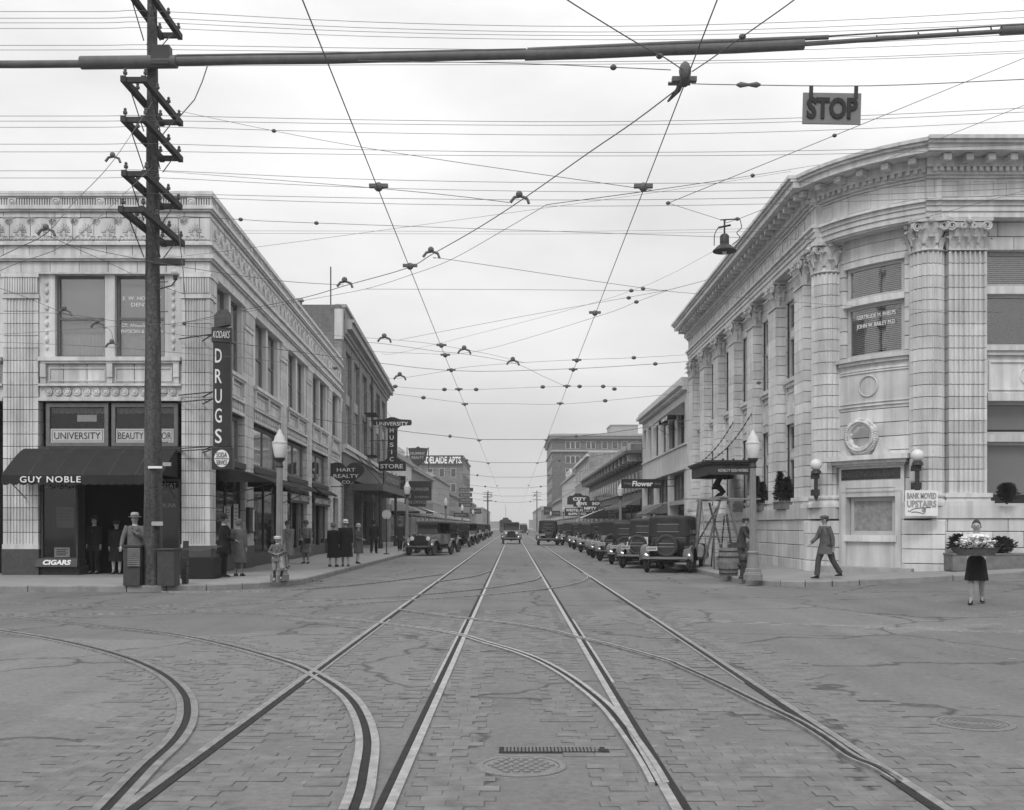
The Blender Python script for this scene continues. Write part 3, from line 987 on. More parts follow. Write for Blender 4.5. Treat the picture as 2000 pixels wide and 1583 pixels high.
# mezzanine windows with lettered boards (front)
for (a, b, s_, lx) in ((-13.9, -12.05, 'UNIVERSITY', 0.74), (-11.95, -9.98, 'BEAUTY PARLOR', 0.80)):
    o = window(LF, a, b, 3.98, 5.26, lb, 0.12, None, woodf, glassd, None, 0.11)
    LF.part('painted_board', mat('cream_board', 0.46, 0.6, 0.06), o, a + 0.13, b - 0.13, -0.108, -0.095, 4.09, 4.50)
    fm = MB()
    for z in (4.13, 4.45): LF.box(fm, a + 0.17, b - 0.17, -0.096, -0.092, z, z + 0.012)
    for u in (a + 0.17, b - 0.182): LF.box(fm, u, u + 0.012, -0.096, -0.0915, 4.142, 4.45)
    fm.build('border_line', letd, o)
    text(s_, 0.20, (0.5 * (a + b), YL + 0.088, 4.295), (1, 0, 0), (0, 0, 1), letd, o, width=(b - a) * lx, bold=-0.002)
    vm = MB(); K = 40; rr = []
    for i in range(K + 1):
        u = a + 0.12 + (b - a - 0.24) * i / K
        rr.append([(u, YL + 0.20 + 0.02 * (i % 2), 5.13), (u, YL + 0.20 + 0.02 * (i % 2), 4.99 - 0.03 * abs(sin(i * 0.7)))])
    vm.loft(rr, False, False).build('pelmet', mat('grey_lace', 0.2, 0.9), o)
LF.part('small_card', paper, lb, -13.0, -12.42, -0.15, -0.145, 4.72, 4.92)
LF.part('storefront_beam', woodd, lb, -14.06, -9.86, -0.4, 0.06, 3.80, 3.96)
# shopfront below: left display window, deep entry, right display window
LF.part('display_plinth', woodd, lb, -14.06, -12.9, -0.75, -0.05, 0.16, 0.42)
window(LF, -14.05, -12.95, 0.62, 3.0, lb, 0.12, None, woodd, glassd, None, 0.06, name='display_window')
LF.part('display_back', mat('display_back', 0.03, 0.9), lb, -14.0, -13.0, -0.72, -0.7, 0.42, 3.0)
LF.part('display_floor', woodd, lb, -14.0, -12.95, -0.7, -0.15, 0.42, 0.60)
window(LF, -10.75, -9.9, 0.62, 3.0, lb, 0.12, None, woodd, glassd, None, 0.06, name='display_window')
LF.part('display_plinth', woodd, lb, -10.78, -9.87, -0.75, -0.05, 0.16, 0.60)
text('DON-JULIAN', 0.17, (-13.5, YL + 0.112, 2.80), (1, 0, 0), (0, 0, 1), letg, lb, width=0.9)
text('GREAT', 0.16, (-10.28, YL + 0.112, 2.80), (1, 0, 0), (0, 0, 1), letg, lb, width=0.5)
text('ALINA', 0.12, (-10.25, YL + 0.112, 2.22), (1, 0, 0), (0, 0, 1), letg, lb, width=0.4)
# things shown in the left display window
def card(W, u, d, z, wd, ht, label, m=paper, lines=4):
    t = thing('display_card', label, 'card', tuple(W.p(u, d, z)))
    W.part('board', m, t, u - wd / 2, u + wd / 2, d - 0.01, d, z, z + ht)
    m_ = MB()
    for k in range(lines): W.box(m_, u - wd * 0.36, u + wd * (0.36 - 0.12 * (k % 2)), d, d + 0.003, z + ht * (0.85 - 0.6 * k / max(1, lines)) - 0.025, z + ht * (0.85 - 0.6 * k / max(1, lines)))
    m_.build('printed_lines', letd, t)
    return t
card(LF, -13.45, -0.35, 1.55, 0.52, 0.62, 'grey poster card standing high in the dark display window under the awning', mat('grey_card', 0.13, 0.9))
card(LF, -13.5, -0.25, 0.62, 0.46, 0.34, 'small pale card at the bottom of the cigar display window')
cs = thing('cigar_sign', 'dark slanted board lettered CIGARS in white below the display window', 'sign', (-13.45, YL - 0.05, 0.35))
MB().add([(-14.1, YL - 0.02, 0.64), (-12.92, YL - 0.02, 0.64), (-12.88, YL - 0.16, 0.40), (-14.14, YL - 0.16, 0.40), (-14.14, YL - 0.13, 0.38), (-12.88, YL - 0.13, 0.38), (-12.92, YL + 0.02, 0.62), (-14.1, YL + 0.02, 0.62)],
         [(0, 1, 2, 3), (3, 2, 5, 4), (4, 5, 6, 7), (7, 6, 1, 0), (0, 3, 4, 7), (1, 6, 5, 2)]).build('board', signd, cs)
text('CIGARS', 0.15, (-13.5, YL - 0.098, 0.525), (1, 0, 0), (0, 0.14, 0.24), letw, cs, width=0.82, bold=0.008)
# front awning
aw = awning(LF, -14.5, -9.95, 3.90, 3.05, 1.35, 'broad dark canvas awning with white serif lettering on its valance, over the corner shop front', 0.24, canvas, True, 0, 6)
text('GUY NOBLE', 0.17, (-13.1, YL - 1.41, 2.925), (1, 0, 0), (0, 0, 1), letw, aw, width=1.72, bold=0.002, spacing=1.15)

# side storefronts
for i, (a, b, wins) in enumerate(side_bays):
    k = 1 if i != 4 else 0
    if i < 4:
        window(LS, a + 0.12, b - 0.12, 3.75, 5.28, lb, 0.25, None, woodf, glass, 0.2, 0.12, mull=1, name='mezzanine_window')
        LS.part('storefront_beam', woodd, lb, a, b, -0.4, 0.05, 3.52, 3.72)
        LS.part('bulkhead', tilem, lb, a, b, -0.45, -0.12, 0.16, 0.62)
        if i in (2, 3):
            mid = a + (b - a) * 0.42
            window(LS, a + 0.05, mid - 0.1, 0.62, 3.5, lb, 0.2, 2.7, woodf, glassd, None, 0.07, name='display_window')
            d_ = window(LS, mid + 0.0, mid + 1.0, 0.17, 2.6, lb, 0.5, 0.9, woodd, glassd, None, 0.13, name='door')
            LS.part('handle', chrome, d_, mid + 0.85, mid + 0.9, -0.45, -0.40, 1.1, 1.35)
            window(LS, mid + 1.1, b - 0.05, 0.62, 3.5, lb, 0.2, 2.7, woodf, glassd, None, 0.07, name='display_window')
        else:
            window(LS, a + 0.05, b - 0.05, 0.62, 3.5, lb, 0.2, None, woodd, glassd, None, 0.07, mull=1, name='display_window')
    else:
        LS.part('wall', terra, lb, a, a + 0.5, -0.4, 0.0, 0.16, 5.3)
        d_ = window(LS, a + 0.5, b - 0.5, 0.17, 3.2, lb, 0.25, 2.5, woodf, glassd, None, 0.1, name='door')
        LS.part('wall', terra, lb, b - 0.5, b, -0.4, 0.0, 0.16, 5.3)
        LS.part('wall', terra, lb, a + 0.5, b - 0.5, -0.4, -0.004, 3.2, 5.3)
awning(LS, 31.2, 34.6, 3.45, 2.95, 1.7, 'dark canvas awning on the side wall nearest the corner, beneath the drugs sign', 0.10, canvas, False, 0, 4)
awning(LS, 35.6, 39.7, 3.5, 3.0, 1.1, 'dark canvas awning on the side wall, second from the corner', 0.10, canvas, False, 0, 4)
awning(LS, 40.9, 44.8, 3.5, 3.25, 0.45, 'rolled dark awning above the pharmacy door', 0.08, canvas, False, 0, 3)
awning(LS, 45.9, 49.9, 3.5, 3.25, 0.45, 'rolled dark awning nearest the heart-shaped sign', 0.08, canvas, False, 0, 3)
for a, b, lab in ((40.9, 44.7, 'dark fascia board with white pharmacy lettering above the side door'), (45.9, 49.8, 'dark fascia board with the repeated pharmacy lettering, farther along the side wall')):
    t = thing('fascia_sign', lab, 'sign', (XL + 0.1, (a + b) / 2, 2.7))
    LS.part('board', signd, t, a, b, 0.06, 0.12, 2.62, 3.10)
    text('UNIVERSITY PHARMACY', 0.26, left_p((a + b) / 2, 0.128, 2.86), LDIR, (0, 0, 1), letw, t, width=LS.length(a, b) * 0.93)
# papers in the first side shop window
for k, (u, z, wd, ht, lab) in enumerate([(32.9, 1.5, 0.7, 0.75, 'white paper bill pasted in the corner side window'), (33.9, 1.35, 0.55, 1.0, 'tall pointed show card in the corner side window'), (34.15, 1.45, 0.22, 0.2, 'tiny white card low in the corner side window')]):
    card(LS, u, -0.17, z, wd, ht, lab, paper, 5)
dc = thing('wall_directory', 'white lettered directory panel in dark case on the side wall pier', 'sign case', (XL + 0.1, 34.95, 1.5))
LS.part('case', woodd, dc, 34.5, 35.2, 0.0, 0.12, 1.35, 2.25)
LS.part('panel', paper, dc, 34.95, 35.12, 0.121, 0.13, 1.42, 2.18)

# DRUGS sign: tall box hung off the corner at a slant
ds = thing('drugs_sign', 'tall dark vertical box sign with white letters spelling DRUGS on the building corner', 'sign', (-8.55, 29.8, 3.0))
P0, P1 = at(416, 700, 29.6), at(440, 700, 30.9)
sx_ = Vector((P1.x - P0.x, P1.y - P0.y, 0)); sx_.normalize()
sx_ = Vector((1, 0.12, 0)).normalized(); sn = Vector((sx_.y, -sx_.x, 0))
c0 = at(428, 700, 29.5); c0.z = 0
def sbox(a0, a1, d0, d1, z0, z1):
    P = lambda a, d, z: c0 + sx_ * a + sn * d + Vector((0, 0, z))
    return MB().hexa([P(a0, d0, z0), P(a1, d0, z0), P(a1, d1, z0), P(a0, d1, z0), P(a0, d0, z1), P(a1, d0, z1), P(a1, d1, z1), P(a0, d1, z1)])
zz = lambda y: H + (1028 - y) * 29.5 / F
sbox(-0.17, 0.33, -0.28, 0, zz(872), zz(668)).build('shaft', signd, ds)
sbox(-0.21, 0.36, -0.31, 0.03, zz(668), zz(640)).build('head', signd, ds)
hd = MB()
P = lambda a, d, z: c0 + sx_ * a + sn * d + Vector((0, 0, z))
prof = [(-0.14, zz(640)), (0.30, zz(634)), (0.30, zz(612)), (0.24, zz(604)), (-0.02, zz(606)), (-0.14, zz(616))]
hd.loft([[P(a, -0.26, z) for a, z in prof], [P(a, 0.0, z) for a, z in prof]]).build('crest', mat('sign_weathered', 0.09, 0.8, 0.5, 8), ds)
sbox(-0.20, 0.38, -0.33, 0.05, zz(917), zz(874)).build('foot', signd, ds)
fc = lambda a, y, d=0.036: c0 + sx_ * a + sn * d + Vector((0, 0, zz(y)))
for ch, y in zip('DRUGS', (695, 735, 774, 812, 852)):
    text(ch, 0.40, fc(-0.02, y, 0.006), sx_, (0, 0, 1), letw, ds, width=0.19, bold=0.004)
text('KODAKS', 0.2, fc(0.07, 654), sx_, (0.12, 0, 1), letw, ds, width=0.46)
dm = MB(); K = 28
dm.add([fc(0.08 - 0.0, 896, 0.058) + sx_ * (0.21 * cos(2 * pi * k / K)) + Vector((0, 0, 0.25 * sin(2 * pi * k / K))) for k in range(K)], [tuple(range(K))])
dm.build('roundel', letw, ds)
text('SODA', 0.15, fc(0.08, 889, 0.066), sx_, (0, 0, 1), letd, ds, width=0.30)
text('SERVICE', 0.13, fc(0.08, 904, 0.066), sx_, (0, 0, 1), letd, ds, width=0.30)
bm_ = MB()
bm_.beam(fc(-0.12, 896.5, 0.062), fc(0.28, 896.5, 0.062), 0.008, 0.02)
bm_.build('divider', letd, ds)
br = MB()
for y in (652, 765, 779, 872, 877):
    br.beam(fc(-0.2, y, -0.1), (-9.9, YL - 0.05, zz(y)), 0.03, 0.03)
    br.beam(fc(-0.2, y, -0.1), (-9.2, YL - 0.03, zz(y) - 0.05), 0.03, 0.03)
br.build('bracket_bars', iron, ds)
# ---------------------------------------------------------------- bank on the right corner
BS = Wall(lambda u, d, z: (9.55 - d, u, z))
BF = Wall(lambda u, d, z: (u, 28.75 - d, z))
AR = 4.69
AO = (13.99, 32.82)
def arc_p(u, d, z):
    t_ = u / AR
    ox, oy = -0.772 * cos(t_) + 0.636 * sin(t_), -0.636 * cos(t_) - 0.772 * sin(t_)
    return (AO[0] + ox * (AR + d), AO[1] + oy * (AR + d), z)
BA = Wall(arc_p, 14)
bk = thing('bank_building', 'pale terracotta bank with curved corner, fluted columns and deep cornice, right of the street', 'building', (13, 40, 0.2))
tb = terra2
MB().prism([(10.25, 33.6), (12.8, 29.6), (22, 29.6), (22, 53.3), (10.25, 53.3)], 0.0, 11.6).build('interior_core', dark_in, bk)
roofp = [arc_p(-2.1 + 4.2 * i / 10, 0.3, 0)[:2] for i in range(11)] + [(22, 28.5), (22, 53.3), (9.3, 53.3)]
MB().prism(roofp, 11.62, 11.90).build('roof', mat('tar_roof', 0.05), bk)
BANDS = [('architrave_fascia', 10.15, 10.31, 0.36), ('architrave_fascia', 10.31, 10.46, 0.40), ('architrave_fascia', 10.46, 10.58, 0.44), ('taenia', 10.58, 10.66, 0.52),
         ('frieze', 10.66, 11.22, 0.36), ('bed_moulding', 11.22, 11.29, 0.42), ('bed_moulding', 11.29, 11.35, 0.50), ('dentil_backing', 11.35, 11.48, 0.50), ('modillion_backing', 11.48, 11.74, 0.58),
         ('corona', 11.74, 11.92, 1.10), ('cyma', 11.92, 12.0, 1.18), ('cyma', 12.0, 12.10, 1.26)]
for nm, a, b, d in BANDS:
    BS.part(nm, tb, bk, 30.95 - d * 0.25, 53.35, -0.5, d + 0.06, a, b)
    BF.part(nm, tb, bk, 11.55 - d * 0.3, 21, -0.5, d + 0.06, a, b)
    BA.part(nm, tb, bk, -2.12, 2.06, -0.35, d, a - 0.004, b - 0.006, 18)
BA.part('soffit', tb, bk, -2.1, 2.05, -0.5, 0.3, 10.10, 10.149, 18)
def runs(W, u0, u1, pitch, wd, d0, d1, z0, z1, name, stuff=False):
    k = int(abs(u1 - u0) / pitch)
    mm = None
    j = MB()
    me = block_mesh(wd, d1 - d0, z1 - z0, tb, 0.02)
    for i in range(k):
        uc = u0 + (i + 0.5) * (u1 - u0) / k
        if stuff: W.box(j, uc - wd / 2, uc + wd / 2, d0, d1, z0, z1, 1)
        else: W.piece(name, me, bk, uc, (d0 + d1) / 2, (z0 + z1) / 2)
    if stuff: j.build(name, tb, bk)['kind'] = 'stuff'
for W, a, b, dd in ((BS, 30.95, 53.3, 0.06), (BF, 11.5, 20.5, 0.06), (BA, -1.95, 1.75, 0.0)):
    runs(W, a, b, 0.18, 0.10, 0.4 + dd, 0.60 + dd, 11.36, 11.47, 'dentils', True)
    runs(W, a, b, 0.6, 0.2, 0.5 + dd, 0.92 + dd, 11.54, 11.73, 'modillion')
    k = int(abs(b - a) / 0.95)
    for i in range(k):
        uc = a + (i + 0.5) * (b - a) / k
        h_ = 0.345; fm = MB(); dd2 = 0.352 + dd
        W.box(fm, uc - h_, uc + h_, dd2, dd2 + 0.03, 11.14, 11.18, 3); W.box(fm, uc - h_, uc + h_, dd2, dd2 + 0.03, 10.72, 10.76, 3)
        W.box(fm, uc - h_, uc - h_ + 0.04, dd2, dd2 + 0.029, 10.76, 11.14, 1); W.box(fm, uc + h_ - 0.04, uc + h_, dd2, dd2 + 0.029, 10.76, 11.14, 1)
        fm.build('frieze_panel', tb, bk)

# Corinthian capitals, fluted shafts
def leaf(mb, p, nrm, wd, z0, z1, curl):
    t_ = Vector((-nrm.y, nrm.x, 0))
    rings = []
    for f, o, wf in ((0, 0.0, 0.55), (0.35, 0.02, 0.95), (0.65, 0.05, 1.0), (0.88, 0.10, 0.8), (1.0, 0.16, 0.55), (0.95, 0.20, 0.35), (0.85, 0.20, 0.15)):
        c = p + nrm * (o * curl) + Vector((0, 0, z0 + (z1 - z0) * f))
        hw = wd * wf / 2
        rings.append([c - t_ * hw - nrm * 0.02, c - t_ * hw * 0.5 + nrm * 0.012, c + nrm * 0.035, c + t_ * hw * 0.5 + nrm * 0.012, c + t_ * hw - nrm * 0.02])
    mb.loft(rings, False, False)
def volute(mb, c, ax, r):
    """spiral scroll centred at c in the plane of ax and z"""
    n = 20
    pts = []
    for k in range(n):
        a = pi * 0.5 + k * 0.62; rr = r * (1 - 0.8 * k / n)
        pts.append(c + ax * (rr * cos(a)) + Vector((0, 0, rr * sin(a))))
    mb.tube(pts, [0.036 * (1 - 0.4 * k / n) for k in range(n)], 5)
def capital_pil(wd, dp, h):
    mb = MB()
    mb.loft([[(-wd / 2 * s_, 0, z), (-wd / 2 * s_, -dp * s_, z), (wd / 2 * s_, -dp * s_, z), (wd / 2 * s_, 0, z)] for s_, z in ((1, 0), (1.0, 0.5 * h), (1.1, 0.85 * h))])
    mb.box(-wd / 2 - 0.03, wd / 2 + 0.03, -dp - 0.03, 0, 0.0, 0.05)
    nr = Vector((0, -1, 0))
    for i in range(4): leaf(mb, Vector((-wd / 2 + wd * (i + 0.5) / 4, -dp, 0)), nr, wd * 0.27, 0.05, 0.40 * h, 1.0)
    for i in range(3): leaf(mb, Vector((-wd / 2 + wd * (i + 1) / 4, -dp - 0.02, 0)), nr, wd * 0.27, 0.2, 0.66 * h, 1.1)
    for s_ in (-1, 1):
        for y in (-dp * 0.25, -dp * 0.8): leaf(mb, Vector((s_ * wd / 2, y, 0)), Vector((s_, 0, 0)), 0.2, 0.05, 0.42 * h, 1.0)
        leaf(mb, Vector((s_ * wd / 2, -dp * 0.5, 0)), Vector((s_, 0, 0)), 0.2, 0.2, 0.66 * h, 1.0)
        volute(mb, Vector((s_ * wd * 0.46, -dp - 0.10, 0.74 * h)), Vector((-s_, -0.15, 0)), 0.15)
        volute(mb, Vector((s_ * wd * 0.14, -dp - 0.07, 0.74 * h)), Vector((s_, 0, 0)), 0.09)
        volute(mb, Vector((s_ * (wd / 2 + 0.08), -dp * 0.75, 0.74 * h)), Vector((0, 1, 0)), 0.13)
        mb.tube([(s_ * wd * 0.2, -dp - 0.03, 0.5 * h), (s_ * wd * 0.3, -dp - 0.06, 0.68 * h), (s_ * wd * 0.42, -dp - 0.09, 0.84 * h)], 0.03, 5)
    q = wd / 2 + 0.12
    mb.prism([(-q, 0), (-q, -dp - 0.14), (-q * 0.6, -dp - 0.08), (0, -dp - 0.06), (q * 0.6, -dp - 0.08), (q, -dp - 0.14), (q, 0)], h * 0.88, h - 0.004)
    mb.ball((0, -dp - 0.10, 0.9 * h), 0.09, 8, 6)
    return mb.mesh('capital', tb)
def capital_col(r, h):
    mb = MB()
    mb.lathe([(r, 0), (r + 0.04, 0.02), (r + 0.04, 0.05), (r * 0.98, 0.07), (r * 0.98, 0.5 * h), (r * 1.15, 0.86 * h)], 24)
    for row, (n, z0, z1, ph) in enumerate(((8, 0.05, 0.40 * h, 0), (8, 0.2, 0.66 * h, pi / 8))):
        for i in range(n):
            a = 2 * pi * i / n + ph
            nr = Vector((cos(a), sin(a), 0)); leaf(mb, nr * r * (1 + 0.03 * row), nr, r * 0.62, z0, z1, 1.05)
    for i in range(4):
        a = pi / 4 + i * pi / 2
        nr = Vector((cos(a), sin(a), 0))
        for s_ in (-1, 1):
            t_ = Vector((-nr.y, nr.x, 0)) * s_
            volute(mb, nr * (r * 1.28) + t_ * 0.08 + Vector((0, 0, 0.74 * h)), (t_ * 0.5 - nr * 0.85).normalized(), 0.14)
        mb.tube([nr * r * 1.0 + Vector((0, 0, 0.5 * h)), nr * r * 1.12 + Vector((0, 0, 0.68 * h)), nr * r * 1.36 + Vector((0, 0, 0.86 * h))], 0.04, 5)
        a2 = i * pi / 2
        mb.ball((cos(a2) * r * 1.22, sin(a2) * r * 1.22, 0.9 * h), 0.085, 8, 6)
    q = r * 1.33
    pl = []
    for i in range(4):
        a = pi / 4 + i * pi / 2
        for k, f in ((0, 1.28), (0.12, 1.22), (0.5, 0.88), (0.88, 1.22)):
            b = a + k * pi / 2
            pl.append((cos(b) * r * 1.25 * f, sin(b) * r * 1.25 * f))
    mb.prism(pl, 0.88 * h, h - 0.004)
    return mb.mesh('capital', tb)
def fl_circle(r, nf=20, fl=0.065):
    pts = []
    for i in range(nf):
        a0 = 2 * pi * i / nf; s_ = 2 * pi / nf
        for f, dd in ((0.06, 0), (0.25, fl * 0.8), (0.5, fl), (0.75, fl * 0.8), (0.94, 0)):
            pts.append(((r - dd) * cos(a0 + s_ * f), (r - dd) * sin(a0 + s_ * f)))
    return pts
ZB, ZC, ZT = 2.52, 9.25, 10.148
ND = 20
hD = (ZC - ZB) / ND
drum = MB().prism(fl_circle(0.465), 0, hD - 0.02).mesh('drum', tb)
capc = capital_col(0.45, ZT - ZC)
def column(x, y, ang, lab):
    c = MB()
    for i in range(ND):
        o = link('drum', drum, bk, (x, y, ZB + i * hD)); o.rotation_euler = (0, 0, random.choice((0, 0)))
    o = link('column_capital', capc, bk, (x, y, ZC)); o.rotation_euler = (0, 0, ang)
    b = MB().lathe([(0.62, 2.16), (0.62, 2.26), (0.60, 2.30), (0.54, 2.34), (0.52, 2.38), (0.56, 2.42), (0.56, 2.47), (0.48, 2.52)], 28, (x, y, 0))
    b.build('column_base', tb, bk, True)
column(9.60, 31.3, radians(-5), '')
column(11.66, 28.85, radians(-10), '')
def pil_set(wd, dp, nf):
    return (MB().prism(fluted_section(wd, dp + 0.2, nf, fl=0.07, mar=0.05), 0, hD - 0.02).mesh('pilaster_block', tb), capital_pil(wd, dp + 0.2, ZT - ZC))
PS = pil_set(1.05, 0.35, 7)
def pilaster(W, uc, wd, ps):
    for i in range(ND): W.piece('pilaster_block', ps[0], bk, uc, -0.2, ZB + i * hD)
    W.piece('capital', ps[1], bk, uc, -0.2, ZC)
    for z0, z1, e in ((2.16, 2.30, 0.12), (2.30, 2.40, 0.05), (2.40, 2.52, 0.09)):
        W.part('pilaster_base', tb, bk, uc - wd / 2 - e, uc + wd / 2 + e, -0.2, 0.35 + e, z0, z1)
PY = [33.0, 36.4, 39.8, 43.2, 46.55, 49.9, 53.05]
for yc in PY: pilaster(BS, yc, 1.05, PS)
for xc in (12.62, 16.4): pilaster(BF, xc, 1.12, PS)

# walls between: plinth courses, jambs, spandrels, windows
def plinth(W, u0, u1, d, L=0.8):
    zs = [0.1, 0.55, 1.0, 1.45, 1.82]
    W.part('plinth_backing', mortar, bk, u0 + 0.06, u1 - 0.06, -0.3, d - 0.03, 0.0, 2.1)
    for k, (a, b) in enumerate(zip(zs[:-1], zs[1:])):
        W.course(bk, u0, u1, a, b, 0.0, d, L, tb, 0.5 * (k % 2), name='plinth_block')
    W.part('plinth_cap', tb, bk, u0 - 0.02, u1 + 0.02, -0.3, d + 0.05, 1.82, 2.16)
def ring_mesh(ru, rz):
    K = 28
    m_ = MB()
    rings = []
    for k in range(K + 1):
        a = 2 * pi * k / K
        c = Vector((ru * cos(a), -0.0, rz * sin(a)))
        nr = Vector((cos(a), 0, sin(a)))
        rings.append([c + nr * 0.025, c + Vector((0, -0.03, 0)), c - nr * 0.025])
    m_.loft(rings, False, False)
    return m_.mesh('panel_ring', tb)
ringm = ring_mesh(0.26, 0.26)
def bank_bay(W, u0, u1, w0, w1, name2=None, head=True, n=None, rec=0.3):
    W.part('wall_backing', mortar, bk, u0, w0, -0.45, -0.03, 2.1, 10.15, n)
    W.part('wall_backing', mortar, bk, w1, u1, -0.45, -0.03, 2.1, 10.15, n)
    for i in range(17):
        z0 = 2.2 + i * 0.42; z1 = z0 + 0.42
        if w0 - u0 > 0.08: W.course(bk, u0, w0, z0, z1, -0.40, 0.0, 1.0, tb, 0, name='jamb_block')
        if u1 - w1 > 0.08: W.course(bk, w1, u1, z0, z1, -0.40, 0.0, 1.0, tb, 0, name='jamb_block')
    for z0, z1 in ((9.34, 9.73), (9.73, 10.14)):
        W.course(bk, u0, u1, z0, z1, -0.40, 0.005, 0.8, tb, 0.5 if z0 > 9.5 else 0, name='wall_block')
    W.part('lintel', tb, bk, w0, w1, -0.45, 0.02, 5.12, 5.34)
    W.part('spandrel', tb, bk, w0, w1, -0.45, -0.04, 5.34, 6.40)
    fm = MB()
    a, b = w0 + 0.05, w1 - 0.05
    W.box(fm, a, b, -0.05, 0.0, 6.20, 6.25); W.box(fm, a, b, -0.05, 0.0, 5.42, 5.47); W.box(fm, a, a + 0.05, -0.05, -0.001, 5.47, 6.20); W.box(fm, b - 0.05, b, -0.05, -0.001, 5.47, 6.20)
    fm.build('spandrel_frame', tb, bk)
    W.piece('spandrel_ring', ringm, bk, (w0 + w1) / 2, -0.035, 5.83)
    W.part('sill', tb, bk, w0 - 0.08, w1 + 0.08, -0.45, 0.12, 6.52, 6.66)
    W.part('sill_fillet', tb, bk, w0 - 0.03, w1 + 0.03, -0.45, 0.06, 6.40, 6.52)
    o = window(W, w0, w1, 6.66, 8.15, bk, rec, None, woodl, glass, 'venetian', 0.09)
    W.part('transom', tb, bk, w0, w1, -0.40, -0.1, 8.15, 8.36)
    window(W, w0, w1, 8.36, 9.34, bk, rec, None, woodl, glass, 'venetian', 0.09)
    window(W, w0, w1, 2.16, 3.98, bk, rec, None, woodl, glassd, 0.85, 0.09)
    W.part('transom', tb, bk, w0, w1, -0.40, -0.1, 3.98, 4.18)
    window(W, w0, w1, 4.18, 5.12, bk, rec, None, woodl, glassd, 0.9, 0.09)
for a, b in zip(PY[:-1], PY[1:]):
    bank_bay(BS, a + 0.52, b - 0.52, a + 0.68, b - 0.68, rec=0.14)
plinth(BS, 31.35, 53.5, 0.42)
plinth(BF, 11.6, 20, 0.42)
for z in range(19):
    BS.course(bk, 31.75, 32.5, 2.16 + 0.42 * z, 2.58 + 0.42 * z, -0.4, 0.0, 1.0, tb, 0, name='wall_block')
bank_bay(BF, 13.16, 15.86, 13.32, 15.7)
bank_bay(BF, 16.96, 20, 17.2, 19.6)

# the curved corner bay
CW0, CW1 = -1.03, 1.02
BA.part('wall_backing', mortar, bk, -1.9, CW0, -0.6, -0.19, 0.1, 10.1); BA.part('wall_backing', mortar, bk, CW1, 1.9, -0.6, -0.19, 0.1, 10.1)
BA.part('wall_backing', mortar, bk, CW0, CW1, -0.6, -0.19, 3.0, 6.4)
zc = [0.15 + 0.405 * i for i in range(25)]
for k, (a, b) in enumerate(zip(zc[:-1], zc[1:])):
    if a < 2.7:
        BA.course(bk, -2.25, -1.05, a, b, -0.55, -0.15 + (0.55 if a < 1.7 else 0), 0.8, tb, 0, name='wall_block')
        BA.course(bk, 1.05, 2.2, a, b, -0.55, -0.15 + (0.55 if a < 1.7 else 0), 0.8, tb, 0, name='wall_block')
    elif b < 6.3: BA.course(bk, -1.8, 1.8, a, b, -0.55, -0.15, 0.72, tb, 0.5 * (k % 2), name='wall_block')
    elif a < 9.25:
        BA.course(bk, -1.8, CW0, a, b, -0.55, -0.15, 0.8, tb, 0, name='wall_block'); BA.course(bk, CW1, 1.8, a, b, -0.55, -0.15, 0.8, tb, 0, name='wall_block')
    elif b < 10.0: BA.course(bk, -1.8, 1.8, a, b, -0.55, -0.15, 0.72, tb, 0.5 * (k % 2), name='wall_block')
BA.part('window_head', tb, bk, CW0, CW1, -0.55, -0.148, 9.275, 9.458)
BA.part('wall_top', tb, bk, -1.9, 1.9, -0.55, -0.152, 9.872, 10.11)
BA.part('apron', tb, bk, -1.8, 1.8, -0.55, -0.153, 6.15, 6.36)
BA.part('plinth_cap', tb, bk, -1.95, -1.1, -0.3, 0.44, 1.82, 2.15); BA.part('plinth_cap', tb, bk, 1.1, 1.95, -0.3, 0.44, 1.82, 2.15)
BA.part('interior_core', dark_in, bk, -1.6, 1.6, -1.3, -0.75, 0.2, 9.9)
BA.part('sill', tb, bk, -1.22, 1.22, -0.5, 0.02, 6.46, 6.58); BA.part('sill_fillet', tb, bk, -1.15, 1.15, -0.5, -0.05, 6.36, 6.46)
o = window(BA, CW0 + 0.04, CW1 - 0.04, 6.58, 8.12, bk, 0.32, None, woodl, glass, 'venetian', 0.10)
wn = Vector(arc_p(0, 1, 0)) - Vector(arc_p(0, 0, 0)); wt = Vector((0.636, -0.772, 0))
for s_, z, wd in (('GERTRUDE M. PHELPS', 7.78, 1.25), ('JOHN W. BAILEY M.D.', 7.50, 1.25)):
    text(s_, 0.12, Vector(arc_p(0.05, -0.29, z)), wt, (0, 0, 1), letw, o, width=wd)
BA.part('transom', tb, bk, CW0, CW1, -0.5, -0.1, 8.12, 8.30)
window(BA, CW0 + 0.04, CW1 - 0.04, 8.30, 9.28, bk, 0.32, None, woodl, glass, 'venetian', 0.10)
BA.part('panel_field', tb, bk, -1.15, 1.15, -0.3, -0.135, 5.12, 6.2)
fm = MB()
for z in (5.12, 5.22, 6.1, 6.17): BA.box(fm, -1.2, 1.2, -0.2, -0.10, z, z + 0.035)
for u in (-1.2, 1.165): BA.box(fm, u, u + 0.035, -0.2, -0.101, 5.155, 6.17, 1)
fm.build('panel_frame', tb, bk)
BA.piece('panel_ring', ring_mesh(0.30, 0.30), bk, -0.1, -0.12, 5.7)
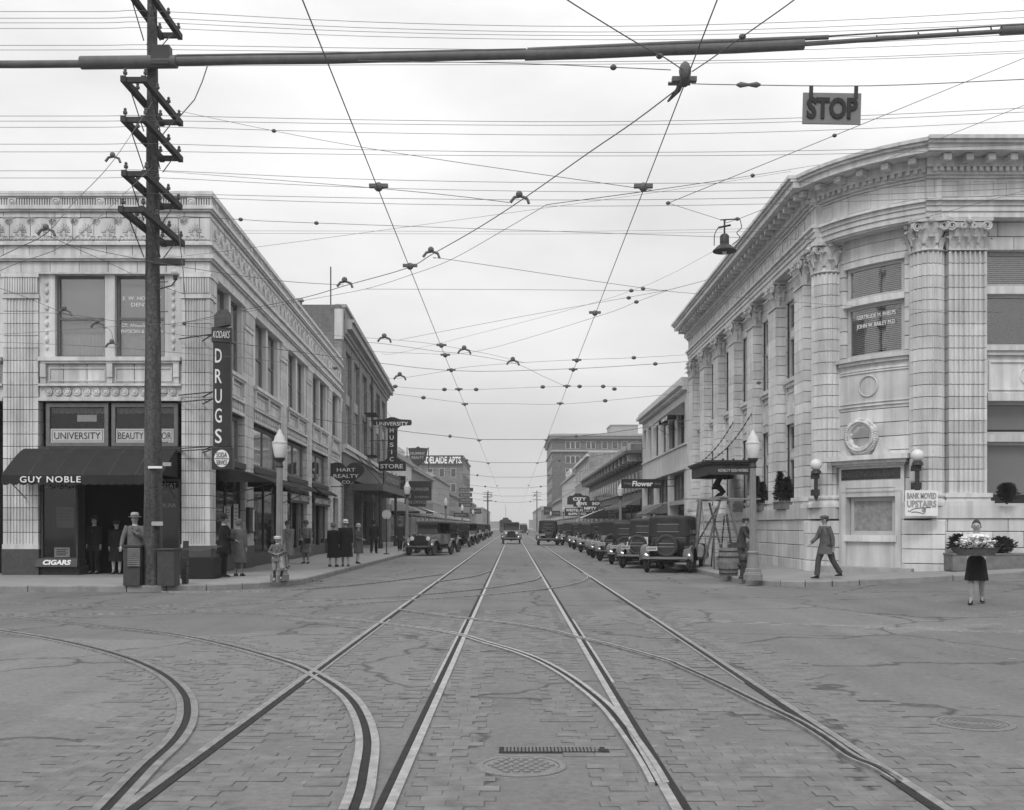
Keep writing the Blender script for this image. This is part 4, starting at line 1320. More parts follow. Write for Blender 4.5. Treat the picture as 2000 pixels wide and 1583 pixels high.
# door surround with hood, name plate, wreath
BA.part('door_hood', tb, bk, -1.22, 1.22, -0.2, 0.34, 3.52, 3.66); BA.part('door_hood', tb, bk, -1.16, 1.16, -0.2, 0.24, 3.42, 3.52); BA.part('door_hood', tb, bk, -1.1, 1.1, -0.2, 0.12, 3.36, 3.42)
BA.part('door_frieze', tb, bk, -1.05, 1.05, -0.2, 0.02, 2.72, 3.36)
npl = BA.part('name_plate', mat('bronze_plate', 0.05, 0.45, 0.3, 8), bk, -0.95, 0.95, 0.0, 0.035, 2.96, 3.28)
for i, (s_, u, wd) in enumerate((('UNIVERSITY', -0.52, 0.72), ('NATIONAL', 0.12, 0.56), ('BANK', 0.66, 0.36))):
    ud = (Vector(arc_p(u + 0.1, 0, 0)) - Vector(arc_p(u - 0.1, 0, 0))).normalized()
    text(s_, 0.17, Vector(arc_p(u, 0.05, 3.12)), ud, (0, 0, 1), mat('bronze_letter', 0.11, 0.5), npl, width=wd)
BA.part('door_surround', tb, bk, -1.05, -0.80, -0.3, 0.02, 0.3, 2.72); BA.part('door_surround', tb, bk, 0.80, 1.05, -0.3, 0.02, 0.3, 2.72)
BA.part('door_head', tb, bk, -0.80, 0.80, -0.3, 0.0, 2.46, 2.72)
bd = MB()
for i in range(30): 
    u = -0.96 + i * 1.92 / 29
    BA.box(bd, u - 0.02, u + 0.02, 0.0, 0.035, 2.60, 2.64, 1)
for s_ in (-1, 1):
    for i in range(34): BA.box(bd, s_ * 0.98 - 0.02, s_ * 0.98 + 0.02, 0.0, 0.04, 0.5 + i * 0.062, 0.53 + i * 0.062, 1)
bd.build('bead_moulding', tb, bk)['kind'] = 'stuff'
BA.part('door_panel', tb, bk, -0.80, 0.80, -0.3, -0.04, 0.3, 1.15); BA.part('door_ledge', tb, bk, -0.84, 0.84, -0.2, 0.06, 1.15, 1.34)
ow_ = window(BA, -0.76, 0.76, 1.34, 2.46, bk, 0.22, None, woodl, glassd, None, 0.12, name='boarded_window')
BA.part('poster_board', mat('soaped_pane', 0.24, 0.8, 0.4, 5), ow_, -0.64, 0.64, -0.20, -0.19, 1.46, 2.34)
BA.part('step', stone, bk, -1.3, 1.4, -0.3, 0.72, 0.0, 0.42)
wm = MB(); K = 40; rings = []
for k in range(K + 1):
    a = 2 * pi * k / K
    rr = 0.42; tr = 0.115 * (1 + 0.16 * sin(k * 4.7))
    ring = []
    for j in range(10):
        b = 2 * pi * j / 10
        r2 = rr + tr * cos(b)
        ring.append(Vector(arc_p(-0.18 + r2 * cos(a), 0.12 + tr * sin(b), 4.22 + r2 * sin(a))))
    rings.append(ring)
wm.loft(rings, False)
wo = wm.build('wreath', tb, bk)
lf = MB()
for k in range(44):
    a = 2 * pi * k / 44
    for j, (rr, dd) in enumerate(((0.36, 0.20), (0.42, 0.24), (0.49, 0.19))):
        lf.ball(arc_p(-0.18 + rr * cos(a + j * 0.06), dd, 4.22 + rr * sin(a + j * 0.06)), 0.05, 5, 4, 0.8)
lf.build('wreath_leaves', tb, wo)['kind'] = 'stuff'
for s_ in (-1, 1):
    am = MB()
    poly = [(0.32, 3.66), (0.86, 3.66), (0.74, 3.78), (0.62, 4.0), (0.56, 4.16), (0.50, 4.0), (0.42, 3.8)]
    am.loft([[arc_p(-0.18 + s_ * a, dd, z) for a, z in poly] for dd in (-0.2, 0.10)])
    am.build('acroterion', tb, bk)
# two globe lamps
def globe_lamp(px, py, Y, label):
    c = at(px, py, Y)
    t = thing('wall_lamp', label, 'lamp', (c.x, c.y, c.z - 0.9), 'globe lamps on the bank front')
    MB().ball(tuple(c), 0.175, 20, 14).build('globe', opal, t, True)
    MB().lathe([(0.08, -0.3), (0.16, -0.26), (0.14, -0.19), (0.10, -0.15)], 12, tuple(c)).build('collar', iron, t)
    m_ = MB()
    m_.box(c.x - 0.09, c.x + 0.09, c.y - 0.05, c.y + 0.25, c.z - 0.42, c.z - 0.27)
    m_.box(c.x - 0.045, c.x + 0.045, c.y - 0.03, c.y + 0.06, c.z - 0.78, c.z - 0.42)
    m_.box(c.x - 0.09, c.x + 0.09, c.y - 0.06, c.y + 0.25, c.z - 0.92, c.z - 0.74)
    m_.lathe([(0.01, -1.08), (0.06, -0.98), (0.08, -0.92)], 8, tuple(c))
    m_.build('bracket', iron, t)
globe_lamp(1594, 908, 30.6, 'white globe lamp on dark bracket on the left column of the bank entrance')
globe_lamp(1792, 890, 28.15, 'white globe lamp on dark bracket above the BANK MOVED sign')
c = at(1800, 983, 27.95)
t = thing('bank_moved_sign', 'white board reading BANK MOVED UPSTAIRS with a pointing hand', 'sign', tuple(c))
MB().box(c.x - 0.445, c.x + 0.445, c.y, c.y + 0.03, c.z - 0.35, c.z + 0.35).build('board', signw, t)
text('BANK MOVED', 0.15, (c.x, c.y - 0.006, c.z + 0.2), (1, 0, 0), (0, 0, 1), letg, t, width=0.80, bold=0.006)
text('UPSTAIRS', 0.17, (c.x, c.y - 0.006, c.z - 0.02), (1, 0, 0), (0, 0, 1), letg, t, width=0.80, bold=0.008)
hm = MB()
hp = lambda L: [(c.x + a, c.y - 0.006, c.z + b) for a, b in L]
hm.tube(hp([(-0.37, -0.20), (-0.33, -0.24), (-0.28, -0.19), (-0.2, -0.15), (-0.08, -0.135), (0.06, -0.13), (0.18, -0.12), (0.24, -0.125)]), 0.009, 4)
hm.tube(hp([(-0.28, -0.25), (-0.15, -0.24), (-0.02, -0.27), (0.06, -0.30), (0.07, -0.26), (0.10, -0.24), (0.09, -0.2), (0.12, -0.17), (0.06, -0.15)]), 0.009, 4)
hm.build('pointing_hand', letd, t)
hm = MB(); hm.ball((c.x + 0.05, c.y - 0.004, c.z - 0.2), 0.05, 10, 6); hm.v = [(p[0], c.y - 0.004 + (p[1] - c.y) * 0.05, p[2]) for p in hm.v]
hm.build('hand_shading', letg, t)
# entrance canopy on the side wall, hung by chains
cn = thing('entrance_canopy', 'dark metal entrance canopy hung on chains from the bank side wall above the trestle', 'canopy', (8.3, 41.2, 3.6))
X0, X1, Y0, Y1 = 7.5, 9.2, 39.3, 43.0
dk = mat('canopy_metal', 0.05, 0.6, 0.3, 5, streak=0.3)
m_ = MB()
m_.box(X0, X1, Y0, Y0 + 0.06, 3.58, 3.98); m_.box(X0, X0 + 0.06, Y0 + 0.06, Y1, 3.58, 3.98); m_.box(X0 + 0.06, X1, Y1 - 0.06, Y1, 3.58, 3.98)
m_.build('skirt', dk, cn)
MB().box(X0 - 0.08, X1, Y0 - 0.08, Y1 + 0.08, 3.98, 4.06).build('cornice', dk, cn)
MB().box(X0 - 0.14, X1, Y0 - 0.14, Y1 + 0.14, 4.06, 4.13).build('cornice_lip', dk, cn)
MB().box(X0 + 0.06, X1, Y0 + 0.06, Y1 - 0.06, 3.86, 3.9).build('ceiling', dk, cn)
for i in range(5):
    MB().box(X0 + 0.1 + i * 0.4, X0 + 0.18 + i * 0.4, Y0 - 0.13, Y0 - 0.05, 4.13, 4.19).build('cresting', dk, cn)
text('NOVELTY SIGN WORKS', 0.11, ((X0 + X1) / 2 + 0.1, Y0 - 0.008, 3.74), (1, 0, 0), (0, 0, 1), letw, cn, width=1.15)
for yy in (Y0 + 0.2, Y1 - 0.2):
    ch = MB()
    a, b = Vector((X0 + 0.15, yy, 4.13)), Vector((9.3, yy, 6.1))
    n_ = 26
    for k in range(n_):
        p_ = a.lerp(b, k / n_) - Vector((0, 0, 0.25 * sin(pi * k / n_)))
        q_ = a.lerp(b, (k + 1.1) / n_) - Vector((0, 0, 0.25 * sin(pi * (k + 1.1) / n_)))
        ch.beam(p_, q_, 0.05 if k % 2 else 0.02, 0.02 if k % 2 else 0.05)
    ch.build('chain', iron, cn)
# planters and shrubs
def shrub(c, h, r, label, cone=True, n=1100):
    t = thing('potted_shrub', label, 'shrub', tuple(c))
    MB().tube([c, c + Vector((0, 0, h * 0.7))], [0.03, 0.012], 6).build('stem', woodd, t)
    m_ = MB()
    for k in range(n):
        f = random.random() ** 0.8
        rr = r * (1 + 0.35 * sin(f * 17) * sin(k * 0.7)) * ((1 - f) ** 0.8 * 0.95 + 0.1 if cone else sqrt(max(0.05, 1 - (2 * f - 1) ** 2))) * sqrt(random.random())
        a = random.uniform(0, 2 * pi)
        p_ = c + Vector((rr * cos(a), rr * sin(a), 0.06 + f * h))
        d_ = Vector((cos(a), sin(a), random.uniform(-0.2, 1.1))).normalized()
        s_ = random.uniform(0.03, 0.075)
        u_ = d_.cross(Vector((random.random(), random.random(), random.random()))).normalized() * s_ * 0.5
        m_.add([p_ - u_, p_ + d_ * s_ * 1.6, p_ + u_, p_ - d_ * s_ * 0.3], [(0, 1, 2, 3)])
    m_.build('foliage', leafm, t)['kind'] = 'stuff'
    return t
def planter(x0, x1, y0, y1, z0, z1, label):
    t = thing('planter_box', label, 'planter', ((x0 + x1) / 2, (y0 + y1) / 2, z0))
    MB().box(x0, x1, y0, y1, z0, z1).build('box', rawwood, t)
    MB().box(x0 - 0.02, x1 + 0.02, y0 - 0.02, y1 + 0.02, z1, z1 + 0.04).build('rim', rawwood, t)
    return t
for (y0, y1, w_) in ((34.0, 35.4, 'nearest the curved corner'), (37.4, 38.8, 'second from the curved corner')):
    planter(9.0, 9.35, y0, y1, 2.17, 2.4, 'long window-ledge planter box on the bank side wall, ' + w_)
    shrub(Vector((9.18, y0 + 0.3, 2.4)), 0.75, 0.22, 'dark cone-shaped shrub in the ledge planter ' + w_)
    shrub(Vector((9.18, y1 - 0.2, 2.4)), 1.0, 0.2, 'taller dark shrub at the far end of the ledge planter ' + w_)
planter(11.85, 14.2, 27.6, 28.2, gz(13) + 0.12, gz(13) + 0.55, 'low wooden planter box at the right edge against the bank front')
shrub(Vector((12.2, 27.9, 0.8)), 0.5, 0.27, 'round dark shrub at the left end of the low planter', False)
shrub(Vector((13.3, 27.9, 0.8)), 0.42, 0.3, 'round dark shrub in the middle of the low planter', False)
shrub(Vector((13.55, 28.1, 2.2)), 0.5, 0.2, 'small dark shrub on the ledge of the front bank window', False)
# ---------------------------------------------------------------- other buildings along the avenue
def brick_material(name, g, var=0.25):
    m = mat(name, g, 0.9, var, 1.5, 0.2, 50, streak=0.15)
    t = m.node_tree; L = t.links.new
    b = t.nodes['Principled BSDF']
    src = b.inputs['Base Color'].links[0].from_socket
    geo = t.nodes.new('ShaderNodeNewGeometry')
    sp = t.nodes.new('ShaderNodeSeparateXYZ'); L(geo.outputs['Position'], sp.inputs[0])
    ad = t.nodes.new('ShaderNodeMath'); ad.operation = 'ADD'; L(sp.outputs[0], ad.inputs[0]); L(sp.outputs[1], ad.inputs[1])
    cb = t.nodes.new('ShaderNodeCombineXYZ'); L(ad.outputs[0], cb.inputs[0]); L(sp.outputs[2], cb.inputs[1])
    bt = t.nodes.new('ShaderNodeTexBrick')
    bt.inputs['Scale'].default_value = 1.0; bt.inputs['Brick Width'].default_value = 0.22; bt.inputs['Row Height'].default_value = 0.078
    bt.inputs['Mortar Size'].default_value = 0.008
    bt.inputs['Color1'].default_value = (1, 1, 1, 1); bt.inputs['Color2'].default_value = (0.72, 0.72, 0.72, 1); bt.inputs['Mortar'].default_value = (1.25, 1.25, 1.25, 1)
    L(cb.outputs[0], bt.inputs['Vector'])
    mu = t.nodes.new('ShaderNodeMix'); mu.data_type = 'RGBA'; mu.blend_type = 'MULTIPLY'; mu.inputs[0].default_value = 1
    L(src, mu.inputs[6]); L(bt.outputs[0], mu.inputs[7]); L(mu.outputs[2], b.inputs['Base Color'])
    return m
brick_d = brick_material('brick_dark', 0.165)
brick_m = brick_material('brick_mid', 0.23)
brick_l = brick_material('brick_pale', 0.27)
brick_t = brick_material('brick_tall', 0.13)
far_glass = mat('far_glass', 0.05, 0.12, 0.3, 2, spec=0.6)
LW = Wall(lambda u, d, z: (-11.2 + d, u, z))
RW = Wall(lambda u, d, z: (9.1 - d, u, z))

def far_window(W, u0, u1, z0, z1, par, fr=woodl, split=True):
    m_ = MB()
    f = 0.09
    W.box(m_, u0, u0 + f, -0.2, 0.02, z0, z1); W.box(m_, u1 - f, u1, -0.2, 0.02, z0, z1)
    W.box(m_, u0 + f, u1 - f, -0.2, 0.018, z0, z0 + f); W.box(m_, u0 + f, u1 - f, -0.2, 0.018, z1 - f, z1)
    if split: W.box(m_, u0 + f, u1 - f, -0.2, 0.016, (z0 + z1) / 2 - 0.04, (z0 + z1) / 2 + 0.04)
    o = m_.build('window', fr, par)
    W.part('pane', far_glass, o, u0 + f, u1 - f, -0.2, 0.006, z0 + f, z1 - f)
    return o

def shop_row(name, label, side, y0, y1, h, m, floors=1, pitch=3.0, cor=stone, depth=14, shop=True, par_step=0.0, win=1.4):
    W = LW if side < 0 else RW
    X = -11.2 if side < 0 else 9.1
    t = thing(name, label, 'building', (X + side * depth / 2, (y0 + y1) / 2, 0.15))
    zs = 3.6 if shop else 0.15
    MB().box(X, X + side * depth, y0, y1, zs, h).build('wall', m, t)
    W.part('cornice', cor, t, y0 + 0.01, y1 - 0.01, 0.002, 0.30, h - 0.45, h - 0.2)
    MB().box(X - side * 0.06, X + side * (depth + 0.05), y0 - 0.02, y1 + 0.02, h, h + 0.12).build('coping', cor, t)
    if par_step: W.part('parapet_step', m, t, (y0 * 0.65 + y1 * 0.35), (y0 * 0.35 + y1 * 0.65), -0.4, -0.02, h + 0.12, h + par_step)
    if shop:
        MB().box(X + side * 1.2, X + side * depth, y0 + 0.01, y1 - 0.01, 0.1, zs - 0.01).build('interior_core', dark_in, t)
        n = max(1, round((y1 - y0) / 6))
        for i in range(n + 1):
            u = y0 + 0.25 + (y1 - y0 - 0.5) * i / n
            W.part('shop_pier', cor, t, u - 0.24, u + 0.24, -1.1, 0.01, 0.1, zs - 0.005)
        for i in range(n):
            a = y0 + 0.25 + (y1 - y0 - 0.5) * i / n + 0.25; b = a + (y1 - y0 - 0.5) / n - 0.5
            W.part('bulkhead', tilem, t, a, b - 1.2, -0.4, -0.1, 0.12, 0.6)
            o = far_window(W, a, b - 1.2, 0.6, 2.7, t, woodd, False)
            far_window(W, a, b, 2.8, 3.55, t, woodd, False)
            far_window(W, b - 1.15, b - 0.1, 0.2, 2.7, t, woodd, False)
    fl = (h - 0.7 - zs) / max(1, floors)
    if floors:
        k = max(1, int((y1 - y0 - 0.6) / pitch))
        for f in range(floors):
            z0 = zs + fl * f + fl * 0.28; z1 = z0 + min(1.9, fl * 0.58)
            for i in range(k):
                uc = y0 + (y1 - y0) * (i + 0.5) / k
                far_window(W, uc - win / 2, uc + win / 2, z0, z1, t)
                W.part('window_sill', cor, t, uc - win / 2 - 0.08, uc + win / 2 + 0.08, 0.0, 0.10, z0 - 0.12, z0 - 0.005)
    return t

# brick block next to the corner building
bb = thing('brick_building', 'dark brick three-storey building with tall windows behind the white corner building', 'building', (-17, 75, 0.15))
y0, y1 = 53.8, 73.2
yn, yf = left_p(y0, 0, 0)[1], left_p(y1, 0, 0)[1]
MB().prism([(-24, yn), left_p(y0, -0.45, 0)[:2], left_p(y1, -0.45, 0)[:2], (-24, yf)], 4.6, 14.2).build('wall', brick_d, bb)
MB().box(-24, -12.6, yn - 0.02, yn + 0.4, 14.2, 15.0).build('gable_parapet', brick_d, bb)
MB().box(-24, -12.5, yn - 0.07, yn + 0.45, 15.0, 15.12).build('parapet_coping', stone, bb)
MB().box(-12.58, -10.25, yn - 0.02, yn + 0.5, 14.2, 14.75).build('parapet_return', brick_d, bb)
MB().box(-10.6, -10.12, yn - 0.04, yn + 0.35, 12.7, 14.5).build('corner_quoin', plaster, bb)
for z0, z1, d in ((12.95, 13.15, 0.12), (13.15, 13.4, 0.25), (13.4, 13.8, 0.55), (13.8, 13.98, 0.68), (13.98, 14.72, 0.12), (14.72, 14.9, 0.22)):
    LS.part('cornice', stone if z1 != 14.72 else brick_m, bb, y0 + 0.36, y1, -0.46, d, z0, z1)
wins = [(55.2, 57.1), (58.1, 60.1), (61.2, 63.2), (64.2, 66.2), (67.3, 69.3), (70.3, 72.2)]
ed = [y0 + 0.02] + [v for ab in wins for v in ab] + [y1 - 0.02]
for a, b in zip(ed[::2], ed[1::2]): LS.part('brick_pier', brick_m, bb, a, b, -0.45, 0.0, 6.5, 12.95)
for a, b in wins:
    for z0, z1 in ((6.8, 9.2), (9.9, 12.4)):
        window(LS, a + 0.08, b - 0.08, z0, z1, bb, 0.3, (z0 + z1) / 2, woodl, glass, 0.35, 0.1)
    LS.part('spandrel', stone, bb, a, b, -0.44, -0.12, 9.22, 9.88)
    LS.part('window_head', brick_m, bb, a, b, -0.44, -0.02, 12.42, 12.95)
    LS.part('window_foot', stone, bb, a, b, -0.44, -0.1, 6.5, 6.79)
LS.part('sill_course', plaster, bb, y0 + 0.02, y1, -0.44, 0.3, 6.25, 6.5)
LS.part('sill_course', plaster, bb, y0 + 0.02, y1, -0.44, 0.18, 6.0, 6.25)
LS.part('sign_band', brick_d, bb, y0 + 0.02, y1, -0.44, 0.05, 4.6, 5.99)
MB().prism([(-24, yn + 0.1), left_p(y0 + 0.1, -1.3, 0)[:2], left_p(y1, -1.3, 0)[:2], (-24, yf)], 0.1, 4.59).build('interior_core', dark_in, bb)
for u in (54.1, 57.5, 61, 66, 70, 72.9): LS.part('shop_pier', brick_d, bb, u - 0.3, u + 0.3, -1.1, 0.02, 0.1, 4.59)
for a, b in ((54.5, 57.1), (57.9, 60.6), (61.5, 65.5), (66.4, 69.6), (70.4, 72.5)):
    window(LS, a, b, 0.5, 3.6, bb, 0.5, 2.9, woodd, glassd, 0.3, 0.08, name='display_window')
fu = 62.3
fe = thing('fire_escape', 'iron fire escape ladder and landing on the dark brick building', 'fire escape', left_p(fu, 0.4, 4.6))
def fq(a, d, z): return left_p(fu + a, d, z)
for z in (6.6, 9.6): LS.part('landing', iron, fe, fu - 0.8, fu + 0.8, 0.02, 0.9, z, z + 0.06)
m_ = MB()
for z in (6.6, 9.6):
    for a in (-0.8, -0.27, 0.27, 0.8): m_.tube([fq(a, 0.9, z), fq(a, 0.9, z + 0.95)], 0.025, 4)
    m_.tube([fq(-0.8, 0.9, z + 0.95), fq(0.8, 0.9, z + 0.95)], 0.025, 4)
m_.build('railing', iron, fe)
m_ = MB()
for a in (-0.2, 0.15): m_.tube([fq(a, 0.5, 6.6), fq(a, 0.5, 12.4)], 0.025, 4)
for k in range(19): m_.tube([fq(-0.2, 0.5, 6.7 + k * 0.3), fq(0.15, 0.5, 6.7 + k * 0.3)], 0.018, 4)
m_.build('ladder', iron, fe)
fp = at(646, 592, 61.2)
fpo = MB().tube([(fp.x, 61.2, 14.7), (fp.x, 61.2, 17.1)], 0.04, 6).build('flagpole', iron)
tag(fpo, 'thin bare flagpole on the roof of the dark brick building', 'flagpole')

# rows beyond, left
shop_row('shop_building', 'low shop building with light upper wall beyond the music store sign', -1, 93.0, 113, 8.6, plaster, 1, 3.2, par_step=0.8)
shop_row('shop_building', 'low brick shop building beyond the striped awning on the left', -1, 113.1, 143, 8.3, brick_m, 1, 3.0)
shop_row('shop_building', 'two-storey pale shop building before the apartment block on the left', -1, 143.1, 180, 9.0, stone, 1, 3.5)
shop_row('shop_building', 'low dark shop building at the foot of the apartment block', -1, 180.1, 228, 7.6, brick_m, 1, 3.5)
ap = shop_row('apartment_block', 'tall dark brick apartment block with white roof sign, left side far down the avenue', -1, 230, 266, 17.4, brick_d, 3, 3.4, depth=18)
for xx in (-13.4, -16.0, -18.6, -21.2):
    for z in (5.6, 9.2, 12.6):
        m_ = MB().box(xx - 0.6, xx + 0.6, 229.96, 230.1, z, z + 2.0); o = m_.build('window', woodl, ap)
        MB().box(xx - 0.5, xx + 0.5, 229.93, 230.05, z + 0.1, z + 1.9).build('pane', far_glass, o)
LWp = at(864, 899, 229.5)
t = thing('roof_sign', 'long dark board with big white letters at the apartment roofline', 'sign', tuple(LWp))
MB().box(LWp.x - 5.1, LWp.x + 4.6, 229.4, 229.6, LWp.z - 0.95, LWp.z + 1.05).build('board', signd, t)
text('ADELAIDE APTS.', 1.4, (LWp.x - 0.1, 229.38, LWp.z), (1, 0, 0), (0, 0, 1), letw, t, width=9.0, bold=0.06, depth=0.03)
shop_row('far_building', 'plain low building beyond the apartment block, left', -1, 268, 310, 8.0, brick_m, 1, 5, shop=False)
shop_row('far_building', 'farthest plain building on the left of the avenue', -1, 312, 380, 7.0, stone, 1, 6, shop=False)
shop_row('far_building', 'dim brick building at the left end of the avenue', -1, 382, 500, 8.5, brick_m, 2, 9, shop=False)
# right
wb = thing('white_shop_building', 'white two-storey shop building with small striped window awnings beyond the bank', 'building', (15, 62.7, 0.15))
y0, y1 = 53.55, 72.0
W = RW
MB().box(9.5, 22, y0, y1, 3.7, 8.9).build('wall', plaster, wb)
wz = [(54.4, 56.6), (57.6, 59.8), (61.0, 63.2), (64.2, 66.4), (67.4, 69.0), (70.0, 71.4)]
ed = [y0] + [v for ab in wz for v in ab] + [y1]
for a, b in zip(ed[::2], ed[1::2]): W.part('wall_pier', plaster, wb, a, b, -0.45, 0, 6.0, 8.2)
for a, b in wz: window(W, a, b, 6.0, 8.2, wb, 0.25, 7.1, woodf, glass, 0.3, 0.09)
W.part('spandrel', plaster, wb, y0, y1, -0.45, 0.0, 4.75, 5.9); W.part('sill_course', plaster, wb, y0, y1, -0.45, 0.08, 5.9, 6.0); W.part('belt_course', plaster, wb, y0, y1, -0.45, 0.12, 4.6, 4.75)
W.part('upper_wall', plaster, wb, y0, y1, -0.45, 0.0, 8.2, 8.75); W.part('cornice', plaster, wb, y0, y1, -0.45, 0.25, 8.75, 8.95); W.part('cornice', plaster, wb, y0, y1, -0.45, 0.45, 8.95, 9.15); W.part('parapet', plaster, wb, y0, y1, -0.45, 0.3, 9.15, 9.4)
for u in (y0 + 0.4, 59.8, 65.8, y1 - 0.4): W.part('shop_pier', plaster, wb, u - 0.35, u + 0.35, -1.1, 0.02, 0.1, 4.6)
MB().box(10.4, 22, y0 + 0.02, y1 - 0.02, 0.1, 4.6).build('interior_core', dark_in, wb)
for a, b in ((54.35, 59.4), (60.2, 65.4), (66.2, 71.2)):
    window(W, a, b, 3.0, 4.55, wb, 0.3, None, woodf, glassd, 0.4, 0.08, mull=3, name='transom_window')
    W.part('storefront_beam', stone, wb, a, b, -0.5, 0.05, 2.78, 3.0)
    window(W, a, b - 1.5, 0.6, 2.78, wb, 0.3, None, woodd, glassd, None, 0.08, mull=1, name='display_window')
    d_ = window(W, b - 1.4, b - 0.2, 0.2, 2.6, wb, 0.6, None, woodd, glassd, None, 0.12, name='door')
    W.part('bulkhead', tilem, wb, a, b - 1.5, -0.5, -0.1, 0.1, 0.6)
awning(RW, 57.5, 59.9, 8.2, 7.5, 0.9, 'small striped window awning, left of the pair on the white shop building', 0.2, mat('awning_stripe_dark', 0.12), stripes=9)
awning(RW, 54.3, 56.7, 8.2, 7.5, 0.9, 'small striped window awning nearest the bank on the white shop building', 0.2, mat('awning_stripe_dark', 0.12), stripes=9)
lb2 = shop_row('arcade_building', 'long dark low building with bracketed eaves on the right of the avenue', 1, 72.1, 122, 6.6, brick_d, 1, 2.2, mat('dark_trim', 0.07), win=1.5)
RW.part('eaves', mat('tile_eaves', 0.09, 0.8), lb2, 72.12, 121.9, 0.0, 1.1, 6.75, 6.95)
RW.part('parapet_wall', brick_d, lb2, 72.12, 121.9, -0.3, 0.75, 6.95, 7.4)
for i in range(17): RW.part('eaves_bracket', stone, lb2, 72.6 + i * 3.0, 72.85 + i * 3.0, 0.0, 1.0, 6.2, 7.5)
shop_row('tan_building', 'pale brick building with bare side wall beyond the bracketed eaves', 1, 122.2, 150, 10.4, brick_l, 2, 3.0, plaster, 7)
shop_row('pale_building', 'pale building with rounded parapet, below the tall brick block', 1, 150.2, 190, 9.6, plaster, 2, 3.2, par_step=1.2)
shop_row('shop_building', 'low building squeezed in before the tall brick block', 1, 190.2, 236, 7.0, brick_m, 1, 3.2)
tb_ = shop_row('tall_brick_block', 'tall six-storey brick block with heavy cornice closing the right side', 1, 238, 275, 23.0, brick_t, 6, 4.0, depth=24)
for z0, z1, d in ((18.9, 19.3, 0.5), (21.9, 22.5, 0.9), (22.5, 22.9, 1.4)):
    MB().box(9.1 - d * 0.6, 33.1, 238 - d, 238.0 - 0.01, z0, z1).build('belt_cornice', stone, tb_)
    MB().box(9.1 - d * 0.6, 9.09, 238, 275, z0 + 0.01, z1 - 0.01).build('belt_cornice', stone, tb_)
for fl in range(6):
    z = 4.4 + fl * 2.95
    if fl == 5: z += 0.4
    xs_ = [(12.2, 15.6), (17.0, 19.2), (20.6, 22.0), (23.0, 24.4), (25.2, 26.6), (27.6, 29)]
    for a, b in xs_:
        o = MB().box(a, b, 237.94, 238.2, z, z + 1.75).build('window', woodl, tb_)
        k = max(1, int((b - a) / 1.0))
        for i in range(k):
            a2 = a + (b - a) * i / k + 0.12; b2 = a + (b - a) * (i + 1) / k - 0.12
            MB().box(a2, b2, 237.9, 238.1, z + 0.1, z + 1.65).build('pane', far_glass, o)
ph = thing('roof_penthouse', 'small pale penthouse box on the roof of the tall brick block', 'penthouse', (28, 250, 23.1))
MB().box(23.5, 30, 246, 256, 23.0, 25.8).build('wall', stone, ph); MB().box(23.3, 30.2, 245.8, 256.2, 25.8, 26.0).build('roof', stone, ph)
shop_row('far_building', 'plain low building past the tall block on the right', 1, 278, 330, 6.8, brick_m, 1, 5, shop=False)
shop_row('far_building', 'dim brick building at the right end of the avenue', 1, 332, 470, 8.0, stone, 2, 9, shop=False)
# low buildings closing the avenue
for x0, x1, y, h, lb_ in ((-24, -3, 620, 4.2, 'dim low building left of the vanishing point'), (-2.5, 9, 680, 3.2, 'dim lowest building at the vanishing point'), (9.5, 30, 600, 5.0, 'dim low building right of the vanishing point')):
    t = thing('far_building', lb_, 'building', ((x0 + x1) / 2, y, 0))
    MB().box(x0, x1, y, y + 12, 0, h).build('wall', brick_m, t); MB().box(x0 - 0.3, x1 + 0.3, y - 0.3, y + 12.3, h, h + 0.3).build('roof', stone, t)

# ---------------------------------------------------------------- hanging signs
def board(name, label, px0, px1, py0, py1, Y, m=signd, th=0.08, cat='sign', poly=None):
    a, b = at(px0, py0, Y), at(px1, py1, Y)
    t = thing(name, label, cat, ((a.x + b.x) / 2, Y, b.z))
    if poly:
        MB().prism([((a.x + b.x) / 2 + p_[0] * (b.x - a.x) / 2, (a.z + b.z) / 2 + p_[1] * (a.z - b.z) / 2) for p_ in poly], Y, Y + th, 'y').build('board', m, t)
    else:
        MB().box(a.x, b.x, Y, Y + th, b.z, a.z).build('board', m, t)
    return t
def letter(t, s_, px, py, Y, hpx, wpx=None, m=letw, bold=0.0, shear=0.0):
    c = at(px, py, Y)
    return text(s_, hpx * Y / F, (c.x, Y - 0.012, c.z), (1, 0, 0), (0, 0, 1), m, t, width=(wpx * Y / F if wpx else None), bold=bold, shear=shear)
def bars(t, L, Y, r=0.025):
    m_ = MB()
    for (x0, y0_, x1, y1_) in L: m_.tube([at(x0, y0_, Y + 0.04), at(x1, y1_, Y + 0.04)], r, 5)
    m_.build('support_bars', iron, t)
heart = []
for k in range(40):
    a = 2 * pi * k / 40
    heart.append((16 * sin(a) ** 3 / 16, (13 * cos(a) - 5 * cos(2 * a) - 2 * cos(3 * a) - cos(4 * a) + 2.5) / 14.6))
t = board('heart_sign', 'dark heart-shaped realty sign with pale letters on an iron bar', 640, 712, 903, 955, 56.0, signd, 0.12, poly=heart)
letter(t, 'HART', 676, 918, 56, 7, 36); letter(t, 'REALTY', 676, 930, 56, 7, 49); letter(t, 'CO.', 677, 942, 56, 6, 18)
bars(t, [(600, 906, 655, 906), (600, 950, 672, 951), (620, 950, 648, 928)], 56)
hY = 77.0
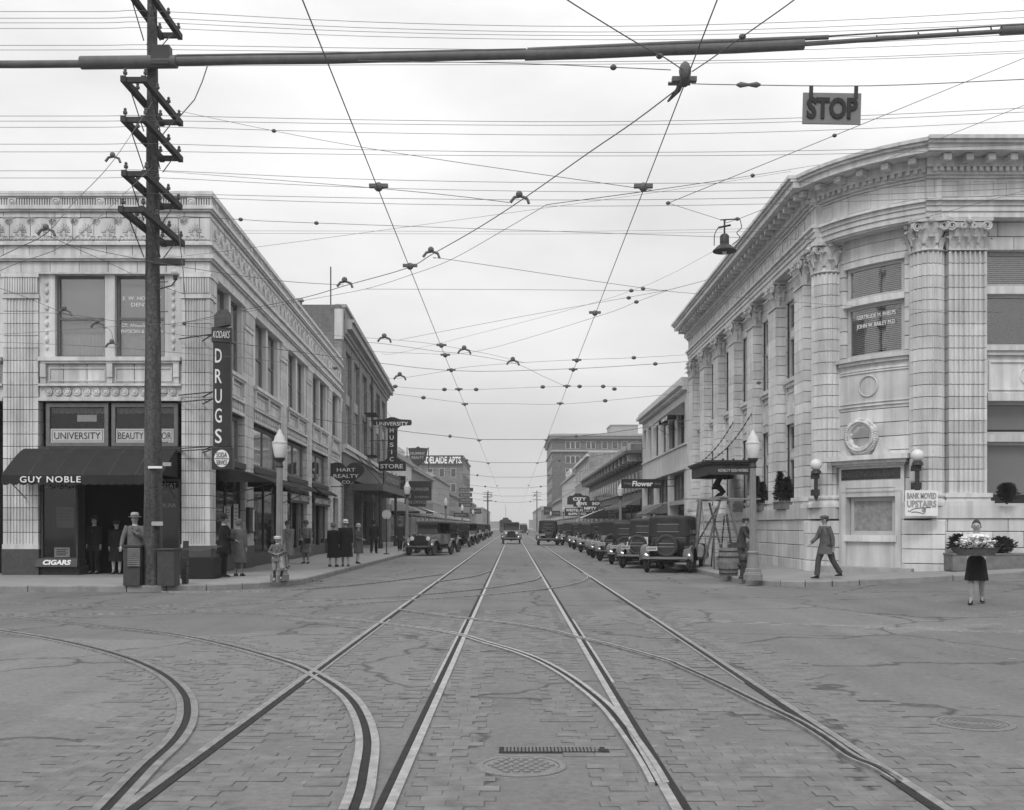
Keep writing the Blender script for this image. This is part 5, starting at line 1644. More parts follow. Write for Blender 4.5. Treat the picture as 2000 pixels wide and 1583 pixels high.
t = board('music_store_sign', 'dark music store sign with a tall lettered stem and two crossbars', 728, 804, 815, 920, hY, signd, 0.15,
          poly=[(-1, 0.90), (-0.4, 0.92), (-0.1, 1.0), (0.1, 1.0), (0.4, 0.92), (0.95, 0.90), (1, 0.85), (1, 0.76), (0.95, 0.70), (0.45, 0.68), (0.27, 0.58), (0.25, -0.52), (0.45, -0.62), (0.7, -0.66), (0.7, -1), (-0.7, -1), (-0.7, -0.66), (-0.4, -0.62), (-0.25, -0.52), (-0.25, 0.58), (-0.42, 0.68), (-0.95, 0.70), (-1, 0.76)])
letter(t, 'UNIVERSITY', 766, 828, hY, 7, 62, bold=0.006)
for ch, y in zip('MUSIC', (841, 855, 869, 883, 897)): letter(t, ch, 765, y, hY, 8, 8 if ch != 'I' else 2, bold=0.006)
letter(t, 'STORE', 765, 911, hY, 8, 44, bold=0.008)
bars(t, [(700, 861, 757, 861), (690, 822, 730, 822), (712, 916, 740, 916)], hY)
t = board('realty_shield_sign', 'shield-shaped realty sign on rooftop posts above the low shops', 797, 836, 872, 912, 115, signd, 0.12,
          poly=[(-1, 0.82), (-0.25, 0.85), (0, 1), (0.25, 0.85), (1, 0.82), (0.85, 0.1), (0.75, -0.35), (0.4, -0.7), (0, -1), (-0.4, -0.7), (-0.75, -0.35), (-0.85, 0.1)])
letter(t, 'MURPHY', 816, 886, 115, 5, 29, letg, 0.01); letter(t, 'REALTY', 816, 894, 115, 4.5, 24, letg, 0.01)
bars(t, [(795, 874, 795, 920), (837, 874, 837, 920), (795, 912, 800, 912)], 115, 0.05)
t = board('vertical_shop_sign', 'dark sign board hung beneath the music store sign', 763, 792, 930, 968, 84, signd, 0.1)
letter(t, 'MUSIC', 778, 941, 84, 5, 22, letg); letter(t, 'RECORDS', 778, 958, 84, 5, 24, letg)
t = board('furrier_sign', 'large dark board with part-hidden pale lettering behind the far lamp post', 798, 843, 940, 978, 98, signd, 0.1)
letter(t, 'FURRIER', 820, 956, 98, 6, 36, letg); letter(t, 'DYEING', 824, 971, 98, 4, 28, letg)
t = board('tailoring_sign', 'lower dark board lettered in pale capitals beneath the larger one', 790, 832, 974, 990, 96, signd, 0.1)
letter(t, 'TAILORING', 811, 981, 96, 6, 38, letg)
for i, (y, wpx, Y) in enumerate(((957, 28, 190), (967, 26, 195), (977, 27, 200), (987, 26, 205))):
    t = board('projecting_sign', ['topmost', 'second', 'third', 'lowest'][i] + ' of the stacked dark signs below the apartment block', 896, 896 + wpx, y - 4, y + 3.5, Y, signd, 0.1)
    letter(t, ['HOTEL', 'CAFE', 'DRUGS', 'SHOES'][i], 896 + wpx / 2, y, Y, 3.6, wpx * 0.7, letg)
for i, (x0, x1, y0_, y1_, Y, lb_) in enumerate(((886, 915, 1002, 1010, 118, 'low dark shop sign among the left lamp posts'), (918, 940, 994, 1004, 175, 'small dark sign farther along the left side'), (1062, 1078, 990, 1006, 190, 'small dark sign at the foot of the tall block'), (1078, 1094, 998, 1008, 175, 'tiny pale-lettered sign left of the auto supply board'))):
    t = board('shop_sign', lb_, x0, x1, y0_, y1_, Y, signd, 0.1); letter(t, ['BAKERY', 'MARKET', 'GRILL', 'CAFE'][i], (x0 + x1) / 2, (y0_ + y1_) / 2, Y, 3, (x1 - x0) * 0.75, letg)
# theatre marquee on the left
mq = thing('theatre_marquee', 'dark flat marquee canopy hung over the sidewalk behind the heart sign', 'marquee', (-9.3, 74, 3.9))
MB().box(-10.6, -8.5, 66, 84, 3.95, 4.12).build('soffit', mat('marquee_soffit', 0.03), mq)
for nm, bx in (('front_fascia', (-8.5, -8.38, 66, 84, 3.9, 4.35)), ('side_fascia', (-10.4, -8.5, 65.88, 66, 3.9, 4.33)), ('far_fascia', (-10.9, -8.5, 84, 84.12, 3.9, 4.33))):
    MB().box(*bx).build(nm, mat('marquee_trim', 0.10, 0.6, 0.3, 4), mq)
for y in (66.6, 72, 78, 83.5): MB().tube([(-8.6, y, 4.33), (-10.3 - 0.0385 * (y - 66), y, 6.4)], 0.03, 5).build('tie_rod', iron, mq)
MB().box(-8.9, -8.8, 70, 80, 4.38, 5.4).build('letter_board', signd, mq)
text('ADMISSION', 0.4, (-8.79, 75, 4.9), (0, 1, 0), (0, 0, 1), letg, mq, width=8)
for x, y, lb_ in ((-8.6, 66.5, 'dark iron post holding the near corner of the marquee'), (-8.6, 75.0, 'dark iron post under the middle of the marquee')):
    tag(MB().lathe([(0.16, 0.15), (0.16, 0.5), (0.1, 0.6), (0.1, 3.6), (0.2, 3.94)], 10, (x, y, 0)).build('marquee_post', iron), lb_, 'post')
awning(LW, 94, 101, 4.0, 3.0, 2.6, 'pale canvas awning just beyond the theatre marquee', 0.2, mat('pale_canvas', 0.4, 0.9), stripes=0)
awning(LW, 102, 112.5, 4.0, 3.0, 3.2, 'long striped awning with pale valance farther along the left side', 0.25, mat('awning_stripe_dark', 0.12), stripes=26)
awning(RW, 98, 108, 3.3, 2.4, 2.4, 'black and white striped awning above the parked cars on the right', 0.3, mat('awning_stripe_black', 0.03), stripes=18)
awning(RW, 73, 90, 3.6, 3.1, 1.0, 'long plain dark awning under the bracketed eaves', 0.15, mat('grey_canvas', 0.12, 0.9), False, 0, 9)
awning(RW, 60.2, 65.4, 2.95, 2.35, 1.2, 'grey canvas awning over the flower shop window', 0.15, mat('grey_canvas', 0.12, 0.9), False, 0, 4)
# right-hand signs
fY = 58.0
t = board('flower_shop_sign', 'long dark sign with white blackletter lettering on the white building', 1214, 1294, 936, 954, fY, blackp, 0.12)
letter(t, 'Flower', 1255, 945, fY, 9.5, 41, bold=0.012, shear=0.12); letter(t, 'College', 1226, 945, fY, 4, 15, letg, shear=0.15); letter(t, 'Book', 1285, 945, fY, 4, 12, letg, shear=0.15)
bars(t, [(1294, 938, 1318, 936), (1294, 950, 1318, 950), (1294, 930, 1294, 990)], fY)
t = board('lodge_sign', 'dark scalloped-top sign with white letters beyond the bracketed eaves', 1108, 1152, 964, 986, 118, signd, 0.15,
          poly=[(-1, -1), (-1, 0.2), (-0.8, 0.6), (-0.5, 0.6), (-0.3, 1), (0.2, 1), (0.35, 0.65), (0.8, 0.6), (1, 0.2), (1, -1)])
letter(t, 'CITY', 1132, 975, 118, 6, 26, letw, 0.02)
t = board('mens_shop_sign', 'dark sign reading MENS SHOP in white above the parked cars', 1120, 1172, 978, 990, 105, signd, 0.12)
letter(t, "MEN'S", 1136, 984, 105, 5, 20, letw, 0.015); letter(t, 'SHOP', 1164, 984, 105, 5, 15, letw, 0.015)
t = board('clothier_sign', 'small dark sign with five white letters below the mens shop sign', 1138, 1168, 988, 998, 102, signd, 0.12)
letter(t, 'NIFTY', 1153, 993, 102, 5, 24, letw, 0.015)
t = board('auto_supply_sign', 'wide dark auto supply board with two lines of white letters on the right', 1103, 1166, 993, 1008, 112, signd, 0.12)
letter(t, 'WESTERN AUTO', 1133, 997, 112, 4.5, 56, letw, 0.01); letter(t, 'SUPPLY CO.', 1128, 1004, 112, 4, 36, letw, 0.01)
# ---------------------------------------------------------------- utility pole and what stands round it
px_, py_ = -8.85, 25.2
up = thing('utility_pole', 'tall weathered wooden utility pole with many double crossarms on the left corner', 'pole', (px_, py_, 0.15))
rings = []
for k in range(25):
    z = 0.1 + k * 0.66
    r = 0.235 - 0.0055 * k
    rings.append([(px_ - 0.002 * z + r * (1 + 0.04 * sin(5 * a + k * 1.3)) * cos(a), py_ + r * (1 + 0.04 * sin(4 * a - k)) * sin(a), z) for a in [2 * pi * i / 14 for i in range(14)]])
MB().loft(rings).build('shaft', bark, up, True)
armm = mat('crossarm_timber', 0.05, 0.9, 0.35, 5, 0.3)
def insul(mb, p):
    mb.lathe([(0.015, 0), (0.015, 0.08), (0.05, 0.09), (0.055, 0.14), (0.03, 0.16), (0.04, 0.2), (0.02, 0.23)], 8, tuple(p))
pins = []
def crossarm(zc, L, off, nm=4):
    for s_ in (-1, 1):
        MB().box(px_ + s_ * 0.24 - 0.06, px_ + s_ * 0.24 + 0.06, py_ - L / 2, py_ + L / 2, zc - 0.07, zc + 0.07).build('crossarm', armm, up)
        for e in (-1, 1):
            MB().tube([(px_ + s_ * 0.24, py_ + e * L * 0.32, zc - 0.07), (px_ + s_ * 0.2, py_ + e * 0.1, zc - 0.75)], 0.014, 5).build('brace', iron, up)
    for e in (-1, 1):
        MB().box(px_ - 0.18, px_ + 0.18, py_ + e * (L / 2 - 0.1) - 0.05, py_ + e * (L / 2 - 0.1) + 0.05, zc - 0.06, zc + 0.06).build('spacer_block', armm, up)
    for s_ in (-1, 1):
        for k in range(nm):
            y = py_ - L / 2 + 0.15 + (L - 0.3) * k / (nm - 1)
            if abs(y - py_) < 0.2: continue
            p = Vector((px_ + s_ * 0.24, y, zc + 0.07))
            m_ = MB(); insul(m_, p); m_.build('insulator', mat('insulator_glass', 0.08, 0.3), up, True)
ARMS = [(14.25, 2.6), (12.03, 2.7), (11.1, 2.7), (9.85, 2.6), (8.95, 3.0)]
for z, L in ARMS: crossarm(z, L, 0)
MB().box(px_ + 0.1, px_ + 0.85, py_ - 0.35, py_ - 0.23, 7.95, 8.1).build('side_arm', armm, up)
MB().tube([(px_ + 0.2, py_ - 0.3, 7.35), (px_ + 0.55, py_ - 0.3, 7.45), (px_ + 0.66, py_ - 0.3, 7.6)], 0.018, 5).build('lamp_arm', iron, up)
MB().ball((px_ + 0.62, py_ - 0.3, 7.78), 0.085, 12, 8).build('bulb', opal, up, True)
MB().lathe([(0.05, -0.16), (0.06, -0.06), (0.02, -0.05)], 8, (px_ + 0.64, py_ - 0.3, 7.75)).build('lamp_socket', iron, up)
for y in (552, 610, 770, 865, 963):
    c = at(322, y, py_)
    MB().tube([(px_ + 0.15, py_ - 0.05, c.z), (px_ + 0.36, py_ - 0.05, c.z), (px_ + 0.36, py_ - 0.05, c.z + 0.03)], 0.01, 4).build('climbing_step', iron, up)
for (x, y, w_, h_, m_) in ((303, 913, 0.34, 0.055, letw), (326, 907, 0.2, 0.09, letg), (307, 1023, 0.27, 0.1, mat('faded_card', 0.35))):
    c = at(x, y, py_ - 0.25)
    MB().box(c.x - w_ / 2, c.x + w_ / 2, c.y - 0.01, c.y + 0.02, c.z - h_ / 2, c.z + h_ / 2).build('name_plate', m_, up)
MB().tube([at(405, 130, 25.0), at(395, 160, 25), at(380, 195, 25), at(345, 235, 25)], 0.014, 5).build('drop_wire', wirem, up)
MB().tube([at(348, 445, 24.6), at(352, 480, 24.6), at(357, 520, 24.6), at(363, 600, 24.6), at(363, 640, 24.6)], 0.012, 5).build('drop_wire', wirem, up)
# thick aerial cable with wooden boxing
cb = thing('aerial_cable', 'thick lashed aerial cable crossing the whole sky near the top', 'cable', tuple(at(1000, 105, 25.2)))
cabm = mat('lead_cable', 0.12, 0.7, 0.2, 4)
L1 = [(-80, 122), (40, 122), (160, 121)]
def cable(name, L, r, Y=24.9, m=cabm, n=10): MB().tube([at(x, y, Y) for x, y in L], r, n).build(name, m, cb, True)
cable('cable', [(-80, 126), (40, 126), (165, 125)], 0.09); cable('cable_sleeve', [(158, 123), (345, 121)], 0.155); cable('cable_sleeve', [(340, 120), (480, 117.5), (640, 116), (850, 110.5), (1030, 107)], 0.11)
cable('cable_sleeve', [(1025, 108), (1150, 104.5), (1300, 98), (1430, 94), (1570, 87)], 0.13); cable('upper_sleeve', [(1030, 98), (1300, 86), (1618, 73)], 0.055, 24.85); cable('cable', [(1560, 87), (1640, 82), (1720, 76), (1985, 60), (2080, 52)], 0.055)
cable('messenger_wire', [(1600, 72), (1800, 60), (2080, 43)], 0.02, 24.85); cable('upper_sleeve', [(345, 109), (700, 104), (1028, 97)], 0.03, 24.85)
cable('splice_case', [(1955, 61), (2080, 54)], 0.11)
for x in (1712, 1793, 1870, 1935):
    y = 79 - (x - 1712) * 0.07
    MB().tube([at(x, y - 10, 24.85), at(x + 3, y, 24.88)], 0.02, 4).build('hanger', iron, cb)
pc = at(315, 120, 24.85); MB().box(pc.x - 0.22, pc.x + 0.22, 24.75, 25.0, pc.z - 0.1, pc.z + 0.36).build('cable_clamp', iron, cb)

# ---------------------------------------------------------------- wires
def P(q):
    """(x, y) -> on the trolley wire level; (x, y, Y) -> at that distance"""
    return onz(q[0], q[1], 6.0) if len(q) == 2 else at(*q)
def knob(mb, p, r=0.05): mb.ball(tuple(p), r, 8, 6, 0.8)
def ear(mb, p, s_=1.0):
    """trolley wire ear: knob on a bowed yoke"""
    mb.ball((p.x - 0.02, p.y, p.z + 0.10 * s_), 0.055 * s_, 8, 6)
    mb.tube([p + Vector((-0.16, 0, -0.03)) * s_, p + Vector((-0.10, 0, 0.05)) * s_, p + Vector((0, 0, 0.07)) * s_, p + Vector((0.10, 0, 0.03)) * s_, p + Vector((0.13, 0, -0.05)) * s_], 0.025 * s_, 6)
def wire(label, pts, r=0.009, marks=(), ears=(), smooth=True, group='trolley and span wires over the junction'):
    pp = [P(q) for q in pts]
    path = catmull(pp, 4) if (smooth and len(pp) > 2) else pp
    mid = path[len(path) // 2]
    if not marks and not ears:
        o = MB().tube(path, r * 0.58, 5).build('wire', wirem)
        return tag(o, label, 'wire', group)
    t = thing('wire', label, 'wire', tuple(mid), group)
    MB().tube(path, r * 0.58, 5).build('strand', wirem, t)
    for q in marks:
        p = P(q); m_ = MB()
        m_.ball(tuple(p), 0.048 * max(0.7, p.y / 20), 8, 6, 0.75); m_.build('insulator', wirem, t)
    for q in ears:
        p = P(q); m_ = MB(); ear(m_, p, 0.55 + p.y / 45); m_.build('wire_ear', wirem, t)
    return t
def straight_wire(label, a, b, r, hangers):
    t = thing('trolley_wire', label, 'wire', (a[0], 20, a[2]), 'straight trolley wires above the tracks')
    MB().tube([a, ((a[0] + b[0]) / 2, (a[1] + b[1]) / 2, a[2]), b], r * 0.62, 5).build('strand', wirem, t)
    for y in hangers:
        m_ = MB(); p = Vector((a[0], y, a[2]))
        m_.box(p.x - 0.12, p.x + 0.12, p.y - 0.03, p.y + 0.03, p.z + 0.03, p.z + 0.075); m_.ball((p.x, p.y, p.z + 0.04), 0.06, 8, 6); m_.build('hanger', wirem, t)
    return t
straight_wire('left trolley wire running straight down the avenue to the vanishing point', (-1.72, 6, 5.9), (-1.72, 420, 5.9), 0.010, (13.1, 17.1, 24.6, 26, 28.5, 32.5, 36.5, 52, 71, 110))
straight_wire('right trolley wire running straight down the avenue to the vanishing point', (1.68, 6, 5.93), (1.68, 420, 5.93), 0.010, (10.05, 13.2, 21, 27, 28.6, 32, 36.5, 52, 71, 110))
hub = thing('wire_junction', 'heavy trolley wire junction casting where wires meet left of the STOP sign', 'wire fitting', tuple(P((1335, 150))))
h0 = P((1338, 140))
m_ = MB(); m_.ball((h0.x, h0.y, h0.z), 0.06, 10, 8, 1.6); m_.build('casting', wirem, hub)
MB().tube([h0, P((1325, 175)), P((1305, 198))], [0.035, 0.03, 0.012], 6).build('tongue', wirem, hub)
MB().tube([P((1305, 164)), P((1348, 164))], 0.02, 5).build('crossbar', wirem, hub)
sg = 'trolley and span wires over the junction'
wire('curved trolley wire bending from the right track to the cross street at left', [(1335, 165), (1240, 237), (1148, 300), (1017, 392), (930, 448), (844, 497), (795, 524), (675, 558), (600, 580), (480, 605), (360, 630)], 0.012, ears=[(1017, 392), (844, 499), (675, 557)])
wire('slack pull-off wire hanging just under the curved trolley wire', [(1068, 400), (980, 452), (880, 508), (800, 538), (713, 565), (600, 586), (480, 610)], 0.007)
wire('span wire with insulator from the pole down to the right trolley wire hanger', [(345, 216, 25), (535, 256, 21.5), (780, 300, 16), (1275, 372)], 0.008, marks=[(535, 256, 21.5)])
wire('span wire from the pole to the left trolley hanger and curved wire', [(318, 335, 25), (737, 368, 15), (995, 396)], 0.008)
wire('span wire linking the curved wire, right trolley hanger and bank cornice', [(1068, 400), (1275, 372), (1470, 343, 20), (1600, 322, 29)], 0.009, marks=[(1470, 343, 20)])
wire('slanting wire with insulator rising from above the hanging lamp to the upper right', [(1305, 397, 16), (1630, 265, 17), (1985, 120, 18), (2080, 82, 18.5)], 0.010, marks=[(1630, 265, 17), (1305, 397, 16)])
wire('short wire carrying the hanging lamp on its left side', [(1305, 397, 18), (1412, 431, 19.9)], 0.008)
wire('wire from the hanging lamp up across the bank cornice to the right edge', [(1418, 430, 20), (1445, 427, 20), (1700, 325, 20.5), (1985, 212, 21), (2080, 175, 21)], 0.010, marks=[(1440, 428, 20)])
wire('long thin wire rising from the pole across to the bank cornice', [(322, 505, 25), (600, 470, 26), (1275, 377, 28.5), (1545, 335, 29.4)], 0.008)
wire('nearly level wire with two small insulators from the pole to the bank corner', [(345, 422, 25), (470, 429, 26), (618, 436, 27), (1400, 463, 30), (1590, 468, 30.5)], 0.012, marks=[(470, 429, 26), (618, 436, 27)])
wire('span wire from the curved wire sloping down to the bank front', [(850, 505), (890, 509), (1235, 560), (1370, 575, 22), (1690, 600, 26), (1990, 612, 27), (2080, 616, 27)], 0.008, marks=[(1256, 564)])
wire('level span wire from the curved wire to the cluster of insulators', [(713, 565), (1000, 566), (1233, 568), (1305, 567)], 0.007, marks=[(1233, 568)])
wire('thin wire from the insulator cluster to the brick building, upper strand', [(780, 664), (1000, 622), (1228, 581), (1305, 567)], 0.007, marks=[(1228, 582)], ears=[(752, 665)])
wire('thin wire from the insulator cluster to the left trolley wire, lower strand', [(690, 684), (800, 690), (930, 687), (1165, 619), (1243, 590), (1305, 567)], 0.007, marks=[(1243, 590)], ears=[(908, 688)])
wire('wire from the insulator cluster over the bank cornice to the upper right', [(1305, 567, 20), (1435, 532, 24), (1560, 492, 27.5), (1990, 376, 24), (2080, 352, 24)], 0.009)
wire('diagonal wire from the hanging lamp down to the left trolley wire', [(1392, 492, 20), (1200, 580, 22), (800, 685, 26), (745, 690, 27)], 0.005)
wire('sagging curve wire of the far turn linking the left and right trolley wires', [(700, 668), (752, 672), (850, 686), (908, 692), (1005, 710), (1060, 735), (1104, 755)], 0.009, ears=[(1003, 710)])
wire('pull-off wire above the far turn', [(600, 652), (780, 665), (850, 673), (950, 691), (1025, 709)], 0.007)
wire('dark wire sloping from the side wall across both trolley wires to the bank', [(482, 674, 33), (600, 690), (877, 724), (1104, 721), (1280, 711), (1348, 706, 34)], 0.012, marks=[(1280, 711)])
wire('thin wire above the dark cross wire reaching the bank pilasters', [(877, 724), (905, 718), (1000, 710), (1127, 703), (1240, 699), (1360, 692, 36)], 0.008, marks=[(1238, 699)])
wire('thin wire from the brick building to the left trolley wire', [(748, 737), (782, 739), (877, 724)], 0.008, ears=[(782, 739)])
wire('cross span with long insulators between the brick building and the bank', [(750, 752), (800, 758), (898, 762), (1104, 755), (1300, 755), (1505, 747)], 0.009, marks=[(772, 755), (868, 761), (930, 761), (1060, 756), (1132, 755), (1178, 755), (1200, 760), (1482, 748)])
wire('lowest near cross span sagging between the brick building and the bank', [(748, 767), (827, 777), (916, 788), (1000, 789), (1088, 790), (1182, 783), (1350, 766)], 0.010, marks=[(827, 777), (1182, 783)])
wire('trolley wire of the left turn passing the upper hook fitting', [(300, 195, 25), (222, 313, 19.5), (140, 400, 16.5), (92, 455, 15.4), (30, 487, 16.2), (-60, 530, 17.5)], 0.011, ears=[(222, 313, 19.5), (92, 455, 15.4)])
wire('second trolley wire of the left turn behind the pole', [(298, 325, 25), (220, 400, 19), (130, 477, 16), (30, 516, 17), (-60, 556, 18.6)], 0.009)
wire('wire from the left turn sloping across the white facade to the curved wire', [(130, 477), (300, 512), (430, 533), (560, 550), (672, 557)], 0.009)
wire('wire from the left turn down behind the pole', [(98, 462), (132, 478), (215, 515), (290, 550), (360, 575)], 0.008)
wire('wire with small hook fittings crossing the left office windows', [(-60, 545), (40, 577), (125, 612), (190, 636), (215, 645), (222, 672)], 0.008, ears=[(127, 612), (192, 637)])
wire('level wire across the left office windows meeting behind the pole', [(-60, 612), (40, 613), (120, 613), (290, 634), (420, 622), (480, 607)], 0.009, marks=[(360, 632)])
wire('upper of two wires across the lower sashes on the left', [(-60, 655), (40, 651), (200, 640), (300, 633), (395, 640), (482, 650)], 0.008)
wire('lower of two wires across the lower sashes on the left', [(-60, 668), (40, 670), (220, 679), (330, 688), (480, 700), (655, 721), (750, 734)], 0.009, marks=[(655, 719)], ears=[(220, 676)])
wire('wire crossing below the drugs sign head to the side wall', [(320, 650), (420, 664), (480, 673), (600, 690)], 0.008)
wire('wire from the junction casting to the upper left corner', [(1338, 140), (1290, 108), (1240, 82), (1120, 8), (1080, -20)], 0.010, marks=[(1288, 110)])
wire('wire from the junction casting to the upper right corner', [(1352, 140), (1385, 118), (1450, 72), (1535, 12), (1570, -15)], 0.010, marks=[(1450, 72)])
wire('wire left of the junction casting with a round insulator', [(700, 119, 12), (1000, 124, 11), (1200, 132), (1310, 137)], 0.008, marks=[(1198, 132)])
wire('span wire carrying the STOP sign to the right edge', [(1350, 164), (1440, 166, 10.2), (1700, 168, 10.3), (1985, 156, 10.4), (2090, 150, 10.4)], 0.008)
wg = 'level wires strung from the pole crossarms across the sky'
HW = [(22, 52, 24, 24.1, 'topmost level wire, just under the upper edge'), (35, 63, 38, 24.6, 'second level wire from the top'), (44, 70, 50, 25.6, 'third level wire from the top'), (55, 78, 66, 26.2, 'fourth level wire from the top'),
      (88, 97, 70, 24.3, 'level wire just above the thick cable'), (97, 104, 84, 26, 'level wire hidden partly by the thick cable'), (126, 121, 104, 25.0, 'level wire just under the thick cable'), (130, 126, 108, 25.6, 'second level wire under the thick cable'),
      (226, 238, 215, 24.2, 'upper of two level wires at the height of the STOP sign foot'), (236, 245, 223, 24.8, 'lower of two level wires at the height of the STOP sign foot'), (248, 264, 240, 26, 'level wire just below the STOP sign'),
      (281, 298, 288, 24.2, 'upper of the pair of level wires between the second and third hooks'), (296, 305, 296, 26, 'lower of the pair of level wires between the second and third hooks'),
      (333, 358, 352, 24.4, 'level wire touching the bank cornice'), (347, 375, 362, 26, 'level wire just above the left trolley hanger'), (378, 391, 372, 24.3, 'level wire at the white parapet height, upper'), (384, 403, 384, 25.9, 'level wire at the white parapet height, lower'),
      (451, 452, 428, 33, 'faint upper level wire behind the curved wire'), (456, 457, 436, 34, 'faint lower level wire behind the curved wire')]
for yl, ym, yr, Y, lb_ in HW:
    wire(lb_, [(-80, yl + 1, Y), (200, yl + 1, Y), (300, yl, Y), (700, (yl + ym * 2.2) / 3.2, Y), (1150, ym, Y), (1600, (yr + ym * 1.7) / 2.7, Y), (2090, yr - 8, Y)], 0.011 if Y < 30 else 0.009, group=wg)
for Y, lb_ in ((52, 'first'), (71, 'second'), (92, 'third'), (118, 'fourth'), (150, 'fifth'), (190, 'sixth')):
    pp = [(-11.2, Y, 7.2), (-5, Y, 6.35), (-1.7, Y, 6.0), (1.7, Y, 6.0), (5, Y, 6.35), (9.1, Y, 7.0)]
    t = thing('span_wire', lb_ + ' far span wire across the avenue beyond the near cross spans', 'wire', (0, Y, 6.0), 'far span wires across the avenue')
    MB().tube(pp, 0.011 + Y * 0.00006, 4).build('strand', wirem, t)
    for x in (-3.2, 3.2):
        MB().ball((x, Y, 6.17), 0.07 + Y * 0.0004, 6, 5).build('insulator', wirem, t)
for a, b, lb_ in (((-10.6, 73, 11.5), (-9.7, 77, 9.3), 'left guy wire holding the music store sign'), ((-10.7, 71, 12), (-8.7, 77, 9.2), 'right guy wire holding the music store sign')):
    tag(MB().tube([a, b], 0.012, 4).build('guy_wire', wirem), lb_, 'wire')

# STOP sign on its span wire
s0 = at(1625, 212, 10.25)
st = thing('stop_sign', 'dark hanging board lettered STOP on the span wire at upper right', 'sign', tuple(s0))
ux, uz = Vector((1, 0, -0.015)).normalized(), Vector((0.03, 0, 1)).normalized()
def hb(a0, a1, b0, b1, d0, d1):
    q = lambda a, b, d: s0 + ux * a + uz * b + Vector((0, d, 0))
    return MB().hexa([q(a0, b0, d0), q(a1, b0, d0), q(a1, b0, d1), q(a0, b0, d1), q(a0, b1, d0), q(a1, b1, d0), q(a1, b1, d1), q(a0, b1, d1)])
hb(-0.29, 0.29, -0.155, 0.155, 0, 0.02).build('board', mat('stop_board', 0.19, 0.7, 0.15), st)
text('STOP', 0.19, s0 + Vector((0, -0.008, 0.0)), ux, uz, mat('stop_letter', 0.03, 0.7), st, width=0.51, bold=0.010)
for a in (-0.235, 0.215): hb(a, a + 0.04, 0.10, 0.225, -0.006, -0.002).build('hanger_strap', iron, st)
im = MB()
c = at(1462, 166, 10.2); im.tube([c + Vector((-0.12, 0, 0)), c + Vector((-0.08, 0, 0)), c + Vector((0, 0, 0)), c + Vector((0.08, 0, 0)), c + Vector((0.12, 0, 0))], [0.01, 0.03, 0.015, 0.03, 0.01], 8)
tag(im.build('strain_insulator', wirem, None, True), 'dumbbell-shaped strain insulator on the STOP sign wire', 'insulator')
# hanging street lamp
l0 = at(1415, 470, 20)
hl = thing('hanging_street_lamp', 'enamelled street lamp with wide saucer shade hung on wires before the bank cornice', 'street lamp', tuple(l0))
MB().lathe([(0.225, -0.22), (0.23, -0.20), (0.14, -0.11), (0.09, -0.08), (0.09, 0.08), (0.06, 0.12), (0.015, 0.14)], 20, tuple(l0)).build('shade', iron, hl, True)
MB().lathe([(0.02, -0.27), (0.045, -0.25), (0.045, -0.19)], 10, tuple(l0)).build('bulb', opal, hl)
m_ = MB(); m_.tube([l0 + Vector((0, 0, 0.13)), l0 + Vector((0, 0, 0.4))], 0.018, 6); m_.tube([l0 + Vector((-0.12, 0, 0.25)), l0 + Vector((0.12, 0, 0.3))], 0.02, 6); m_.tube([l0 + Vector((-0.08, 0, 0.4)), l0 + Vector((0.3, 0, 0.42))], 0.014, 5)
m_.build('hanger', iron, hl)
m_ = MB(); m_.tube(catmull([l0 + Vector(q) for q in ((-0.12, 0, 0.25), (-0.19, 0, 0.12), (-0.2, 0, -0.1))], 5), 0.010, 5); m_.tube(catmull([l0 + Vector(q) for q in ((0.3, 0, 0.42), (0.33, 0, 0.25), (0.24, 0, 0.15), (0.30, 0, 0.05), (0.15, 0, -0.08))], 5), 0.010, 5)
m_.build('loop_wire', wirem, hl)

# street lamps
def lamp_proto():
    t = thing('street_lamp', 'x', 'street lamp', (0, 0, 0), 'globe lamp posts along the kerbs')
    MB().lathe([(0.29, 0.0), (0.29, 0.16), (0.26, 0.18), (0.26, 0.2), (0.24, 0.22), (0.24, 0.30), (0.2, 0.33)], 8).build('base', lampm, t)
    MB().lathe([(0.2, 0.33), (0.16, 0.62), (0.155, 0.70), (0.18, 0.72), (0.18, 0.76), (0.12, 0.79)], 12).build('pedestal', lampm, t)
    mm = MB(); mm.loft([[(r * x / 0.1, r * y / 0.1, z) for x, y in fl_circle(0.1, 10, 0.014)] for r, z in ((0.112, 0.79), (0.09, 3.0))]); mm.build('shaft', lampm, t)
    MB().lathe([(0.09, 3.0), (0.12, 3.03), (0.10, 3.07), (0.09, 3.14), (0.16, 3.22), (0.17, 3.26)], 14).build('collar', iron, t, True)
    MB().lathe([(0.13, 3.26), (0.17, 3.34), (0.22, 3.6), (0.215, 3.64)], 20).build('globe', opal, t, True)
    MB().lathe([(0.232, 3.64), (0.232, 3.68), (0.18, 3.70), (0.145, 3.82), (0.085, 3.9), (0.06, 3.96), (0.02, 4.02)], 20).build('cap', mat('lamp_cap', 0.5, 0.5), t, True)
    return t
lp = lamp_proto()
LPS = [(-6.2, 27.2, 'near street lamp on the left kerb behind the small boy'), (6.42, 27.4, 'near street lamp on the right kerb in front of the bank'), (-6.05, 58.5, 'second street lamp on the left, beside the first parked car'), (-6.05, 92, 'third street lamp along the left kerb'),
       (-6.05, 122, 'fourth street lamp along the left kerb'), (-6.05, 155, 'fifth street lamp along the left kerb'), (6.45, 61.5, 'second street lamp on the right, left of the blackletter sign'), (6.45, 131, 'street lamp on the right beside the auto supply sign'), (6.45, 100, 'street lamp on the right under the striped awning'), (6.45, 175, 'farthest street lamp visible on the right kerb')]
for i, (x, y, lb_) in enumerate(LPS):
    o = lp if i == 0 else copy_tree(lp)
    o.location = (x, y, 0.155); o.scale = (0.88, 0.88, 1.0); o['label'] = lb_
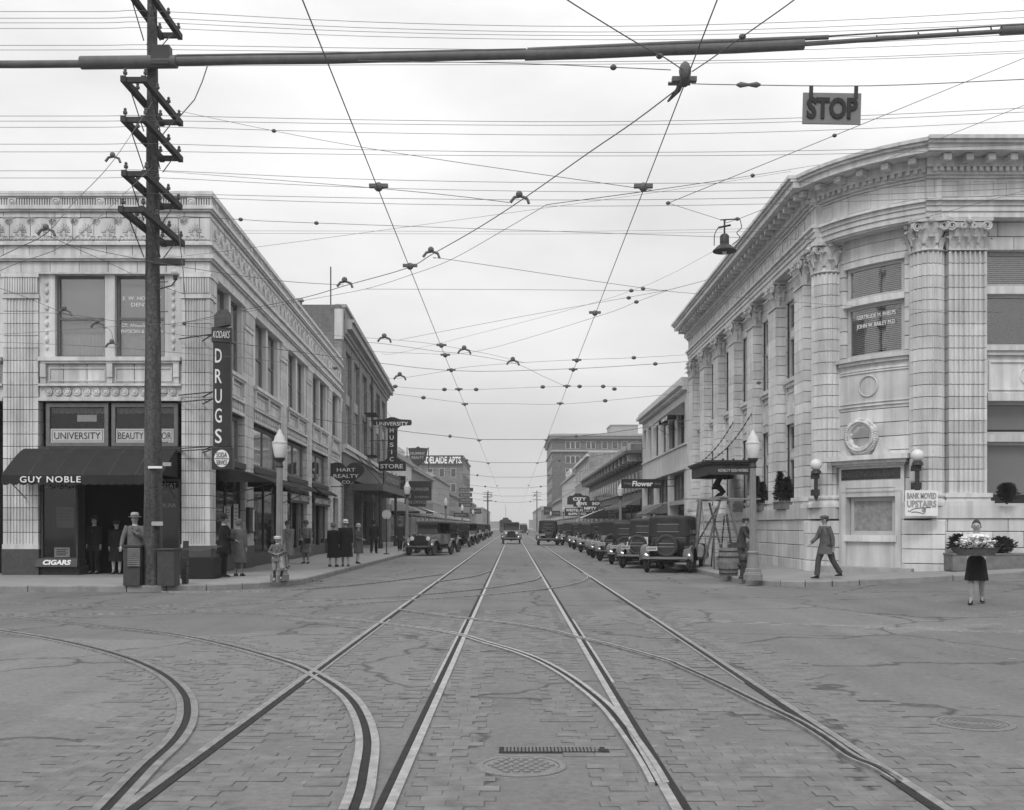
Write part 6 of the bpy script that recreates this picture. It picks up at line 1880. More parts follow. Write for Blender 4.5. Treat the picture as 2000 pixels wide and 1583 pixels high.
# far utility poles
for x, y, h, lb_ in ((-7.5, 300, 11.5, 'leftmost far utility pole near the vanishing point'), (-6.6, 270, 11, 'far utility pole left of the streetcar with crossarms'), (7.0, 300, 12, 'far utility pole right of the vanishing point')):
    t = thing('far_utility_pole', lb_, 'pole', (x, y, 0), 'utility poles far down the avenue')
    MB().tube([(x, y, 0), (x, y, h)], [0.2, 0.14], 6).build('shaft', bark, t)
    for z in (h - 0.6, h - 1.6, h - 2.6): MB().box(x - 1.3, x + 1.3, y - 0.06, y + 0.06, z - 0.07, z + 0.07).build('crossarm', armm, t)
# thin sign post on left kerb
c = onz(755, 1083, 0.15)
t = thing('kerb_sign_post', 'thin dark kerbside post with small round disc before the marquee', 'sign post', tuple(c))
MB().tube([(c.x, c.y, 0.15), (c.x, c.y, 2.05)], 0.03, 6).build('post', iron, t)
MB().lathe([(0.001, -0.015), (0.26, -0.015), (0.26, 0.015), (0.001, 0.015)], 18).mesh
m_ = MB(); m_.loft([[(c.x + 0.24 * cos(2 * pi * k / 18), c.y + d, 2.2 + 0.24 * sin(2 * pi * k / 18)) for k in range(18)] for d in (-0.02, 0.01)]); m_.build('disc', mat('pale_disc', 0.4), t)
m_ = MB().lathe([(0.16, 0.15), (0.16, 0.19), (0.05, 0.22)], 12, (c.x, c.y, 0)); m_.build('foot', iron, t)

# street furniture round the pole
def slat_box(x0, x1, y0, y1, z1, label, slats):
    t = thing('street_locker', label, 'locker', ((x0 + x1) / 2, (y0 + y1) / 2, 0.15))
    MB().box(x0, x1, y0, y1, 0.155, z1).build('body', woodd, t)
    MB().box(x0 - 0.03, x1 + 0.03, y0 - 0.03, y1 + 0.03, z1, z1 + 0.04).build('lid', woodd, t)
    if slats:
        n = 9
        for k in range(n):
            MB().box(x0 + 0.12, x1 + 0.02, y0 - 0.05, y0 - 0.005, z1 - 0.47 + k * 0.05, z1 - 0.435 + k * 0.05).build('slat', rawwood, t)
    return t
slat_box(-9.46, -9.06, 24.85, 25.25, 1.1, 'dark wooden locker with slatted front left of the utility pole', True)
slat_box(-8.6, -8.2, 24.75, 25.2, 1.02, 'plain dark wooden locker right of the utility pole', False)
t = thing('news_stand', 'low dark stand with sagging cloth top at the foot of the corner pier', 'stand', (-8.75, 28.3, 0.15))
MB().box(-9.1, -8.2, 28.0, 28.8, 0.16, 0.72).build('cabinet', mat('stand_dark', 0.02, 0.8), t)
m_ = MB(); m_.loft([[(-9.14 + 0.98 * i / 8, 27.95, 0.98 - 0.06 * sin(pi * i / 8)), (-9.14 + 0.98 * i / 8, 28.4, 1.02 - 0.08 * sin(pi * i / 8)), (-9.14 + 0.98 * i / 8, 28.85, 1.05)] for i in range(9)], False, False); m_.build('cloth_top', mat('stand_cloth', 0.05, 0.9), t)
for x in (-9.1, -8.22):
    MB().box(x - 0.02, x + 0.03, 28.0, 28.05, 0.72, 1.0).build('post', woodd, t)
m_ = MB()
for k in range(5): m_.box(-8.28 + 0.0, -8.17, 25.6 + 0.02 * k, 25.8, 0.16 + 0.22 * k, 0.35 + 0.22 * k)
tag(m_.build('paper_rack', mat('rack_dark', 0.04, 0.6)), 'narrow dark newspaper rack behind the right locker', 'rack')
# right kerb: barrel, hydrant, trestle, ladder
c = onz(1423, 1122, 0.2)
t = thing('barrel', 'old wooden barrel with hoops on the right kerb', 'barrel', (c.x, c.y, 0.17))
bz = gz(c.x) + 0.15
prof = [(0.25, 0.0), (0.285, 0.2), (0.305, 0.4), (0.29, 0.6), (0.25, 0.82)]
n = 18
for k in range(n):
    a0, a1 = 2 * pi * k / n + 0.012, 2 * pi * (k + 1) / n - 0.012
    MB().loft([[(c.x + r * cos(a0), c.y + r * sin(a0), bz + z), (c.x + r * cos(a1), c.y + r * sin(a1), bz + z), (c.x + (r - 0.02) * cos(a1), c.y + (r - 0.02) * sin(a1), bz + z), (c.x + (r - 0.02) * cos(a0), c.y + (r - 0.02) * sin(a0), bz + z)] for r, z in prof]).build('stave', rawwood, t)
for r, z in ((0.268, 0.08), (0.288, 0.2), (0.298, 0.56), (0.272, 0.72)):
    MB().lathe([(r, z - 0.02), (r + 0.008, z - 0.02), (r + 0.008, z + 0.02), (r, z + 0.02)], 24, (c.x, c.y, bz), False).build('hoop', iron, t)
MB().lathe([(0.001, 0.78), (0.235, 0.78)], 18, (c.x, c.y, bz), False).build('head', rawwood, t)
c = onz(1453, 1127, 0.2); bz = gz(c.x) + 0.15
t = thing('fire_hydrant', 'short dark fire hydrant beside the right lamp post', 'hydrant', (c.x, c.y, bz))
MB().lathe([(0.15, 0), (0.15, 0.05), (0.11, 0.07), (0.105, 0.48), (0.14, 0.5), (0.14, 0.54), (0.12, 0.56)], 14, (c.x, c.y, bz)).build('barrel', iron, t, True)
MB().lathe([(0.13, 0.56), (0.125, 0.62), (0.08, 0.67), (0.03, 0.69), (0.03, 0.73)], 14, (c.x, c.y, bz)).build('bonnet', iron, t, True)
for d in ((-1, 0), (1, 0), (0, -1)):
    MB().tube([(c.x + d[0] * 0.08, c.y + d[1] * 0.08, bz + 0.38), (c.x + d[0] * 0.17, c.y + d[1] * 0.17, bz + 0.38)], 0.055, 8).build('nozzle', iron, t)
tr = thing('trestle_scaffold', 'wooden painters trestle with crossed braces and planks by the bank canopy', 'scaffold', (7.9, 38, 0.2))
za = 2.52
def pole(a, b, w_=0.07): MB().beam(a, b, w_, w_).build('timber', rawwood, tr)
for y in (36.6, 40.2):
    for s_ in (-1, 1): pole((7.55 + s_ * 0.15 - 0.0, y, za), (7.55 + s_ * 0.75, y, 0.2))
    pole((7.1, y, 1.2), (8.0, y, 1.2), 0.05)
for z_, a, b in ((0, (6.9, 36.55), (7.5, 40.2)),):
    pole((6.95, 36.65, 0.45), (7.4, 40.15, za - 0.1), 0.045); pole((7.4, 36.65, za - 0.1), (6.95, 40.15, 0.45), 0.045)
for x0, x1, y0_, y1_, z_ in ((6.1, 8.3, 36.5, 36.75, za + 0.03), (7.0, 9.0, 37.2, 37.5, za + 0.05), (7.2, 9.0, 40.0, 40.3, za + 0.06), (7.35, 7.65, 36.4, 40.6, za + 0.10)):
    MB().box(x0, x1, y0_, y1_, z_, z_ + 0.05).build('plank', mat('plank_pale', 0.26, 0.9, 0.3, 5), tr)
for s_ in (-1, 1):
    pole((6.35, 36.2 + s_ * 0.4, 0.2), (6.65, 36.4 + s_ * 0.15, za), 0.08)
pole((6.4, 35.9, 0.5), (6.65, 36.5, za - 0.2), 0.04)
ld = thing('step_ladder', 'wooden step ladder leaning between the barrel and the trestle', 'ladder', (7.1, 34.6, 0.2))
for x in (6.78, 7.22): MB().beam((x - 0.12 * (1 if x < 7 else -1), 33.9, 0.2), (x, 34.6, 2.0), 0.05, 0.08).build('rail', woodd, ld)
for x in (6.85, 7.15): MB().beam((x, 35.4, 0.2), (x, 34.65, 1.95), 0.04, 0.05).build('back_leg', woodd, ld)
for k in range(6): MB().box(6.72 + 0.012 * k, 7.28 - 0.012 * k, 33.95 + 0.11 * k, 34.15 + 0.11 * k, 0.42 + 0.29 * k, 0.445 + 0.29 * k).build('tread', mat('plank_pale', 0.26, 0.9, 0.3, 5), ld)
tag(MB().box(8.05, 8.9, 38.4, 38.45, 0.2, 1.0).build('leaning_panel', mat('panel_grey', 0.12)), 'dark flat panel standing under the trestle against the bank wall', 'panel')
tag(MB().lathe([(0.14, 0), (0.17, 0.38), (0.155, 0.38), (0.13, 0.02)], 16, (7.0, 34.4, 0.2)).build('bucket', mat('zinc', 0.4, 0.4, metal=0.6)), 'pale metal bucket hung behind the barrel by the ladder', 'bucket')
# litter at left kerb
rub = onz(612, 1136, 0)
m_ = MB()
for k in range(9):
    m_.ball((rub.x + random.uniform(-0.4, 0.4), rub.y + random.uniform(-0.1, 0.1), 0.02), random.uniform(0.03, 0.07), 6, 4, 0.6)
tag(m_.build('leaf_litter', mat('litter', 0.12, 0.9)), 'small heap of leaf litter in the left gutter', 'litter')['kind'] = 'stuff'
# ---------------------------------------------------------------- cars of the 1920s
def fender_profile(front):
    if front: return [(1.86, 0.50), (1.80, 0.66), (1.68, 0.80), (1.50, 0.885), (1.32, 0.90), (1.12, 0.84), (0.94, 0.70), (0.78, 0.54), (0.60, 0.44)]
    return [(-0.72, 0.44), (-0.86, 0.58), (-1.0, 0.76), (-1.16, 0.87), (-1.36, 0.90), (-1.54, 0.86), (-1.70, 0.74), (-1.80, 0.58), (-1.84, 0.46)]
def car_proto(name, kind, paint, topm):
    t = thing(name, 'x', 'car', (0, 0, 0), 'motor cars parked and driving on the avenue')
    y0, y1 = (-1.45, 0.38)
    if kind == 'coupe': y0 = -0.80
    def plan(hw, ya, yb, r=0.22):
        pts = []
        for cx, cy, a0 in ((hw - r, ya + r, -pi / 2), (hw - 0.06, yb - 0.06, 0), (-hw + 0.06, yb - 0.06, pi / 2), (-hw + r, ya + r, pi)):
            rr = r if cy == ya + r else 0.06
            for k in range(5):
                a = a0 + pi / 2 * k / 4
                pts.append((cx + rr * cos(a), cy + rr * sin(a)))
        return pts
    half = lambda z: 0.70 if z < 1.17 else 0.70 - 0.045 * (z - 1.17) / 0.55
    def ring(s_, z, ya, yb): return [(x * s_, y, z) for x, y in plan(0.70, ya, yb)]
    body = MB()
    body.loft([ring(0.86, 0.52, y0 + 0.08, y1), ring(0.97, 0.66, y0 + 0.02, y1), ring(1.0, 0.95, y0, y1), ring(1.0, 1.14, y0, y1), ring(0.99, 1.17, y0 + 0.01, y1 - 0.01)])
    body.build('body', paint, t, True)
    if kind == 'coupe':
        dk = MB(); rr = []
        for y, hw, zt in ((-0.79, 0.66, 1.12), (-1.1, 0.62, 1.08), (-1.45, 0.54, 0.98), (-1.68, 0.44, 0.82)):
            rr.append([(-hw, y, 0.55), (hw, y, 0.55), (hw, y, zt - 0.12), (hw * 0.7, y, zt), (-hw * 0.7, y, zt), (-hw, y, zt - 0.12)])
        dk.loft(rr); dk.build('rear_deck', paint, t, True)
    MB().loft([ring(0.985, 1.17, y0 + 0.02, y1 - 0.02), ring(0.985, 1.20, y0 + 0.015, y1 - 0.02)]).build('belt_moulding', blackp, t)
    if kind == 'touring':
        MB().loft([ring(0.96, 1.74, y0 - 0.02, y1 + 0.12), ring(0.96, 1.80, y0, y1 + 0.12), ring(0.85, 1.87, y0 + 0.1, y1 + 0.0)]).build('top', topm, t, True)
        MB().loft([[(x * 0.96, y0 - 0.0 + 0.05 * (abs(x) > 0.5), z) for x in (-0.66, -0.4, 0.4, 0.66)] for z in (1.18, 1.76)], False, False).build('rear_curtain', topm, t)
        for x in (-0.64, 0.64):
            for y in (y0 + 0.25, -0.45, y1 - 0.05): MB().tube([(x, y, 1.16), (x, y, 1.76)], 0.022, 5).build('top_post', iron, t)
        MB().box(-0.55, 0.55, -0.3, 0.0, 1.0, 1.3).build('front_seat', mat('seat_leather', 0.03, 0.5), t)
        MB().box(-0.55, 0.55, y0 + 0.15, y0 + 0.4, 1.0, 1.32).build('rear_seat', mat('seat_leather', 0.03, 0.5), t)
    else:
        MB().loft([ring(0.985, 1.20, y0 + 0.015, y1 - 0.02), ring(0.95, 1.70, y0 + 0.04, y1 - 0.05), ring(0.945, 1.74, y0 + 0.03, y1 + 0.06), ring(0.92, 1.80, y0 + 0.04, y1 + 0.06), ring(0.84, 1.85, y0 + 0.12, y1 + 0.0), ring(0.6, 1.875, y0 + 0.3, y1 - 0.2)]).build('cabin', topm, t, True)
        bays = [(-1.25, -0.80), (-0.72, -0.22), (-0.14, 0.30)] if kind == 'sedan' else [(-0.62, -0.2), (-0.12, 0.30)]
        gl_ = mat('car_glass', 0.03, 0.08, 0.1, 2, spec=0.7)
        for s_ in (-1, 1):
            for a, b in bays:
                h0, h1 = half(1.26) * 0.99 + 0.006, half(1.66) * 0.99 + 0.004
                MB().add([(s_ * h0, a, 1.26), (s_ * h0, b, 1.26), (s_ * h1, b - 0.01, 1.66), (s_ * h1, a + 0.01, 1.66), (s_ * (h0 - 0.02), a, 1.26), (s_ * (h0 - 0.02), b, 1.26), (s_ * (h1 - 0.02), b, 1.66), (s_ * (h1 - 0.02), a, 1.66)],
                         [(0, 1, 2, 3), (0, 4, 5, 1), (1, 5, 6, 2), (2, 6, 7, 3), (3, 7, 4, 0)]).build('side_window', gl_, t)
        MB().box(-0.34, 0.34, y0 + 0.002, y0 + 0.05, 1.34, 1.58).build('rear_window', gl_, t)
        m_ = MB()
        for a in (1.325, 1.575): m_.box(-0.36, 0.36, y0 - 0.008, y0 + 0.03, a, a + 0.018)
        m_.build('rear_window_trim', mat('trim_grey', 0.25, 0.5), t)
    MB().loft([[(-0.58, y1 - 0.02, 1.18), (0.58, y1 - 0.02, 1.18), (0.56, y1 + 0.03, 1.7), (-0.56, y1 + 0.03, 1.7)], [(-0.58, y1 + 0.012, 1.18), (0.58, y1 + 0.012, 1.18), (0.56, y1 + 0.05, 1.7), (-0.56, y1 + 0.05, 1.7)]]).build('windshield', mat('windshield_glass', 0.09, 0.08, 0.1, 2, spec=0.7), t)
    MB().loft([[(-0.60, y1 + 0.04, 1.72), (0.60, y1 + 0.04, 1.72), (0.62, y1 + 0.24, 1.68), (-0.62, y1 + 0.24, 1.68)], [(-0.60, y1 + 0.04, 1.74), (0.60, y1 + 0.04, 1.74), (0.62, y1 + 0.24, 1.70), (-0.62, y1 + 0.24, 1.70)]]).build('visor', topm, t)
    # doors with handles
    for s_ in (-1, 1):
        for a, b in (((-0.18, 0.32), (-0.95, -0.24)) if kind != 'coupe' else ((-0.45, 0.3),)):
            d_ = MB().box(s_ * 0.69, s_ * 0.708, a, b, 0.62, 1.13).build('door', paint, t)
            MB().box(s_ * 0.708, s_ * 0.74, a + 0.04, a + 0.16, 1.04, 1.065).build('handle', chrome, d_)
    # hood, cowl, radiator
    hd = MB(); rr = []
    for y, hw, zt in ((0.36, 0.60, 1.16), (0.62, 0.47, 1.13), (1.0, 0.41, 1.10), (1.46, 0.35, 1.07)):
        rr.append([(-hw, y, 0.58), (hw, y, 0.58), (hw, y, zt - 0.2), (hw * 0.85, y, zt - 0.07), (hw * 0.45, y, zt), (-hw * 0.45, y, zt), (-hw * 0.85, y, zt - 0.07), (-hw, y, zt - 0.2)])
    hd.loft(rr); ho = hd.build('hood', paint, t, True)
    for s_ in (-1, 1):
        for k in range(9): MB().box(s_ * (0.40 - 0.006 * k), s_ * (0.425 - 0.006 * k), 0.86 + k * 0.05, 0.88 + k * 0.05, 0.72, 0.92).build('louvre', blackp, ho)
    sh = [(-0.36, 0.56), (0.36, 0.56), (0.36, 0.90), (0.31, 1.02), (0.17, 1.09), (-0.17, 1.09), (-0.31, 1.02), (-0.36, 0.90)]
    ra = MB().prism(sh, 1.46, 1.54, 'y').build('radiator_shell', chrome if kind != 'touring' else blackp, t)
    MB().prism([(x * 0.86, 0.83 + (z - 0.83) * 0.86) for x, z in sh], 1.50, 1.548, 'y').build('grille', mat('grille_dark', 0.02, 0.6), ra)
    MB().lathe([(0.03, 0), (0.03, 0.05), (0.045, 0.06), (0.01, 0.09)], 8, (0, 1.5, 1.09)).build('radiator_cap', chrome, ra)
    for s_ in (-1, 1):
        h_ = MB(); h_.loft([[(s_ * 0.46 + r * cos(2 * pi * k / 14), y, 0.93 + r * sin(2 * pi * k / 14)) for k in range(14)] for r, y in ((0.03, 1.36), (0.10, 1.42), (0.13, 1.52), (0.135, 1.56))])
        ho2 = h_.build('headlight', blackp, t, True)
        h_ = MB(); h_.loft([[(s_ * 0.46 + r * cos(2 * pi * k / 14), y, 0.93 + r * sin(2 * pi * k / 14)) for k in range(14)] for r, y in ((0.12, 1.561), (0.05, 1.58))]); h_.build('lens', opal, ho2, True)
        MB().tube([(s_ * 0.46, 1.45, 0.82), (s_ * 0.40, 1.45, 0.62)], 0.02, 5).build('headlight_bar', blackp, t)
        for fr in (True, False):
            pr = fender_profile(fr); rr = []
            for y, z in pr:
                xs_ = [0.54, 0.60, 0.72, 0.84, 0.88]; zs_ = [-0.02, 0.015, 0.03, 0.012, -0.05]
                rr.append([(s_ * x, y, z + dz) for x, dz in zip(xs_, zs_)] + [(s_ * 0.87, y, z - 0.075), (s_ * 0.72, y, z + 0.005), (s_ * 0.55, y, z - 0.045)])
            MB().loft(rr).build('front_fender' if fr else 'rear_fender', mat('fender_enamel', 0.03, 0.12, 0.2, 4, spec=0.9), t, True)
        MB().box(s_ * 0.60, s_ * 0.88, -0.74, 0.62, 0.40, 0.44).build('running_board', rubber, t)
    MB().box(-0.38, 0.38, -1.75, 1.55, 0.42, 0.54).build('chassis', iron, t)
    for y in (-1.35, 1.35): MB().tube([(-0.7, y, 0.38), (0.7, y, 0.38)], 0.045, 8).build('axle', iron, t)
    MB().ball((0, -1.35, 0.38), 0.15, 10, 8).build('differential', iron, t)
    MB().box(-0.72, 0.72, 1.90, 1.93, 0.48, 0.55).build('front_bumper', mat('bumper_steel', 0.3, 0.3, metal=0.8), t)
    MB().box(-0.72, 0.72, -1.99, -1.96, 0.46, 0.53).build('rear_bumper', mat('bumper_steel', 0.3, 0.3, metal=0.8), t)
    for x in (-0.35, 0.35):
        MB().box(x - 0.02, x + 0.02, 1.5, 1.9, 0.49, 0.54).build('bumper_iron', iron, t); MB().box(x - 0.02, x + 0.02, -1.97, -1.7, 0.47, 0.52).build('bumper_iron', iron, t)
    pl = MB().box(-0.62, -0.27, -1.88, -1.865, 0.72, 0.86).build('licence_plate', mat('plate_pale', 0.45), t)
    m_ = MB()
    for k in range(6): m_.box(-0.59 + k * 0.05, -0.56 + k * 0.05, -1.884, -1.88, 0.76, 0.82)
    m_.build('plate_digits', letd, pl)
    MB().lathe([(0.04, -0.03), (0.05, 0.0), (0.02, 0.03)], 8, (-0.44, -1.85, 0.93)).build('tail_lamp', iron, t)
    def wheel(c, r=0.385, wd=0.06, nm='wheel'):
        """tyre and rim round the x axis"""
        def ringx(prof, n=24): return [[(c[0] + x, c[1] + q * cos(2 * pi * k / n), c[2] + q * sin(2 * pi * k / n)) for k in range(n)] for q, x in prof]
        rm = MB(); rm.loft(ringx([(r * 0.70, -wd * 0.7), (r * 0.78, -wd * 0.8), (r * 0.78, wd * 0.8), (r * 0.70, wd * 0.7), (r * 0.70, -wd * 0.7)]), False)
        w_ = rm.build(nm, mat('wheel_paint', 0.10, 0.5), t)
        ty = MB(); ty.loft(ringx([(r * 0.76, -wd * 0.85), (r * 0.86, -wd * 1.1), (r * 0.96, -wd * 0.85), (r, -wd * 0.3), (r, wd * 0.3), (r * 0.96, wd * 0.85), (r * 0.86, wd * 1.1), (r * 0.76, wd * 0.85)]), False)
        ty.build('tyre', rubber, w_, True)
        sp = MB()
        for k in range(12):
            a = 2 * pi * k / 12
            sp.beam((c[0], c[1] + 0.05 * cos(a), c[2] + 0.05 * sin(a)), (c[0], c[1] + r * 0.72 * cos(a), c[2] + r * 0.72 * sin(a)), 0.035, 0.035, (1, 0, 0))
        sp.build('spokes', mat('spoke_wood', 0.16, 0.6), w_)
        hb_ = MB(); hb_.loft(ringx([(0.02, -wd * 1.5), (0.07, -wd * 1.3), (0.08, 0), (0.07, wd * 1.3), (0.02, wd * 1.5)], 10)); hb_.build('hub', chrome, w_)
    for x in (-0.71, 0.71):
        for y in (-1.35, 1.35): wheel((x, y, 0.385))
    # spare wheel across the back
    n = 24
    yb = -1.72 if kind != 'coupe' else -1.80
    def ringy(prof): return [[(q * cos(2 * pi * k / n), yb + y, 0.88 + q * sin(2 * pi * k / n)) for k in range(n)] for q, y in prof]
    sw = MB(); sw.loft(ringy([(0.27, -0.05), (0.31, -0.07), (0.36, -0.05), (0.38, 0), (0.36, 0.05), (0.30, 0.06)]), False)
    so_ = sw.build('spare_tyre', rubber, t, True)
    sc_ = MB(); sc_.loft(ringy([(0.001, 0.02), (0.28, 0.02), (0.28, 0.05)]), False); sc_.build('spare_disc', mat('fender_enamel', 0.03, 0.22), so_)
    for z in (0.84, 0.95): MB().box(-0.26, 0.26, yb - 0.07, yb - 0.055, z, z + 0.02).build('spare_strap', mat('trim_grey', 0.25, 0.5), so_)
    return t
pblack = mat('car_black', 0.018, 0.22, 0.3, 3, rnd=0.5, spec=0.6)
pgrey = mat('car_grey', 0.17, 0.3, 0.2, 3, rnd=0.5, spec=0.5)
ppale = mat('car_pale', 0.42, 0.35, 0.15, 3, rnd=0.2, spec=0.5)
topb = mat('car_top', 0.035, 0.75, 0.25, 3)
CARS = {'sedan': car_proto('parked_sedan', 'sedan', pblack, topb), 'touring': car_proto('parked_touring_car', 'touring', pgrey, topb), 'coupe': car_proto('parked_coupe', 'coupe', ppale, topb)}
used_ = set()
def place_car(kind, x, y, yaw, label, sc=1.0, nm=None):
    o = CARS[kind]
    if kind in used_: o = copy_tree(o)
    used_.add(kind)
    o.location = (x, y, gz(x) + 0.004); o.rotation_euler = (0, 0, radians(yaw)); o.scale = (sc, sc, sc); o['label'] = label
    if nm: o.name = nm
yr = -20
RC = [('sedan', 5.20, 36.6, 'nearest dark sedan parked nose-in at the right kerb, rear with spare tyre'), ('coupe', 4.95, 40.2, 'pale coupe wedged behind the nearest sedan on the right'), ('sedan', 4.75, 43.9, 'dark sedan third in the right-hand row of parked cars'),
      ('touring', 4.75, 48.0, 'open touring car fourth in the right-hand row'), ('coupe', 4.75, 52.5, 'pale coupe fifth in the right-hand row'), ('sedan', 4.8, 57.0, 'dark sedan sixth in the right-hand row'), ('touring', 4.8, 63.5, 'soft-top touring car seventh in the right-hand row'),
      ('coupe', 4.85, 71.0, 'coupe eighth in the right-hand row under the striped awning'), ('sedan', 4.85, 78, 'sedan ninth in the right-hand row'), ('touring', 4.85, 86, 'touring car tenth in the right-hand row'), ('sedan', 4.9, 95, 'sedan eleventh in the right-hand row'),
      ('coupe', 4.9, 105, 'coupe twelfth in the right-hand row'), ('sedan', 4.9, 117, 'sedan thirteenth in the right-hand row'), ('touring', 4.9, 131, 'farthest touring car in the right-hand row')]
for k, x, y, lb_ in RC: place_car(k, x + (0.6 if y < 37 else 0.45), y, yr + random.uniform(-7, 5), lb_, 1.05 if y < 37 else random.uniform(0.93, 1.05))
LC = [('touring', -4.35, 56.5, 'nearest touring car parked nose-in at the left kerb, radiator towards the street'), ('sedan', -4.3, 61.5, 'dark sedan second in the left-hand row'), ('sedan', -4.2, 77, 'sedan third in the left-hand row beyond the lamp post'), ('coupe', -4.2, 84, 'coupe fourth in the left-hand row'),
      ('touring', -4.2, 92, 'touring car fifth in the left-hand row'), ('sedan', -4.2, 101, 'sedan sixth in the left-hand row'), ('coupe', -4.2, 111, 'coupe seventh in the left-hand row'), ('sedan', -4.2, 122, 'sedan eighth in the left-hand row'), ('touring', -4.2, 136, 'touring car ninth in the left-hand row'), ('sedan', -4.2, 152, 'farthest sedan in the left-hand row')]
for k, x, y, lb_ in LC: place_car(k, x - 0.2, y, 180 - 19 + random.uniform(-4, 4), lb_)
place_car('touring', -0.15, 93, 180, 'open car driving towards the viewer in the middle of the avenue', 1.05, 'moving_touring_car')
place_car('sedan', 2.95, 87, 0, 'dark boxy sedan driving away on the right track', 1.12, 'moving_sedan')
place_car('sedan', 1.9, 185, 0, 'tiny dark car driving away near the vanishing point', 1.0, 'moving_sedan')
# streetcar
sc_ = thing('streetcar', 'streetcar coming down the left track far in the distance', 'streetcar', (-1.45, 205, 0))
tm = mat('tram_paint', 0.09, 0.5, 0.2)
MB().box(-2.65, -0.25, 200, 210, 0.6, 2.5).build('body', tm, sc_)
MB().loft([[(-2.7, y, 2.5), (-0.2, y, 2.5), (-0.4, y, 2.8), (-0.9, y, 2.95), (-0.95, y, 3.25), (-1.95, y, 3.25), (-2.0, y, 2.95), (-2.5, y, 2.8)] for y in (199.7, 210.3)]).build('roof', mat('tram_roof', 0.06), sc_)
for x in (-2.45, -1.75, -1.05): MB().box(x, x + 0.6, 199.97, 200.02, 1.45, 2.3).build('front_window', far_glass, sc_)
MB().lathe([(0.001, 0), (0.15, 0)], 12).mesh
MB().ball((-1.45, 199.95, 1.15), 0.14, 10, 8).build('headlight', opal, sc_)
MB().box(-2.5, -0.4, 199.9, 200.0, 0.35, 0.6).build('fender', iron, sc_)
MB().tube([(-1.45, 206, 3.25), (-1.6, 211, 5.9)], 0.03, 5).build('trolley_pole', iron, sc_)
for y in (202, 208):
    for x in (-2.2, -0.7): MB().tube([(x - 0.05, y, 0.38), (x + 0.05, y, 0.38)], 0.36, 12).build('wheel', iron, sc_)

# ---------------------------------------------------------------- people
PEOPLE = []
V = Vector
def nrm(v): return V(v).normalized()
def person(label, loc, yaw, h, arms, legs=None, lean=(0, 0), clothes=(), hat=None, hair=0.04, child=False, crouch=0.0):
    PEOPLE.append(dict(label=label, loc=loc, yaw=yaw, h=h, arms=arms, legs=legs or (((0, 0, -1), (0, 0.05, -1)), ((0, -0.04, -1), (0, 0.04, -1))), lean=lean, clothes=clothes, hat=hat, hair=hair, child=child))
DOWN = ((0.12, 0, -1), (0.02, -0.15, -1)); DOWNL = ((-0.12, 0, -1), (-0.02, -0.15, -1))
def A(l=None, r=None): return (l or DOWNL, r or DOWN)
dk_suit = ('jacket', 0.02, 0.72); gy_suit = ('jacket', 0.09, 0.74)
person('man in pale felt hat and grey jacket leaning behind the slatted locker', (-9.6, 26.0, 0.15), 15, 1.74, A(((-0.35, -0.2, -1), (-0.1, -0.5, -0.75)), ((0.15, -0.25, -1), (-0.75, -0.45, 0.55))), None, (0, -0.05), (('jacket', 0.13, 0.72), ('trousers', 0.05), ('shirt', 0.6)), ('fedora', 0.35))
person('woman in dark dress and pale stockings standing in the shop doorway', (-12.02, 31.05, 0.155), 10, 1.60, A(), None, (0, 0), (('dress', 0.02, 0.42), ('stockings', 0.45)), ('cloche', 0.03))
person('man in dark suit half hidden in the dark doorway, leftmost', (-12.72, 31.12, 0.155), -10, 1.72, A(), None, (0, 0), (('jacket', 0.015, 0.7), ('trousers', 0.012), ('shirt', 0.5)), ('fedora', 0.02))
person('man in black suit and bowler facing the side shop window', (-8.25, 29.2, 0.155), 120, 1.74, A(((-0.15, -0.1, -1), (-0.1, -0.8, -0.3)), ((0.15, -0.1, -1), (0.1, -0.8, -0.3))), None, (0, 0), (('jacket', 0.012, 0.66), ('trousers', 0.015), ('shirt', 0.6)), ('bowler', 0.02))
person('woman in long grey coat with her back turned, beside the black-suited man', (-7.95, 29.7, 0.155), 170, 1.62, A(), (((0, 0, -1), (0, 0.05, -1)), ((0.05, -0.1, -1), (0, 0.05, -1))), (0, 0), (('coat', 0.10, 0.42), ('stockings', 0.12)), ('cloche', 0.10))
person('small boy in plaid jacket, knickers and pale flat cap by the near lamp post', (-6.12, 26.6, 0.155), 5, 1.16, A(((-0.45, -0.05, -0.9), (0.55, -0.5, -0.15)), ((0.45, -0.05, -0.9), (-0.55, -0.5, -0.15))), (((-0.03, 0, -1), (0, 0.02, -1)), ((0.25, -0.25, -0.9), (-0.2, 0.35, -0.85))), (0, 0), (('jacket', 0.12, 0.80, 'plaid'), ('knickers', 0.26), ('shirt', 0.65)), ('cap', 0.45), child=True)
person('woman in tan coat walking past the pharmacy window', (-7.75, 35.2, 0.155), 35, 1.62, A(((-0.1, -0.35, -1), (0, -0.5, -0.9)), ((0.1, 0.3, -1), (0, -0.1, -1))), (((0, -0.3, -1), (0, -0.1, -1)), ((0, 0.25, -1), (0, 0.45, -1))), (0, -0.04), (('coat', 0.16, 0.5), ('stockings', 0.25)), ('cloche', 0.06))
person('woman in open pale coat holding a dark bag near the pharmacy door', (-8.05, 39.8, 0.155), -15, 1.64, A(((-0.15, -0.15, -1), (0.5, -0.6, -0.4)), None), None, (0, 0), (('coat', 0.17, 0.45), ('stockings', 0.2), ('shirt', 0.5)), ('cloche', 0.08))
person('woman in black fur coat, left of the pair walking away on the sidewalk', (-6.42, 36.6, 0.155), 160, 1.55, A(), (((0, -0.12, -1), (0, 0.05, -1)), ((0, 0.12, -1), (0, 0.2, -1))), (0, 0), (('coat', 0.012, 0.36, 'fur'), ('stockings', 0.3)), ('cloche', 0.12))
